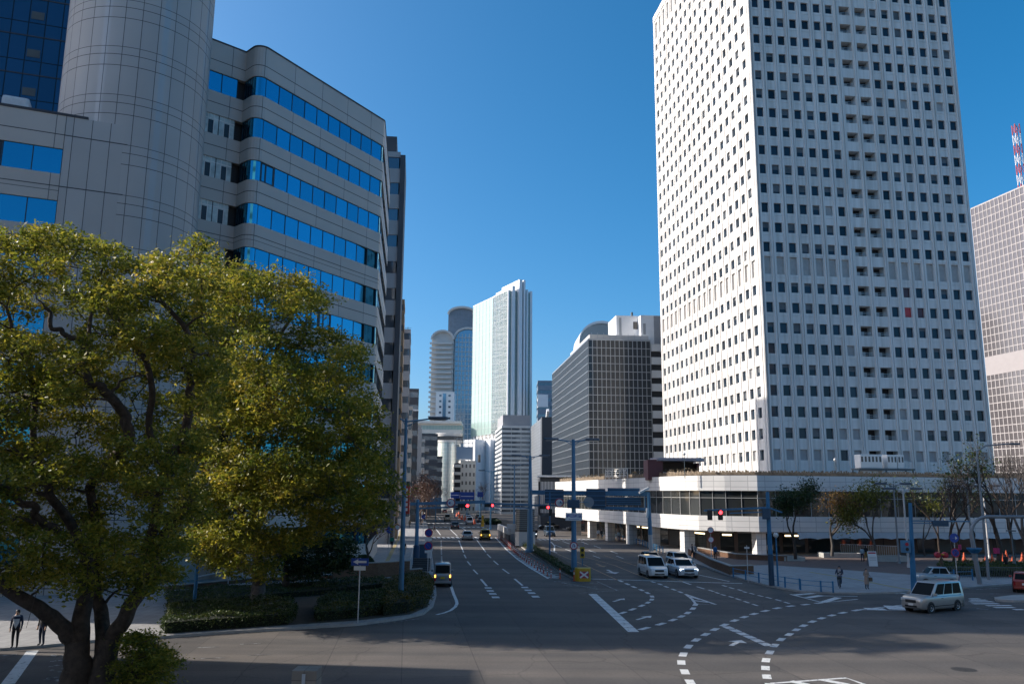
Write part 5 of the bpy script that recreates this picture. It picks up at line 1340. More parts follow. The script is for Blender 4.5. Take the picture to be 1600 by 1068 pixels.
# far blue overhead boards
for i, (xa, xb, ya, yb, Y, lab) in enumerate(((672, 690, 777, 783, 235, 'paler overhead direction board left of the far blue boards'), (704, 718, 768, 778, 270, 'blue overhead direction board far down the street, leftmost'), (719, 741, 768, 780, 265, 'wide blue overhead direction board far down the street'), (746, 755, 768, 776, 260, 'small blue overhead board far down the street, rightmost'))):
    a, b = D(xa, ya, Y), D(xb, yb, Y); o = thing('direction_board', lab, 'sign', (a.x, Y, 0), 0); mb = MB(); mb.box(a.x, b.x, Y, Y+.2, b.z, a.z, SIGB if i else POLE); mb.build('board', o)
    mb = MB(); mb.tube([((a.x+b.x)/2, Y+.3, 0), ((a.x+b.x)/2, Y+.3, a.z)], .14, POLE, 8); mb.build('pole', o)
    if i in (1, 2):
        mb = MB(); mb.box(a.x+.3, b.x-.3, Y-.03, Y-.002, b.z+.9, b.z+1.1, SIGW); mb.build('lettering', o)
# pedestrian rails along the plaza kerb
def rail(name, label, pts, group, h=.8, mt=POLE_B, bars=(.78, .42), z=.14, spacing=2.6):
    root = thing(name, label, 'guard rail', pts[0], 0, group)
    tot = [(pts[i], pts[i+1]) for i in range(len(pts)-1)]
    for a, b in tot:
        L = (b-a).length; n = max(1, int(round(L/spacing)))
        for i in range(n+1 if (a, b) == tot[-1] else n):
            q = a.lerp(b, i/n); mb = MB(Matrix.Translation(q)); mb.tube([(0, 0, 0), (0, 0, h+.05)], .07, mt, 8); mb.build('post', root)
        mb = MB()
        for hb in bars: mb.tube([a+Vector((0, 0, hb)), b+Vector((0, 0, hb))], .025, POLE, 6)
        mb.build('rail_bar', root)
rail('guard_rail', 'blue post guard rail along the plaza kerb in front of the signal mast', [G(x, y, .14) for x, y in ((1146, 901), (1186, 909.5), (1227, 917), (1250, 920))], 'guard rails')
rail('guard_rail', 'short blue guard rail at the plaza corner beside the cyclist', [G(x, y, .14) for x, y in ((1251, 921), (1283, 924), (1302, 925))], 'guard rails')
rail('guard_rail', 'blue guard rail along the podium street beyond the parked grey sedan', [G(x, y, .14) for x, y in ((925, 835), (960, 841), (1000, 851), (1036, 864))], 'guard rails', spacing=2.2, bars=(.8, .55, .3))
rail('guard_rail', 'pale guard rail at the hedge behind the silver van', [G(x, y, .14) for x, y in ((1462, 908), (1520, 906))], 'guard rails', h=.95)
# low brick walls
def lowwall(label, pts, h, th, mt=BRICKW, cap=CONC, name='low_wall', z=.14):
    root = thing(name, label, 'wall', pts[0]); P = [tuple(p[:2]) for p in pts]
    mb = MB(); mb.wall(P, z, z+h, th, mt); mb.build('brickwork', root)
    mb = MB(); mb.wall(inset(P, -.04), z+h+.002, z+h+.08, th+.08, cap); mb.build('coping', root)
    return root
lowwall('low brick wall running behind the hedge under the left trees', [G(x, y, .14) for x, y in ((262, 922), (400, 908), (540, 903), (600, 898), (660, 893))], .28, .35)
lowwall('brick parapet of the subway stairs left of the small silver van', [G(x, y, .14) for x, y in ((520, 905), (590, 902), (640, 898))], 1.25, .3)
st = thing('subway_stairs', 'dark subway steps with a pale handrail between the brick parapet and the van', 'stairs', G(658, 892, .14)); p = G(657, 892, .14)
mb = MB(Matrix.Translation(p))
for k in range(6): mb.box(-.9, .8, .2+k*.35, .55+k*.35, 0, .18*(k+1), mat('dark_step', (.05, .055, .06), .8))
mb.build('steps', st)
mb = MB(Matrix.Translation(p))
for x in (-1.0, .9): mb.tube([(x, .1, 0), (x, .1, 1.1), (x, 2.3, 2.1)], .03, POLE_W, 8)
mb.build('handrail', st)
hr = thing('handrail', 'grey handrail slanting along the brick parapet under the left tree', 'handrail', G(300, 915, .14)); mb = MB()
a, b = G(300, 922, .14)+Vector((0, 1, .9)), G(395, 910, .14)+Vector((0, 1, 1.35)); mb.tube([a, b], .05, POLE_W, 8)
for t in (0, .5, 1): q = a.lerp(b, t); mb.tube([(q.x, q.y, .1), q], .04, POLE_W, 6)
mb.build('bar', hr)
bx_ = thing('control_cabinet', 'dark blue control cabinet at the left kerb behind the no-parking discs', 'cabinet', G(660, 868, .14)); p = G(661, 872, .14)
mb = MB(Matrix.Translation(p)); mb.box(-.55, .45, -.3, .3, 0, 1.5, BOARD); mb.build('housing', bx_, bevel=.03); mb = MB(Matrix.Translation(p)); mb.box(-.6, .5, -.35, .35, 1.505, 1.6, MULL); mb.build('lid', bx_)
# bricks and planters on the plaza side
lowwall('low brick planter wall beside the white SUV', [G(x, y, .14) for x, y in ((1075, 866), (1112, 886), (1140, 897), (1178, 896))], .75, .4)
lowwall('long dark brick planter edge in front of the curved podium', [G(x, y, .14) for x, y in ((1090, 862), (1150, 873), (1230, 876))], .55, .5, BRICKW, CONC)
STONE = mat('planter_stone', (.42, .41, .38), .85, var=.15, vs=2)
def planter(label, x, y, w, d, h, group='stone planters on the plaza'):
    p = G(x, y, .144); root = thing('planter', label, 'planter', p, 0, group); M = Matrix.Translation(p)
    mb = MB(M); mb.box(-w/2, w/2, 0, .2, 0, h, STONE); mb.box(-w/2, w/2, d-.2, d, 0, h, STONE); mb.box(-w/2, -w/2+.2, .2, d-.2, 0, h, STONE); mb.box(w/2-.2, w/2, .2, d-.2, 0, h, STONE); mb.build('rim', root)
    mb = MB(M); mb.box(-w/2+.2, w/2-.2, .2, d-.2, .02, h-.1, SOIL); mb.build('soil', root)
planter('stone planter with the dark green tree beside the signal mast', 1242, 876, 2.4, 2.0, .45)
planter('long stone planter with the orange-leaved tree', 1318, 871, 4.8, 2.2, .55)
planter('stone planter behind the white notice stand', 1395, 877, 3.8, 2.2, .6)
a_, b_ = G(1320, 868, .14), G(1410, 872, .14)
scn = thing('glass_screen', 'low pale barrier screen with slats in front of the podium shops', 'screen', a_); mb = MB(frame((a_.x, a_.y+1.2), b_-a_)); L = (b_-a_).length
for k in range(26): mb.box(k*L/26, k*L/26+.05, 0, .05, .2, 1.5, RAILM)
mb.box(0, L, -.02, .07, 1.5, 1.57, RAILM); mb.box(0, L, .1, .13, .2, 1.4, mat('screen_tan', (.26, .2, .13), .6, var=.15)); mb.build('slats', scn)
ab = thing('notice_stand', 'white A-shaped notice stand on the brown plaza', 'sign', G(1365, 884, .144)); p = G(1365, 884, .144)
mb = MB(Matrix.Translation(p)); mb.bar((0, 0, .0), (0, .25, 1.55), .95, .04, SIGW, up=(0, 1, 0)); mb.bar((0, .55, 0), (0, .28, 1.5), .9, .04, SIGBACK, up=(0, 1, 0)); mb.build('board', ab)
mb = MB(Matrix.Translation(p)); mb.box(-.4, .4, .19, .2, 1.3, 1.45, SIGR); 
for k in range(5): mb.bar((-.35, -.0+.1-.08+.02*0+.06*1+(k*.0), .95-k*.15), (.35, .08, .95-k*.15), .02, .03, SIGBACK)
mb.build('lettering', ab)
# cones and the barrier works on the right
cn = thing('traffic_cone', 'orange traffic cone on the sunlit strip by the podium', 'traffic cone', (0, 0, 0), 0, 'orange cones on the plaza')
mb = MB(); mb.lathe([(.2, .04), (.035, .8), (0, .8)], ORA, 14); mb.build('cone', cn, smooth=R(40)); mb = MB(); mb.box(-.24, .24, -.24, .24, 0, .04, ORA); mb.build('base', cn)
for x, y in ((1507, 876), (1542, 876), (1551, 878), (1567, 876), (1573, 872), (1584, 876), (1598, 876)): put(cn, G(x, y, .144), sc=1.25)
for x, y, h, lab in ((1405, 880, 8.6, 'grey pole lamp with a flat twin head in front of the podium glazing'), (1420, 886, 8.0, 'pinkish pole lamp with flat heads left of the upright blue mast')):
    p = G(x, y, .14); o = lamp_post('pole_lamp', lab, p, h, [(1, .9), (-1, .9)], 'pole lamps on the plaza', POLE_W if x > 1410 else POLE_G, r0=.12, r1=.09)
p = G(1521, 880, .14); lamp_post('pole_lamp', 'grey pole lamp between the bare trees at the right', p, 8.4, [(1, .9), (-1, .9)], 'pole lamps on the plaza', POLE_G, r0=.12, r1=.09)
p = G(1546, 872, .14); lamp_post('pole_lamp', 'pale sunlit pole lamp behind the orange cones', p, 8.6, [(1, .9), (-1, .9)], 'pole lamps on the plaza', POLE_W, r0=.12, r1=.09)
p = G(1545, 905, .14); q = D(1526, 705, p.y); tl = thing('tall_lamp', 'very tall grey lamp with a curved arm leaning over the bare trees at the right', 'street lamp', p); mb = MB()
mb.tube([p, p.lerp(q, .9), q, q+Vector((.9, 0, .55)), q+Vector((3.2, 0, .75))], [.13, .09, .08, .07, .06], POLE_G, 10); mb.build('pole', tl, smooth=R(50)); mb = MB(); e_ = q+Vector((3.2, 0, .72)); mb.box(e_.x, e_.x+.9, e_.y-.14, e_.y+.14, e_.z-.08, e_.z+.1, LAMPH); mb.build('lamp_head', tl, bevel=.04)
bl = thing('bollard_lamp', 'black bollard lamp with a flared base beside the walking man at the right', 'street lamp', G(1586, 893, .14)); p = G(1586, 893, .14); mb = MB(Matrix.Translation(p)); mb.lathe([(.36, 0), (.3, .35), (.12, 1.2), (.07, 1.7), (.06, 4.0)], STEEL, 12); mb.build('pole', bl, smooth=R(40)); mb = MB(Matrix.Translation(p)); mb.box(-.4, .4, -.2, .2, 4.0, 4.12, STEEL); mb.build('lamp_head', bl)
# iron fence in front of the plaza hedge
fn = thing('iron_fence', 'low black iron fence in front of the hedge at the right', 'fence', G(1465, 900, .14)); a_, b_ = G(1466, 902, .14), G(1600, 903, .14); L = (b_-a_).length; T = frame((a_.x, a_.y), b_-a_)
mb = MB(T)
for k in range(int(L/.16)): mb.box(k*.16, k*.16+.025, 0, .025, .14, 1.15, STEEL)
mb.box(0, L, -.01, .035, 1.1, 1.16, STEEL); mb.box(0, L, -.01, .035, .25, .3, STEEL); mb.build('railing', fn)
rb_ = thing('red_valve', 'red twin-nozzle fire standpipe on a post in the hedge above the silver van', 'standpipe', G(1473, 897, .14)); p = G(1473, 897, .14)
mb = MB(Matrix.Translation(p)); mb.tube([(0, 0, 0), (0, 0, 1.5)], .16, mat('post_brown', (.1, .07, .05), .7), 10); mb.build('post', rb_); mb = MB(Matrix.Translation(p))
for s_ in (-1, 1): mb.lathe([(0, -.3), (.25, -.25), (.3, 0), (.25, .2), (0, .25)], SIGR, 14, (s_*.36, 0, 1.85), axis='y')
mb.box(-.15, .15, -.33, -.25, 1.85, 1.97, YEL); mb.build('nozzle', rb_, smooth=R(40))
# stone gate post at the bottom edge
gpz = thing('stone_post', 'square stone post with a metal strip at the bottom edge of the view', 'post', (-7.35, 28.6, 0))
c = D(480, 1043, 28.6); mb = MB(Matrix.Translation((c.x, 28.6, 0))); mb.box(-.4, .4, -.4, .4, 0, c.z, panel('post_stone', (.26, .22, .18), (.12, .1, .09), .42, .5, .012, .7, .15)); mb.build('shaft', gpz, bevel=.02)
mb = MB(Matrix.Translation((c.x, 28.6, 0))); mb.box(-.06, .05, -.43, -.403, .1, c.z-.1, RAILM); mb.build('metal_strip', gpz)
mb = MB(Matrix.Translation((-20.6, 56.5, 0)))
mb.tube([(0, 0, 0), (0, 0, 6)], .12, POLE_B, 10); tag(mb.build('signal_pole', smooth=R(40)), 'blue pole glimpsed through the branches of the near tree', 'pole')
# ================================================================ vehicles
TYRE = mat('tyre', (.018, .018, .02), .85, var=.1)
RIM = mat('wheel_rim', (.38, .38, .4), .3, .8, var=.05)
CARG = glass('car_glass', (.015, .02, .022), metal=0, rough=.05, wave=0, var=.2); CARG.node_tree.nodes['Principled BSDF'].inputs['Specular IOR Level'].default_value = .03
TRIM = mat('black_trim', (.02, .02, .022), .5)
TAIL = mat('tail_lamp', (.35, .01, .015), .2, var=0)
HEADL = mat('head_lamp', (.75, .78, .8), .12, .2, var=0)
HEADON = mat('head_lamp_on', (.9, .9, .9), .2, var=0, emit=(.8, .9, 1), es=2.5)
PLATEW = mat('number_plate_white', (.7, .7, .68), .5, var=.05, vs=20)
PLATEY = mat('number_plate_yellow', (.6, .45, .03), .5, var=.05, vs=20)
def car(name, label, cat, pos, head, L, W, H, paint, hood=.9, zb=.95, xf=(.2, .02), xr=(-.46, -.4), ztail=None, lit='', plate=PLATEW, wr=.31, nwin=2, roof=None, extras=(), group=None, tuck=.78, paint2=None):
    """pos: ground point under the middle; head: unit direction it faces; xf / xr: base and top of wind- and rear screen as fractions of L"""
    rz = math.atan2(head[1], head[0]); root = thing(name, label, cat, (0, 0, 0), 0, group); w = W/2; zl = .22
    if ztail is None: ztail = zb
    mb = MB(); st = [(-.5, .86, .40, ztail-.12), (-.485, .955, .28, ztail-.03), (-.4, 1, zl, ztail), (xr[0]+.02, 1, zl, zb), (0, 1, zl, zb), (xf[0], 1, zl, zb), (xf[0]+(.5-xf[0])*.5, .99, zl, (zb+hood)/2+.03), (.43, .955, zl+.02, hood-.02), (.485, .86, .26, hood-.12), (.5, .78, .34, hood-.24)]
    rings = []
    for fx, k, a, b in st:
        x, y = fx*L, w*k; rings.append([(x, -y*.95, a), (x, -y, a+.14), (x, -y, (a+b)/2+.1), (x, -y*.985, b-.1), (x, -y*.91, b), (x, y*.91, b), (x, y*.985, b-.1), (x, y, (a+b)/2+.1), (x, y, a+.14), (x, y*.95, a)])
    pm = paint2 or paint
    for A, B in zip(rings, rings[1:]):
        for i in range(10):
            j = (i+1) % 10; mb.face([A[j], A[i], B[i], B[j]], paint if i in (3, 4, 5) else pm)
    mb.face(rings[0], pm); mb.face(rings[-1][::-1], pm)
    b0, b1, t0, t1 = xr[0]*L, xf[0]*L, xr[1]*L, xf[1]*L; wb, wt = w*.93, w*tuck; zt = H-.05
    Bq = [(b0, -wb, zb-.02), (b1, -wb, zb-.02), (b1, wb, zb-.02), (b0, wb, zb-.02)]; Tq = [(t0, -wt, zt), (t1, -wt, zt), (t1, wt, zt), (t0, wt, zt)]
    for i in range(4):
        j = (i+1) % 4; mb.face([Bq[i], Bq[j], Tq[j], Tq[i]], paint)
    xm = (t0+t1)/2; Cq = [(t0+.12, -wt*.8, H), (t1-.2, -wt*.8, H), (t1-.2, wt*.8, H), (t0+.12, wt*.8, H)]
    for i in range(4):
        j = (i+1) % 4; mb.face([Tq[i], Tq[j], Cq[j], Cq[i]], roof or paint)
    mb.face(Cq, roof or paint)
    body = mb.build('body', root, smooth=R(38), bevel=.035)
    def patch(q, u0, u1, v0, v1, mt, nm, o=.012, par=root):
        q = [Vector(p) for p in q]
        f = lambda u, v: q[0].lerp(q[1], u).lerp(q[3].lerp(q[2], u), v)
        n = (q[1]-q[0]).cross(q[3]-q[0]).normalized()*o
        mb = MB(); mb.face([f(u0, v0)+n, f(u1, v0)+n, f(u1, v1)+n, f(u0, v1)+n], mt); return mb.build(nm, par)
    patch([Bq[1], Bq[2], Tq[2], Tq[1]], .05, .95, .06, .92, CARG, 'windscreen')
    patch([Bq[3], Bq[0], Tq[0], Tq[3]], .07, .93, .1, .9, CARG, 'rear_window')
    for q in ([Bq[0], Bq[1], Tq[1], Tq[0]], [Bq[2], Bq[3], Tq[3], Tq[2]]):
        rev = q[0][1] > 0
        for i in range(nwin):
            a, b = .06+i*.88/nwin+.012, .06+(i+1)*.88/nwin-.012
            if rev: a, b = 1-b, 1-a
            patch(q, a, b, .1, .9, CARG, 'side_window')
    # lights, plates, grille, bumpers
    def bx(nm, x0, x1, y0, y1, z0, z1, mt, bev=.0): mb = MB(); mb.box(x0, x1, y0, y1, z0, z1, mt); return mb.build(nm, root, bevel=bev)
    F_ = .5*L
    for s in (-1, 1):
        bx('headlight', F_-.26, F_-.045, min(s*w*.5, s*w*.88), max(s*w*.5, s*w*.88), hood-.3, hood-.12, HEADON if 'h' in lit else HEADL, .03)
        bx('tail_lamp', -F_-.012, -F_+.1, min(s*w*.74, s*w*.9), max(s*w*.74, s*w*.9), ztail-(.32 if 'a' in lit else .42), ztail-.1, AMB if ('a' in lit) else TAIL, .02)
        if 'a' in lit: bx('tail_lamp', -F_-.014, -F_+.1, min(s*w*.74, s*w*.9), max(s*w*.74, s*w*.9), ztail-.58, ztail-.33, TAIL, .02)
        mb = MB(); mb.box(b1-.25, b1-.1, s*w*1.02-.02, s*w*1.02+.16 if s > 0 else s*w*1.02-.14, zb+.0, zb+.16, paint); 
        mb = MB(); y = s*(w+.09); mb.box(b1-.3, b1-.18, y-.1, y+.1, zb+.0, zb+.17, paint); mb.build('mirror', root, bevel=.03)
        mb = MB(); y = s*(w+.004); mb.bar((-.42*L, y, .42), (.4*L, y, .42), .012, .05, TRIM); 
        mb.bar((b0*.3+b1*.7-.1, y, zb-.18), (b0*.3+b1*.7+.1, y, zb-.18), .02, .03, TRIM); mb.build('side_trim', root)
    bx('grille', F_-.1, F_+.008, -w*.45, w*.45, hood-.38, hood-.2, TRIM)
    bx('grille', F_-.1, F_+.008, -w*.5, w*.5, .36, .48, TRIM)
    bx('number_plate', F_, F_+.02, -.17, .17, .46, .6, plate); bx('number_plate', -F_-.03, -F_-.005, -.17, .17, ztail-.42 if H > 1.6 else .62, ztail-.27 if H > 1.6 else .77, plate)
    bx('bumper', -F_-.03, -F_+.15, -w*.88, w*.88, .3, .46, pm if 'p' in lit else TRIM, .03)
    # wheels: dark arch, tyre, rim
    for fx in (-.3, .31):
        for s in (-1, 1):
            mb = MB(); mb.lathe([(0, w+.003), (wr+.07, w+.003), (wr+.07, w-.2)], TRIM, 20, (fx*L, 0, wr), axis='y') if s > 0 else mb.lathe([(0, -w-.003), (wr+.07, -w-.003), (wr+.07, -w+.2)], TRIM, 20, (fx*L, 0, wr), axis='y')
            mb.build('wheel_arch', root)
            mb = MB(); a, b = (w-.18, w+.018) if s > 0 else (-w+.18, -w-.018); e = .03 if s > 0 else -.03
            mb.lathe([(wr*.62, a), (wr, a+e), (wr, b-e), (wr*.9, b), (wr*.62, b)], TYRE, 22, (fx*L, 0, wr), axis='y'); wh = mb.build('wheel', root, smooth=R(40))
            mb = MB(); e2 = .006 if s > 0 else -.006; mb.lathe([(0, b+e2), (wr*.2, b+e2), (wr*.25, b-e), (wr*.5, b-e*.6), (wr*.62, b+e2)], RIM, 20, (fx*L, 0, wr), axis='y'); mb.build('rim', wh, smooth=R(40))
    for ex in extras: ex(root, L, w, H)
    root.location = pos; root.rotation_euler = (0, 0, rz)
    return root
def paintm(n, c, m=.5, r=.28): return mat('car_paint_'+n, c, r, m, var=.03, vs=1, coat=.8)
SILV = paintm('silver', (.42, .41, .39)); WHT = paintm('white', (.75, .74, .72), 0); BLK = paintm('black', (.02, .022, .026), .2); GRY = paintm('grey', (.12, .13, .14)); PBL = paintm('pale_blue', (.3, .38, .44)); REDC = paintm('red', (.38, .06, .04)); DBL = paintm('dark_blue', (.05, .09, .14)); YELC = paintm('yellow', (.5, .33, .02), .0); TANC = paintm('tan', (.4, .37, .3), .2)
def vec2(a, b): d = Vector((b[0]-a[0], b[1]-a[1], 0)); return d.normalized()
# silver van in the junction
fw_, rw_ = G(1456, 957.5), G(1500, 953); h_ = vec2(rw_, fw_); n_ = Vector((h_.y, -h_.x, 0)); n_ = n_ if n_.y > 0 else -n_
ctr = fw_-h_*(.31*4.7)+n_*.85
car('minivan', 'silver minivan crossing the junction towards the left, two dark side windows', 'van', ctr, h_, 4.7, 1.7, 1.92, SILV, hood=1.02, zb=1.06, xf=(.27, .11), xr=(-.485, -.455), ztail=1.12, nwin=3, wr=.33, lit='p', tuck=.82)
ln = vec2(G(895, 866), G(985, 903))
c_ = G(1031, 904)-ln*2.42
car('minivan', 'white minivan waiting at the stop line with dark windows', 'van', c_, ln, 4.8, 1.82, 1.88, WHT, hood=1.0, zb=1.04, xf=(.3, .13), xr=(-.485, -.45), ztail=1.1, nwin=3, wr=.34, lit='p', tuck=.82)
c_ = G(1079, 904)-ln*2.35+Vector((.0, .4, 0))
car('suv', 'white sport utility car with lit headlights waiting beside the white minivan', 'car', c_, ln, 4.7, 1.92, 1.62, paintm('white_pearl', (.62, .65, .68), .2), hood=.98, zb=1.04, xf=(.2, .01), xr=(-.47, -.33), ztail=1.05, wr=.38, lit='hp')
car('sedan', 'grey sedan queuing behind the white minivan', 'car', (15.3, 93.5, 0), ln, 4.6, 1.78, 1.45, GRY, hood=.88, zb=.93, xf=(.19, .03), xr=(-.37, -.2), lit='p')
car('hatchback', 'pale blue-white car queuing behind the white utility car', 'car', (18.0, 91.5, 0), ln, 4.5, 1.78, 1.55, PBL, hood=.95, zb=1.0, xf=(.22, .04), xr=(-.46, -.34), lit='p')
# left carriageway
up = vec2(G(759, 914), G(717, 843))
car('kei_van', 'small silver van with amber lamps lit and a yellow plate turning at the left kerb', 'van', G(691, 917)+up*1.75, vec2((0, 0), (-.1, 1)), 3.4, 1.48, 1.86, paintm('silver_blue', (.22, .26, .3)), hood=1.0, zb=1.02, xf=(.3, .16), xr=(-.492, -.47), ztail=1.08, lit='ap', plate=PLATEY, wr=.28, tuck=.88)
car('sedan', 'silver sedan stopped on the far crosswalk beside the yellow taxi', 'car', G(730.5, 843.5)+up*2.2, up, 4.5, 1.75, 1.48, SILV, hood=.88, zb=.93, xf=(.19, .03), xr=(-.37, -.2), lit='p')
def taxi_lamp(root, L, w, H): mb = MB(); mb.box(-.15, .15, -.35, .35, H, H+.16, mat('taxi_lamp', (.8, .6, .2), .4)); mb.build('roof_lamp', root, bevel=.03)
car('taxi', 'yellow and black taxi van stopped on the far crosswalk', 'taxi', G(758.5, 843.5)+up*2.2, up, 4.4, 1.7, 1.75, YELC, hood=.95, zb=1.0, xf=(.28, .12), xr=(-.48, -.44), ztail=1.05, lit='a', extras=(taxi_lamp,), roof=BLK)
car('sedan', 'dark red-tailed sedan past the far crosswalk', 'car', G(711, 826)+up*2.2, up, 4.6, 1.8, 1.5, BLK, hood=.88, zb=.95, xf=(.19, .03), xr=(-.37, -.2))
car('box_van', 'pale tan van far down the left carriageway', 'van', G(699, 814)+up*2, up, 4.4, 1.75, 2.0, TANC, hood=1.0, zb=1.1, xf=(.34, .24), xr=(-.492, -.48), ztail=1.2)
car('sedan', 'white and red car far down the left carriageway', 'car', G(695, 801)+up*2, up, 4.6, 1.8, 1.5, REDC, hood=.88, zb=.93, xf=(.19, .03), xr=(-.37, -.2), roof=WHT)
dn = vec2((6.9, 160), (7.6, 150))
car('minivan', 'dark blue minivan coming down the right carriageway past the gantry', 'van', G(861, 838)-dn*2.3, dn, 4.6, 1.75, 1.85, DBL, hood=1.0, zb=1.04, xf=(.3, .12), xr=(-.485, -.45), ztail=1.1, nwin=3)
car('taxi', 'black taxi with a green tinted roof lamp waiting by the podium street', 'taxi', (8.3, 187, 0), Vector((-.96, -.25, 0)), 4.6, 1.72, 1.5, BLK, hood=.9, zb=.95, xf=(.19, .03), xr=(-.38, -.22), extras=(taxi_lamp,))
car('sedan', 'second dark car at the far right crossing behind the name board', 'car', (14.2, 181, 0), Vector((-.96, -.2, 0)), 4.6, 1.75, 1.48, GRY, hood=.88, zb=.93, xf=(.19, .03), xr=(-.37, -.2))
car('hatchback', 'orange-red small car leaving at the right edge of the view', 'car', G(1597, 926)+Vector((1.2, 1.6, 0)), Vector((.5, .86, 0)), 3.9, 1.68, 1.58, REDC, hood=.95, zb=1.0, xf=(.24, .08), xr=(-.48, -.42), lit='p')
car('pickup_car', 'pale blue small car half hidden between the silver van and the guard rail', 'car', G(1466, 916, .144)+Vector((.4, 1.2, 0)), Vector((-1, .08, 0)), 3.4, 1.48, 1.55, PBL, hood=.95, zb=.98, xf=(.24, .1), xr=(-.3, -.22), lit='p', wr=.27)
for i in range(5):
    y = 215+i*16; x = -9.5-(y-200)*.06+(i % 2)*3.2
    car('parked_car', ['white van in the far traffic, nearest the orange cones', 'grey car in the far traffic behind the white van', 'white car in the far traffic near the blue boards', 'dark car in the far traffic near the blue boards', 'farthest pale car in the traffic under the bare trees'][i], 'car', (x, y, 0), up, 4.5, 1.75, 1.5+.4*(i == 0), [WHT, GRY, WHT, BLK, TANC][i], zb=.95, xf=(.2, .04), xr=(-.45, -.35))

# ================================================================ people
SKIN = mat('skin', (.5, .3, .2), .55, var=.05)
SHOE = mat('shoe_black', (.02, .018, .018), .5)
HAIR = mat('hair_black', (.012, .011, .012), .45)
def cloth(n, c): return mat('cloth_'+n, c, .85, var=.15, vs=6)
NAVY, BLACKC, BEIGE, KHAKI, GREENC, WHITEC, JEANS, PALEB, MUSTARD = cloth('navy', (.02, .03, .06)), cloth('black', (.014, .014, .017)), cloth('beige', (.33, .24, .19)), cloth('khaki', (.2, .16, .1)), cloth('green', (.02, .2, .13)), cloth('white', (.6, .6, .6)), cloth('jeans', (.05, .07, .12)), cloth('pale_blue', (.3, .38, .42)), cloth('mustard', (.3, .2, .05))
DG = None
def person(label, pos, rz, top, leg, h=1.7, pose='stand', coat=0., hair=HAIR, front=None, sleeve=None, name='person', extra=None):
    root = thing(name, label, 'person', (0, 0, 0)); k = h/1.7
    J = {'pel': (0, 0, .93), 'spi': (0, -.01, 1.14), 'che': (0, 0, 1.34), 'nec': (0, .005, 1.48), 'hea': (0, -.02, 1.585), 'cro': (0, -.005, 1.65)}
    Rr = {'pel': .15, 'spi': .135, 'che': .155, 'nec': .055, 'hea': .092, 'cro': .07}
    E = [('pel', 'spi'), ('spi', 'che'), ('che', 'nec'), ('nec', 'hea'), ('hea', 'cro')]
    sw = {'stand': .0, 'walk': .22, 'ride': 0}.get(pose, 0)
    for s, n in ((-1, 'l'), (1, 'r')):
        st = sw*s
        if pose == 'ride':
            P = dict(hip=(s*.1, -.02, .9), kne=(s*.13, -.36-.06*s, .72+.08*s), ank=(s*.12, -.22-.1*s, .3+.12*s), toe=(s*.12, -.38-.1*s, .26+.12*s), sho=(s*.19, -.05, 1.38), elb=(s*.27, -.25, 1.16), wri=(s*.25, -.45, 1.06), han=(s*.24, -.53, 1.05))
        else:
            P = dict(hip=(s*.095, 0, .88), kne=(s*.1, -st*.55-.02, .49), ank=(s*.1, -st*1.0+.03, .08+abs(min(0, st))*.25), toe=(s*.115, -st*1.0-.12, .045+abs(min(0, st))*.1), sho=(s*.185, 0, 1.4), elb=(s*.235, st*.5+.02, 1.13), wri=(s*.235, st*.9-.05, .89), han=(s*.228, st*.95-.07, .81))
            if pose == 'hold': P['elb'] = (s*.23, .03, 1.14); P['wri'] = (s*.1, -.2, 1.12); P['han'] = (s*.05, -.26, 1.13)
            if pose == 'pocket': P['wri'] = (s*.2, -.06, .92); P['han'] = (s*.17, -.1, .86)
        rad = dict(hip=.098, kne=.066, ank=.045, toe=.042, sho=.072, elb=.052, wri=.034, han=.04)
        for j, p in P.items(): J[j+n] = p; Rr[j+n] = rad[j]
        E += [('pel', 'hip'+n), ('hip'+n, 'kne'+n), ('kne'+n, 'ank'+n), ('ank'+n, 'toe'+n), ('che', 'sho'+n), ('sho'+n, 'elb'+n), ('elb'+n, 'wri'+n), ('wri'+n, 'han'+n)]
        hd = Vector(P['han']); d = (hd-Vector(P['wri'])).normalized()
        for f in range(5):
            o = Vector((0, (f-2)*.017, 0)) if abs(d.z) > .5 else Vector(((f-2)*.017, 0, 0))
            l = (.05, .085, .095, .085, .065)[f]; nm = f'f{f}{n}'
            J[nm] = tuple(hd+d*(l*.55)+o*1.4); J[nm+'t'] = tuple(hd+d*l+o*1.5+Vector((0, -.02, 0)) if f else hd+d*.03+o*2.2+Vector((0, -.02, -.01))); Rr[nm] = .011; Rr[nm+'t'] = .009
            E += [('han'+n, nm), (nm, nm+'t')]
    J['nos'] = (0, -.115, 1.575); Rr['nos'] = .018; E.append(('hea', 'nos'))
    if coat:
        for s, n in ((-1, 'l'), (1, 'r')): Rr['hip'+n] = .135; Rr['pel'] = .17
    names = list(J); ix = {n: i for i, n in enumerate(names)}
    me = bpy.data.meshes.new('body'); me.from_pydata([tuple(Vector(J[n])*k) for n in names], [(ix[a], ix[b]) for a, b in E], []); 
    o = bpy.data.objects.new('body', me); COL.objects.link(o)
    md_ = o.modifiers.new('s', 'SKIN'); sv = me.skin_vertices[0].data
    for n in names: sv[ix[n]].radius = (Rr[n]*k*(1.25 if n in ('pel', 'che', 'spi') else 1), Rr[n]*k*(.8 if n in ('pel', 'che', 'spi') else 1)); 
    sv[ix['pel']].use_root = True
    sb = o.modifiers.new('b', 'SUBSURF'); sb.levels = 1; sb.render_levels = 1
    dg = bpy.context.evaluated_depsgraph_get(); dg.update(); m2 = bpy.data.meshes.new_from_object(o.evaluated_get(dg)); o.modifiers.clear(); o.data = m2; m2.name = 'body'
    m2.materials.clear()
    mats = [SKIN, top, leg, SHOE, sleeve or top, front or top]
    for m in mats: m2.materials.append(m)
    segs = []
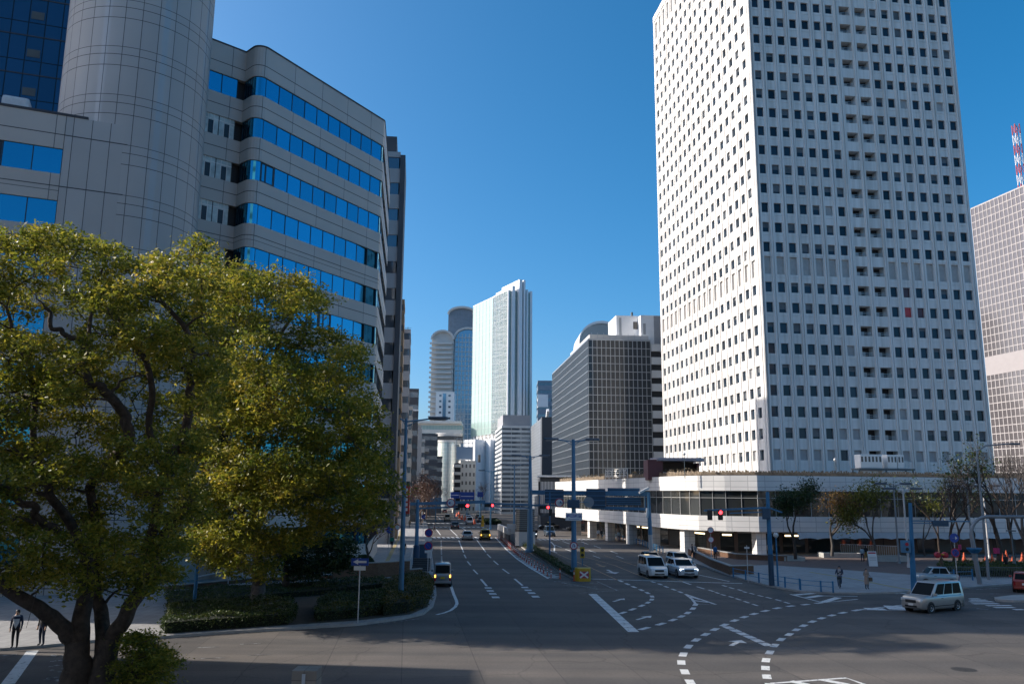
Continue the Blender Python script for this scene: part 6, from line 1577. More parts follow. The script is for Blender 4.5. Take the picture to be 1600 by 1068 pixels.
    for a, b in E:
        c = 1
        if a in ('nec', 'hea') or b == 'nec' and False: c = 0
        elif a[:3] in ('han',) or a[0] == 'f' and a[1].isdigit() or a[:3] == 'wri': c = 0
        elif a[:3] in ('hip', 'kne') or (a == 'pel' and b[:3] == 'hip'): c = 2
        elif a[:3] == 'ank': c = 3
        elif a[:3] in ('sho', 'elb'): c = 4
        segs.append((Vector(J[a])*k, Vector(J[b])*k, c))
    for p in m2.polygons:
        cc = p.center; best = 9; bc = 1
        for a, b, c in segs:
            ab = b-a; t = max(0, min(1, (cc-a).dot(ab)/max(1e-9, ab.length_squared))); d = (cc-a-ab*t).length
            if d < best: best, bc = d, c
        if bc == 1 and front and p.normal.y < -.35 and abs(cc.x) < .07*k: bc = 5
        if bc == 2 and coat and cc.z > coat*k: bc = 1
        p.material_index = bc
    m2.shade_smooth()
    o.parent = root; INV[o.name] = Matrix()
    mb = MB(Matrix.Scale(k, 4)); mb.lathe([(.094, .035), (.09, .065), (.068, .098), (0, .113)], hair, 16, (0, .0, 1.6)); mb.lathe([(.066, -.1), (.088, -.04), (.095, .036)], hair, 14, (0, .004, 1.6), R(-5), R(185)); mb.build('hair', root, smooth=R(60))
    mb = MB(Matrix.Scale(k, 4))
    for s in (-1, 1): mb.box(s*.034-.014, s*.034+.014, -.106, -.088, 1.592, 1.604, HAIR)
    mb.box(-.022, .022, -.106, -.09, 1.527, 1.534, mat('lip', (.3, .1, .08), .5)); mb.build('face_features', root)
    if coat:
        mb = MB(Matrix.Scale(k, 4)); mb.lathe([(.205, coat), (.2, .8), (.17, 1.05), (.18, 1.2)], top, 16); cs = mb.build('coat', root, smooth=R(60))
        for v in cs.data.vertices: v.co.y *= .75
    if extra: extra(root, k)
    root.location = pos; root.rotation_euler = (0, 0, rz)
    return root
# figures face -y (the camera) at rz = 0
person('man in a dark suit and white shirt waiting at the near left corner', G(22, 1012, .13), R(10), NAVY, BLACKC, 1.74, front=WHITEC)
person('second person in dark clothes behind the low branch at the near left corner', G(64, 1008, .13), R(-15), BLACKC, NAVY, 1.7)
def bag(root, k):
    mb = MB(); mb.box(.2, .46, -.12, .1, .62, .92, mat('bag_brown', (.12, .07, .04), .6)); mb.tube([(.22, 0, .92), (.3, 0, 1.12), (.42, 0, .92)], .012, SHOE, 6); mb.build('shoulder_bag', root, bevel=.03)
person('woman in a long beige coat and dark boots holding her hands together on the plaza', G(1355, 920, .144), R(12), BEIGE, BLACKC, 1.62, 'hold', coat=.42, extra=bag)
person('person in a pale jacket walking with a companion beside the white notice stand', G(1348, 877, .144), R(160), PALEB, NAVY, 1.62, 'walk')
person('person in a dark jacket and mustard trousers beside the white notice stand', G(1353.5, 876, .144), R(170), BLACKC, MUSTARD, 1.75, 'walk')
person('man in black walking away beside the bollard lamp at the right', G(1573, 893, .144), R(175), BLACKC, BLACKC, 1.76, 'walk')
person('person in a green coat walking on the left sidewalk', G(612, 857, .14), R(180), GREENC, BLACKC, 1.74, 'walk')
person('person in black on the left sidewalk next to the street lamp', G(631, 868, .14), R(0), BLACKC, BLACKC, 1.68, 'walk')
person('pedestrian in dark clothes at the left end of the far crosswalk', G(678, 831), R(90), NAVY, BLACKC, 1.72, 'walk')
person('pedestrian in a white jacket at the podium kerb beside a dark figure', G(935, 842, .14), R(20), WHITEC, BLACKC, 1.7)
person('dark pedestrian beside the person in the white jacket', G(940, 842, .14), R(-30), BLACKC, BLACKC, 1.72)
person('pedestrian in a dark coat by the podium column', G(1082, 872, .14), R(60), NAVY, BLACKC, 1.7, 'walk')
person('pedestrian in a grey top under the podium overhang', G(1087, 872, .14), R(-100), GREYW, JEANS, 1.66, 'walk')
person('walker in a khaki top far along the left sidewalk', G(640, 824, .14), R(180), KHAKI, BLACKC, 1.7, 'walk')
person('walker in blue far along the podium sidewalk', G(967, 846, .14), R(170), PALEB, JEANS, 1.7, 'walk')
person('person in a blue top near the podium entrance sign', G(1118, 874, .14), R(20), cloth('blue', (.02, .12, .3)), BLACKC, 1.68)
# cyclist and bicycle
cp_ = G(1313, 917.5, .144); crz = R(-24)
person('cyclist in a dark navy jacket riding towards the viewer on the plaza', cp_, crz, NAVY, JEANS, 1.72, 'ride', front=GREYW)
bk = thing('bicycle', 'dark city bicycle ridden by the person in navy', 'bicycle', (0, 0, 0))
FRM = mat('bike_frame', (.03, .035, .04), .4, .4)
for y in (-.55, .5):
    mb = MB(); mb.lathe([(.31, -.018), (.335, -.018), (.335, .018), (.31, .018), (.31, -.018)], TYRE, 24, (0, y, .335), axis='x'); w_ = mb.build('wheel', bk)
    mb = MB()
    for a in range(8): mb.tube([(0, y, .335), (0, y+.31*math.cos(a*.785), .335+.31*math.sin(a*.785))], .004, RIM, 4)
    mb.build('spokes', w_)
mb = MB(); mb.tube([(0, -.55, .335), (0, -.46, .85), (0, -.44, .98)], .018, FRM, 8); mb.tube([(0, -.47, .75), (0, -.02, .35), (0, .12, .85)], .018, FRM, 8); mb.tube([(0, -.02, .35), (0, .5, .335), (0, .1, .78)], .012, FRM, 8); mb.build('frame', bk)
mb = MB(); mb.tube([(-.27, -.46, 1.03), (-.1, -.46, 1.0), (.1, -.46, 1.0), (.27, -.46, 1.03)], .015, RIM, 8); mb.build('handlebar', bk)
mb = MB(); mb.box(-.08, .08, .0, .25, .83, .89, TRIM); mb.build('saddle', bk, bevel=.03); mb = MB(); mb.box(-.17, .17, -.82, -.56, .72, .92, FRM); mb.build('basket', bk)
bk.location = cp_; bk.rotation_euler = (0, 0, crz)
# motorcyclist far off
mp0 = Vector((4.4, 146.5, 0)); person('motorcyclist with a white helmet on the right carriageway', mp0, 0, BLACKC, BLACKC, 1.72, 'ride', hair=WHITEC)
mc = thing('motor_scooter', 'dark scooter ridden by the motorcyclist with the white helmet', 'scooter', (0, 0, 0))
for y in (-.6, .6):
    mb = MB(); mb.lathe([(.12, -.06), (.25, -.05), (.25, .05), (.12, .06)], TYRE, 16, (0, y, .25), axis='x'); mb.build('wheel', mc)
mb = MB(); mb.prism([(-.16, -.55), (.16, -.55), (.2, .2), (.15, .75), (-.15, .75), (-.2, .2)], .28, .5, BLK, BLK); mb.box(-.15, .15, .05, .75, .5, .85, BLK); mb.box(-.2, .2, -.62, -.5, .35, 1.0, BLK); mb.build('fairing', mc, bevel=.04)
mb = MB(); mb.lathe([(0, -.66), (.08, -.64), (.09, -.6)], HEADON, 12, (0, 0, .85), axis='y'); mb.build('headlight', mc)
mc.location = mp0
# ================================================================ trees and planting
BARK = mat('bark_dark', (.062, .044, .033), .9, var=.55, vs=4, bump=1.0, bs=9)
BARK2 = mat('bark_grey', (.1, .085, .075), .9, var=.3, vs=5, bump=.5, bs=14)
TWIG = mat('twig_brown', (.12, .075, .055), .9, var=.25, vs=3)
LEAF1 = leafmat('camphor_leaf', [(.05, .085, .012), (.115, .15, .018), (.22, .225, .025), (.38, .32, .035), (.5, .34, .06)], .5, .45)
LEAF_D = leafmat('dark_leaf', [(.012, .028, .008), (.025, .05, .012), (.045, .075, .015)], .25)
LEAF_H = leafmat('hedge_leaf', [(.018, .035, .008), (.035, .06, .012), (.06, .085, .015), (.11, .1, .015)], .25)
LEAF_HY = leafmat('hedge_leaf_yellow', [(.02, .035, .008), (.045, .06, .012), (.1, .085, .012), (.2, .13, .015)], .25)
LEAF_O = leafmat('autumn_leaf', [(.12, .06, .015), (.2, .1, .02), (.16, .13, .02)], .4)
LEAF_Y = leafmat('yellow_green_leaf', [(.07, .09, .015), (.14, .15, .02), (.24, .2, .03)], .4)
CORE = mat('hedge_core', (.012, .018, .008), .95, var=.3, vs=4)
def leaves(name, parent, C, size, mt, asp=.5, up=.3, droop=0.):
    """one small folded leaf per row of C (n,3)"""
    n = len(C); rg = RNG
    a = rg.normal(size=(n, 3)); a[:, 2] *= .6; a[:, 2] -= droop; a /= np.linalg.norm(a, axis=1)[:, None]
    b = rg.normal(size=(n, 3)); b[:, 2] += up; b -= a*(a*b).sum(1)[:, None]; b /= np.linalg.norm(b, axis=1)[:, None]
    s = np.cross(a, b); sz = (size*rg.uniform(.45, 1.5, n))[:, None]
    V = np.empty((n, 4, 3)); V[:, 0] = C-a*sz*.5; V[:, 1] = C+s*sz*asp*.5+b*sz*.06; V[:, 2] = C+a*sz*.5; V[:, 3] = C-s*sz*asp*.5+b*sz*.06
    return raw_mesh(name, V.reshape(-1, 3), np.arange(4*n).reshape(n, 4), mt, parent)
def inpoly(P, x, y):
    P = np.array(P, float); c = np.zeros(len(x), bool); j = len(P)-1
    for i in range(len(P)):
        xi, yi, xj, yj = *P[i], *P[j]; k = ((yi > y) != (yj > y)) & (x < (xj-xi)*(y-yi)/(yj-yi+1e-12)+xi); c ^= k; j = i
    return c
def edge_dist(P, x, y):
    P = np.array(P, float); d = np.full(len(x), 1e9)
    for i in range(len(P)):
        a, b = P[i-1], P[i]; ab = b-a; t = np.clip(((x-a[0])*ab[0]+(y-a[1])*ab[1])/(ab@ab+1e-9), 0, 1)
        d = np.minimum(d, np.hypot(x-a[0]-ab[0]*t, y-a[1]-ab[1]*t))
    return d
def wob(pts, amp, n=5, rn=random):
    """bend a line of points the way a bough grows"""
    out = []
    for a, b in zip(pts, pts[1:]):
        for i in range(n):
            q = Vector(a).lerp(Vector(b), i/n)
            if i or out: q += Vector((rn.uniform(-1, 1), rn.uniform(-1, 1), rn.uniform(-1, 1)))*amp
            out.append(q)
    out.append(Vector(pts[-1])); return out
def smooth_line(P, k):
    """round off a line of points (Catmull-Rom)"""
    out = []
    for i in range(len(P)-1):
        a, b, c, d = P[max(0, i-1)], P[i], P[i+1], P[min(len(P)-1, i+2)]
        for j in range(k):
            t = j/k; out.append(.5*((2*b)+(c-a)*t+(2*a-5*b+4*c-d)*t*t+(3*b-a-3*c+d)*t**3))
    return out+[P[-1]]
def big_tree(name, label, outline, Y0, dep, limbs, nb, rb, nleaf, lsize, mt, bark, seed, holes=(), base=None, gloss=1):
    """outline: silhouette of the crown as seen from the bridge, turned into clumps that fill a rounded volume about Y0"""
    rn = random.Random(seed); rg = np.random.default_rng(seed)
    root = thing(name, label, 'tree', base)
    xs, ys = [p[0] for p in outline], [p[1] for p in outline]
    pts = []
    tries = 0
    px_m = depth_px((0, Y0, 10)); big = .5*min(max(xs)-min(xs), max(ys)-min(ys))
    while len(pts) < nb and tries < 160:
        tries += 1
        x = rg.uniform(min(xs), max(xs), 400); y = rg.uniform(min(ys), max(ys), 400); ok = inpoly(outline, x, y); x, y = x[ok], y[ok]
        e = np.minimum(1, edge_dist(outline, x, y)/big); 
        for a, b, c in zip(x, y, e):
            t = math.sqrt(max(0, 1-(1-c)**2)); s = rn.choice((-1, 1)) if rn.random() < .75 else rn.uniform(-1, 1)
            r = rb*rn.uniform(.75, 1.25)
            if c*big < r*px_m*.55: continue
            p = D(a, b, Y0+dep*t*s*rn.uniform(.75, 1.0))
            if s < .3 and any(math.hypot(a-h[0], b-h[1]) < h[2]+r*px_m*.8 for h in holes): continue
            if s >= .3 and any(math.hypot(a-h[0], b-h[1]) < h[2] for h in holes): continue
            if any((p-q).length < (r+k)*.5 for q, k in pts): continue
            pts.append((p, r))
            if len(pts) >= nb: break
    mb = MB(); nodes = []
    for L, r0, r1 in limbs:
        w = smooth_line(wob(L, .05 if r0 > .25 else .1 if r0 > .1 else .06, 3, rn), 4); n = len(w)
        rr = [r0+(r1-r0)*i/(n-1) for i in range(n)]
        mb.tube(w, rr, bark, 16 if r0 > .2 else 9); nodes += list(zip(w, rr))
    for p, r in sorted(pts, key=lambda q: min((q[0]-n_[0]).length for n_ in nodes)):
        nb_ = min(nodes, key=lambda n_: (n_[0]-p).length+(.8 if n_[0].z > p.z else 0)+(2 if n_[1] < .02 else 0)); a = nb_[0]; L = (p-a).length
        m_ = a.lerp(p, .5)+Vector((rn.uniform(-.2, .2), rn.uniform(-.2, .2), .12*L-.05*L*rn.random()))
        w = wob([a, m_, p], .05*min(1, L), 3, rn); r0 = max(.025, min(nb_[1]*.6, .03+.03*L)); rr = [r0+(.015-r0)*i/(len(w)-1) for i in range(len(w))]
        mb.tube(w, rr, bark, 5, False); nodes += list(zip(w, rr))[2:]
        for k in range(3):
            q = p+Vector((rn.gauss(0, 1), rn.gauss(0, 1), rn.gauss(.2, .8)))*r*.5; mb.tube([p, p.lerp(q, .5)+Vector((0, 0, .05)), q], [.014, .011, .006], bark, 4, False)
    mb.build('trunk', root, smooth=R(60))
    C = []
    for p, r in pts:
        k = int(nleaf*(r/rb)**2)
        # several sprays per clump, each a tuft of leaves
        ns = max(6, k//22); d = rg.normal(size=(ns, 3)); d /= np.linalg.norm(d, axis=1)[:, None]; d[:, 2] = np.where(d[:, 2] < -.3, -d[:, 2], d[:, 2]); d[:, 2] *= .75
        cs = np.array(p)+d*(r*rg.uniform(.35, 1.05, ns))[:, None]
        C.append((cs[rg.integers(0, ns, k)]+rg.normal(size=(k, 3))*np.array([1.05, 1.05, .7])*lsize*1.1))
    leaves('crown', root, np.concatenate(C), lsize, mt, .45, .5, .25)
    return root
d31 = lambda L, Y: [D(x, y, Y+(z if False else 0)) for x, y, *z in L]
def dd(L): return [D(x, y, Y) for x, y, Y in L]
T1 = [(-140, 330), (-60, 345), (0, 358), (70, 352), (150, 358), (182, 385), (215, 398), (250, 378), (290, 358), (330, 375), (352, 430), (350, 560), (335, 690), (330, 790), (312, 860), (285, 930), (262, 975), (215, 975), (185, 935), (150, 955), (80, 955), (0, 930), (-140, 900)]
b1 = D(135, 1068, 31); b1.z = 0
lim1 = [([b1+Vector((-.45, 0, -.1))]+dd([(122, 1040, 31), (122, 1000, 31)]), .6, .36), (dd([(122, 1035, 31), (124, 1000, 31.1), (128, 960, 31.2), (136, 915, 31.5), (132, 870, 31.6), (118, 830, 32)]), .36, .2), (dd([(124, 1040, 31), (114, 1002, 31), (92, 972, 30.6), (60, 950, 30), (20, 925, 29.5), (-40, 890, 29)]), .34, .18),
 ([b1+Vector((.5, .1, -.1))]+dd([(160, 1040, 31.2), (172, 1000, 31.3)]), .54, .33), (dd([(164, 1040, 31.3), (173, 1000, 31.3), (195, 962, 31), (228, 905, 31), (246, 850, 31), (272, 815, 31), (310, 770, 31)]), .34, .13), (dd([(162, 1040, 31.3), (162, 990, 31.6), (150, 930, 32.5), (148, 840, 33), (140, 760, 33)]), .3, .16),
 (dd([(118, 832, 32), (80, 770, 30.5), (60, 730, 30), (20, 700, 30)]), .19, .08), (dd([(90, 830, 31), (62, 815, 29.5), (50, 790, 29), (20, 768, 28.6), (-20, 755, 28)]), .16, .09), (dd([(200, 690, 30), (196, 650, 30), (165, 612, 30), (135, 588, 30), (131, 560, 30), (138, 535, 30)]), .2, .12), (dd([(138, 540, 30), (112, 528, 30), (82, 512, 30), (70, 480, 30)]), .12, .06), (dd([(140, 762, 33), (170, 720, 31), (200, 690, 30)]), .18, .19),
 (dd([(228, 860, 31), (262, 720, 30), (285, 680, 29.5), (302, 625, 29.5), (292, 585, 29.5), (300, 540, 29.5)]), .2, .1), (dd([(240, 700, 30.5), (232, 570, 29.5), (210, 535, 29.5), (190, 505, 29.5), (150, 470, 30)]), .13, .05), (dd([(300, 545, 29.5), (275, 490, 29.5), (245, 462, 29.5), (235, 440, 29.5)]), .1, .05), (dd([(60, 730, 30), (50, 580, 29.5), (30, 545, 29.5), (10, 480, 29.5)]), .12, .05), (dd([(131, 565, 30), (150, 460, 30.5), (160, 420, 30.5)]), .08, .04)]
big_tree('camphor_tree', 'largest evergreen tree at the near left corner with a forked trunk and sunlit yellow-green top', T1, 31, 4.2, lim1, 310, .9, 480, .155, LEAF1, BARK, 4, holes=[(72, 505, 16), (102, 528, 14), (138, 690, 12), (45, 800, 7), (186, 592, 13), (212, 640, 8), (22, 480, 10), (122, 420, 6), (250, 600, 6), (105, 800, 9), (160, 795, 9)], base=b1)
T2 = [(285, 440), (320, 400), (365, 412), (420, 425), (470, 425), (505, 438), (518, 480), (508, 512), (560, 525), (588, 580), (594, 650), (606, 690), (622, 740), (622, 795), (600, 835), (560, 845), (525, 875), (485, 860), (450, 885), (425, 935), (392, 930), (340, 910), (290, 890), (270, 800), (280, 650), (300, 540)]
b2 = G(400, 945, .14)
lim2 = [([b2+Vector((0, 0, -.1)), D(404, 915, 57.6), D(408, 880, 57.2), D(395, 840, 57)], .52, .34), (dd([(395, 842, 57), (360, 760, 55), (318, 690, 52.5), (345, 668, 52), (380, 642, 51.8), (405, 640, 51.8), (440, 618, 52)]), .3, .16), (dd([(405, 640, 51.8), (470, 630, 52), (530, 645, 53), (575, 640, 54)]), .15, .07), (dd([(395, 842, 57), (430, 760, 58), (470, 700, 58), (520, 640, 59)]), .28, .1), (dd([(395, 842, 57), (400, 720, 59), (420, 600, 59), (440, 520, 58), (470, 470, 57)]), .28, .08), (dd([(400, 720, 59), (350, 600, 57), (330, 500, 56), (345, 440, 56)]), .18, .06), (dd([(420, 600, 58), (460, 545, 55), (480, 520, 54)]), .12, .06), (dd([(430, 760, 58), (520, 760, 57), (590, 760, 57)]), .16, .06), (dd([(395, 842, 57), (330, 820, 55), (290, 800, 54)]), .16, .07)]
big_tree('camphor_tree', 'second evergreen tree rising from the hedge bed in front of the grey building', T2, 51, 6.2, lim2, 270, 1.4, 520, .225, LEAF1, BARK2, 9, holes=[(420, 495, 10), (455, 545, 6), (330, 545, 10), (500, 530, 12)], base=b2)
T3 = [(415, 850), (470, 835), (540, 835), (562, 860), (556, 900), (520, 908), (450, 915), (425, 895)]
b3 = G(446, 925, .14)
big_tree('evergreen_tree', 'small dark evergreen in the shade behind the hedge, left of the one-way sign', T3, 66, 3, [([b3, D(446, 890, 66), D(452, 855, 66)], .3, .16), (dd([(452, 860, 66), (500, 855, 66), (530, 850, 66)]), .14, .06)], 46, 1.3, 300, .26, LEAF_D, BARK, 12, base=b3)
T4 = [(182, 1000), (215, 985), (255, 1000), (278, 1030), (268, 1080), (180, 1085)]
b4 = D(225, 1080, 30.5); b4.z = 0
big_tree('shrub', 'light green shrub at the foot of the near tree', T4, 30.5, 1.0, [([b4, D(225, 1050, 30.5), D(228, 1010, 30.5)], .05, .03)], 34, .42, 260, .12, LEAF1, BARK, 15, base=b4)

def hedge(label, poly, h, n, mt, size=.11, z=.14, name='hedge', jag=.2):
    P = [(p[0], p[1]) for p in poly]; A = sum(P[i][0]*P[(i+1) % len(P)][1]-P[(i+1) % len(P)][0]*P[i][1] for i in range(len(P)))
    if A < 0: P = P[::-1]
    root = thing(name, label, name if name != 'hedge' else 'hedge', (P[0][0], P[0][1], z))
    mb = MB(); mb.prism(inset(P+[P[0]], .2)[:-1], z, z+h-.2, CORE); mb.build('branches', root)  # solid near-black core filling the hedge behind its leaves
    rg = RNG; X = np.array(P); out = []
    per = [np.hypot(*(X[(i+1) % len(X)]-X[i])) for i in range(len(X))]; area = abs(A)/2
    at_ = int(n*area/(area+sum(per)*h)); 
    x = rg.uniform(X[:, 0].min(), X[:, 0].max(), at_*8); y = rg.uniform(X[:, 1].min(), X[:, 1].max(), at_*8); ok = inpoly(P, x, y); x, y = x[ok][:at_], y[ok][:at_]
    lump = .5*np.sin(x*1.7+y*.6)+.5*np.sin(x*.9-y*2.1+1)
    out.append(np.stack([x, y, z+h+jag*lump+rg.normal(0, .05, len(x))-np.abs(rg.normal(0, .06, len(x)))], 1))
    for i in range(len(X)):
        k = int(n*per[i]*h/(area+sum(per)*h)); t = rg.uniform(0, 1, k)[:, None]; q = X[i]*(1-t)+X[(i+1) % len(X)]*t
        q = q+rg.normal(0, .1, (k, 2))+.1*np.sin(q[:, :1]*2.3+q[:, 1:]*1.7); out.append(np.concatenate([q, z+rg.uniform(.03, 1, (k, 1))**.8*h], 1))
    leaves('foliage', root, np.concatenate(out), size, mt, .55, .6)
    return root
gl = lambda L, z=.14: [G(x, y, z) for x, y in L]
hedge('long clipped hedge along the near left kerb under the trees', gl([(258, 990), (330, 984), (455, 975), (460, 955), (420, 948), (300, 955), (262, 962)]), .75, 15000, LEAF_H)
hedge('rear hedge strip between the long hedge and the low brick wall', gl([(262, 950), (400, 938), (520, 928), (600, 918), (600, 908), (520, 912), (400, 920), (262, 930)]), .55, 12000, LEAF_H)
hedge('clipped hedge around the foot of the one-way sign', gl([(497, 971), (555, 966), (600, 960), (600, 935), (540, 938), (500, 948)]), .7, 9000, LEAF_H)
hedge('yellowish flowering hedge at the tip of the left kerb around the street lamp', gl([(602, 962), (640, 957), (662, 949), (672, 935), (672, 912), (655, 906), (605, 920)]), .85, 14000, LEAF_HY)
hedge('low green hedge down the middle of the median', gl([(916, 903), (902, 904), (876, 890), (842, 869), (812, 849), (800, 838), (806, 836), (822, 847), (850, 866), (880, 886), (910, 900)], .16), .45, 14000, LEAF_H, .1, .16)
hedge('clipped hedge behind the iron fence at the right', gl([(1468, 899), (1540, 901), (1600, 901), (1600, 889), (1540, 888), (1468, 890)]), .8, 12000, LEAF_H, .13)
hedge('low hedge in the far median with orange barriers before it', [(-6.2, 214, 0), (-2.5, 214, 0), (-3.8, 236, 0), (-7.2, 236, 0)], .9, 5000, LEAF_D, .3, .0)
c = G(568, 890, .14); sh = thing('round_shrub', 'dark clipped dome shrub before the brick parapet', 'shrub', c)
mb = MB(Matrix.Translation(c)); mb.lathe([(1.05, 0), (1.1, .5), (.85, 1.0), (.45, 1.25), (0, 1.3)], CORE, 16); mb.build('branches', sh)  # solid near-black core under the leaves of the shrub
a = RNG.normal(size=(6000, 3)); a /= np.linalg.norm(a, axis=1)[:, None]; a[:, 2] = np.abs(a[:, 2]); leaves('foliage', sh, np.array(c)+a*np.array([1.15, 1.15, 1.4])+RNG.normal(0, .05, (6000, 3)), .11, LEAF_D, .6)
rw = thing('far_shrub_row', 'brown planting trough with low shrubs on the podium roof edge', 'planter', (16, 140, 9.7))
C_ = []
for i in range(0, 5):
    a, b = Vector((*fp[i], 0)), Vector((*fp[i+1], 0)); n = int(260*(b-a).length/8); t = RNG.uniform(0, 1, (n, 1)); C_.append(np.array(a)[None]*(1-t)+np.array(b)[None]*t+np.concatenate([RNG.normal(0, .25, (n, 2))+[.5, .2], 9.9+RNG.uniform(0, 1.2, (n, 1))**1.3], 1))
leaves('foliage', rw, np.concatenate(C_), .28, leafmat('dry_leaf', [(.1, .07, .045), (.16, .12, .07), (.07, .07, .03)], .2), .5)

def bare_tree(label, base, h, spread, seed, bark, leaf=None, nl=0, lsize=.16, r0=.16, depth=5, name='bare_tree', upright=.55, twig=None, trunk=.3):
    rn = random.Random(seed); root = thing(name, label, 'tree', base); mb = MB(); tips = []
    def grow(p, d, L, r, k):
        q = p+d*L; m_ = p.lerp(q, .5)+Vector((rn.uniform(-1, 1), rn.uniform(-1, 1), 0))*L*.07
        mb.tube([p, m_, q], [r, r*.85, r*.68], bark if k > 1 or not twig else twig, 7 if k > 3 else 5 if k > 1 else 4, False)
        if k <= 2: tips.append(q)
        if k == 0: return
        n = rn.choice((2, 3, 3)) if k > 1 else 3
        for i in range(n):
            a = rn.uniform(0, 6.28); t = rn.uniform(.35, .8)*spread
            u = d.orthogonal().normalized(); v = d.cross(u); nd = (d*math.cos(t)+(u*math.cos(a)+v*math.sin(a))*math.sin(t)); nd = (nd+Vector((0, 0, upright*.35))).normalized()
            grow(p.lerp(q, rn.uniform(.75, 1) if i else 1), nd, L*rn.uniform(.62, .85), r*.6, k-1)
    grow(Vector(base), Vector((rn.uniform(-.06, .06), rn.uniform(-.06, .06), 1)).normalized(), h*trunk, r0, depth)
    mb.build('trunk', root, smooth=R(60))
    if leaf:
        tp = np.array([tuple(t) for t in tips]); C = tp[RNG.integers(0, len(tp), nl)]+RNG.normal(0, lsize*2.4, (nl, 3)); leaves('crown', root, C, lsize, leaf, .55, .4)
    return root
def gz(x, y, z=.144): return G(x, y, z)
bare_tree('dark green leafy tree in the stone planter beside the signal mast', gz(1243, 873, .5), 8.6, .75, 21, BARK, LEAF_D, 5200, .24, .2, 5, 'street_tree')
bare_tree('orange-brown autumn tree in the long stone planter', gz(1300, 868, .5), 8.2, 1.15, 33, BARK2, LEAF_O, 2600, .22, .2, 5, 'street_tree', .35)
bare_tree('sunlit yellow-green tree before the podium glazing', gz(1367, 872, .5), 8.0, .85, 25, BARK2, LEAF_Y, 3600, .26, .17, 5, 'street_tree')
bare_tree('bare tree with a few green leaves at the left of the right-hand cones', gz(1500, 877), 11.5, .8, 26, BARK, LEAF_H, 500, .25, .2, 6)
bare_tree('tall dark bare tree with a pink band round its trunk at the right', gz(1560, 884), 13.5, .85, 27, BARK, LEAF_H, 900, .26, .3, 6)
bare_tree('pale-barked bare tree cut by the right edge of the view', gz(1602, 884), 13.0, .75, 29, BARK2, None, 0, .2, .26, 6)
bare_tree('thin bare tree with yellow leaves behind the curved mast', gz(1445, 868), 8.5, .9, 30, BARK2, LEAF_Y, 900, .24, .14, 5)
bare_tree('slender dark tree before the podium entrance beside the red light', gz(1470, 872), 9.5, .8, 31, BARK, LEAF_H, 700, .24, .16, 6)
bare_tree('bare tree with fine dark twigs between the curved mast and the tall dark tree', gz(1528, 880), 11, .8, 71, BARK, None, 0, .2, .17, 6)
bare_tree('bare tree rising behind the hedge right of the standpipe', gz(1490, 884), 10.5, .85, 72, BARK, None, 0, .2, .16, 6)
bare_tree('bare tree behind the walking man in black', gz(1585, 879), 12.5, .8, 73, BARK, None, 0, .2, .2, 6)
for x, y in ((1500.5, 877), (1560, 884)):
    p = gz(x, y); r_ = .25 if x < 1550 else .36
    mb = MB(Matrix.Translation(p)); mb.lathe([(r_, 1.35), (r_, 1.95)], mat('pink_band', (.42, .03, .13), .6), 12); tag(mb.build('trunk_band'), 'magenta cloth band wrapped round the bare trunk '+('left of the cones' if x < 1550 else 'of the tall dark tree'), 'band')
bare_tree('bare reddish tree beside the one-way sign', G(575, 893, .14), 5.2, .95, 41, BARK, leafmat('red_leaf', [(.1, .02, .02), (.16, .04, .03)], .3), 160, .16, .12, 5)
for i, (x, Y, h) in enumerate(((-17.5, 158, 10), (-21.5, 205, 12.5), (-23, 222, 12.5), (-24.3, 240, 13), (-26, 262, 13), (-27, 285, 12), (-28, 310, 12))):
    bare_tree(['bare brown tree on the left sidewalk nearest the crosswalk', 'bare brown tree in the far left row, nearest the crossing', 'second bare brown tree in the far left row', 'third bare brown tree in the far left row under the beige flats', 'fourth bare brown tree in the far left row', 'bare dark tree near the far end of the left row', 'farthest bare tree of the left row'][i], (x, Y, 0), h, .9, 50+i, TWIG, leafmat('brown_leaf', [(.07, .035, .025), (.12, .06, .035)], .2), 900, .3, .16, 5, upright=.5)
bare_tree('bare tree far away before the white corner office', (-10.5, 300, 0), 12, .95, 66, TWIG, None, 0, .3, .18, 6)
bare_tree('bare street tree before the podium columns, left of the gantry post', G(968, 843, .14), 7, .9, 67, BARK2, None, 0, .2, .12, 5)
bare_tree('bare street tree before the podium columns beside the gantry', G(990, 848, .14), 7.4, .9, 68, BARK2, LEAF_D, 250, .2, .12, 5)
cn2 = bpy.data.objects['traffic_cone']
for i, (x, y) in enumerate(((714, 806), (718, 809), (722, 811), (727, 813), (732, 815), (738, 816), (717, 803), (741, 818))):
    p = G(x, y); o = copy_tree(cn2); o.location = p; o.scale = (2.2, 2.2, 1.6); o['label'] = 'orange barrier cone in the works area down the left carriageway'; o['group'] = 'orange cones in the road works'
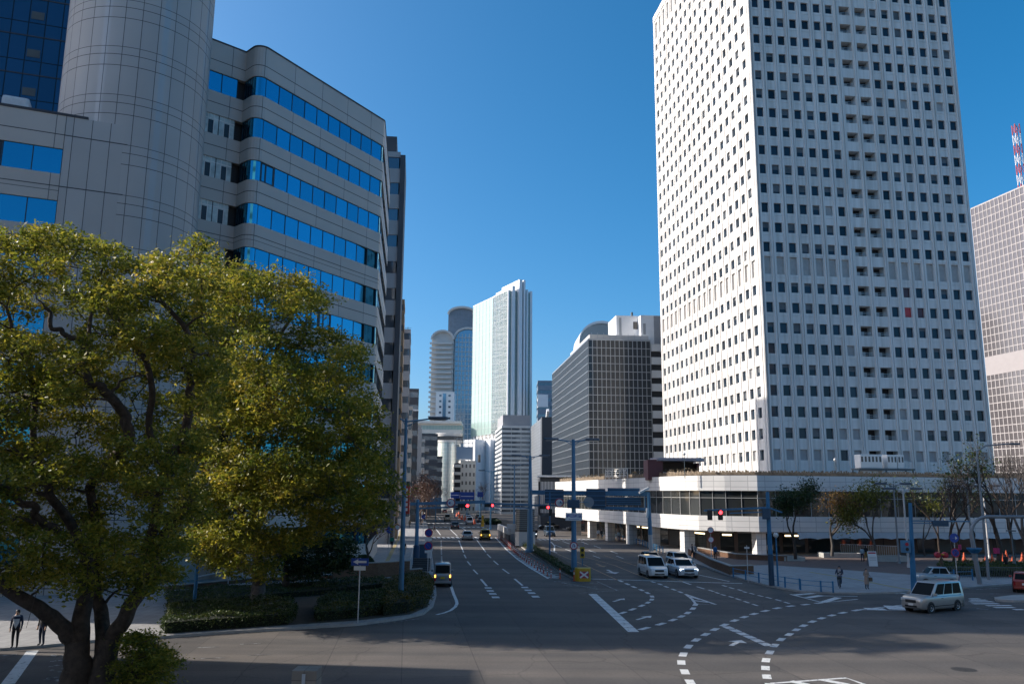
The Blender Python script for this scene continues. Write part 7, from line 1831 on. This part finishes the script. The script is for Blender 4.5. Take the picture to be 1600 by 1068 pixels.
# ================================================================ light, sky, camera
SUN_EL, SUN_AZ = R(30), R(-(90-7.0))             # azimuth from +Y, clockwise positive: the sun stands at the left, a little ahead
w = bpy.data.worlds.new('World'); SC.world = w; w.use_nodes = True
nt = w.node_tree; bg = nt.nodes['Background']; sky = nt.nodes.new('ShaderNodeTexSky'); sky.sky_type = 'NISHITA'; sky.sun_disc = False
sky.sun_elevation = SUN_EL; sky.sun_rotation = SUN_AZ; sky.altitude = 30; sky.air_density = .75; sky.dust_density = 2.6; sky.ozone_density = 4
hs = nt.nodes.new('ShaderNodeHueSaturation'); hs.inputs['Hue'].default_value = .488; hs.inputs['Saturation'].default_value = 1.34; nt.links.new(sky.outputs['Color'], hs.inputs['Color']); nt.links.new(hs.outputs['Color'], bg.inputs['Color']); bg.inputs['Strength'].default_value = .13
sd = Vector((math.sin(SUN_AZ)*math.cos(SUN_EL), math.cos(SUN_AZ)*math.cos(SUN_EL), math.sin(SUN_EL)))
L = bpy.data.lights.new('sun', 'SUN'); L.energy = 3.8; L.angle = R(.53); L.color = (1, .93, .84)
lo = bpy.data.objects.new('sun', L); COL.objects.link(lo); lo.location = sd*300; lo.rotation_euler = sd.to_track_quat('Z', 'Y').to_euler()
cam = bpy.data.cameras.new('camera'); cam.sensor_width = 36; cam.lens = FOC*36/1600; cam.clip_end = 6000; cam.clip_start = .3
co = bpy.data.objects.new('camera', cam); COL.objects.link(co)
Rv, Uv, Fv = Vector((1, 0, 0)), Vector((0, -_sp, _cp)), Vector((0, _cp, _sp))
r_ = Rv*_ca+Uv*_sa; u_ = -Rv*_sa+Uv*_ca
co.matrix_world = Matrix(((r_.x, u_.x, -Fv.x, 0), (r_.y, u_.y, -Fv.y, 0), (r_.z, u_.z, -Fv.z, CAMH), (0, 0, 0, 1)))
SC.camera = co
vs = SC.view_settings; vs.view_transform = 'Standard'; vs.look = 'None'; vs.exposure = 0.74; vs.gamma = 1
SC.cycles.max_bounces = 6; SC.cycles.diffuse_bounces = 3; SC.cycles.glossy_bounces = 3; SC.cycles.transparent_max_bounces = 4
SC.cycles.use_denoising = True; SC.cycles.caustics_reflective = False; SC.cycles.caustics_refractive = False
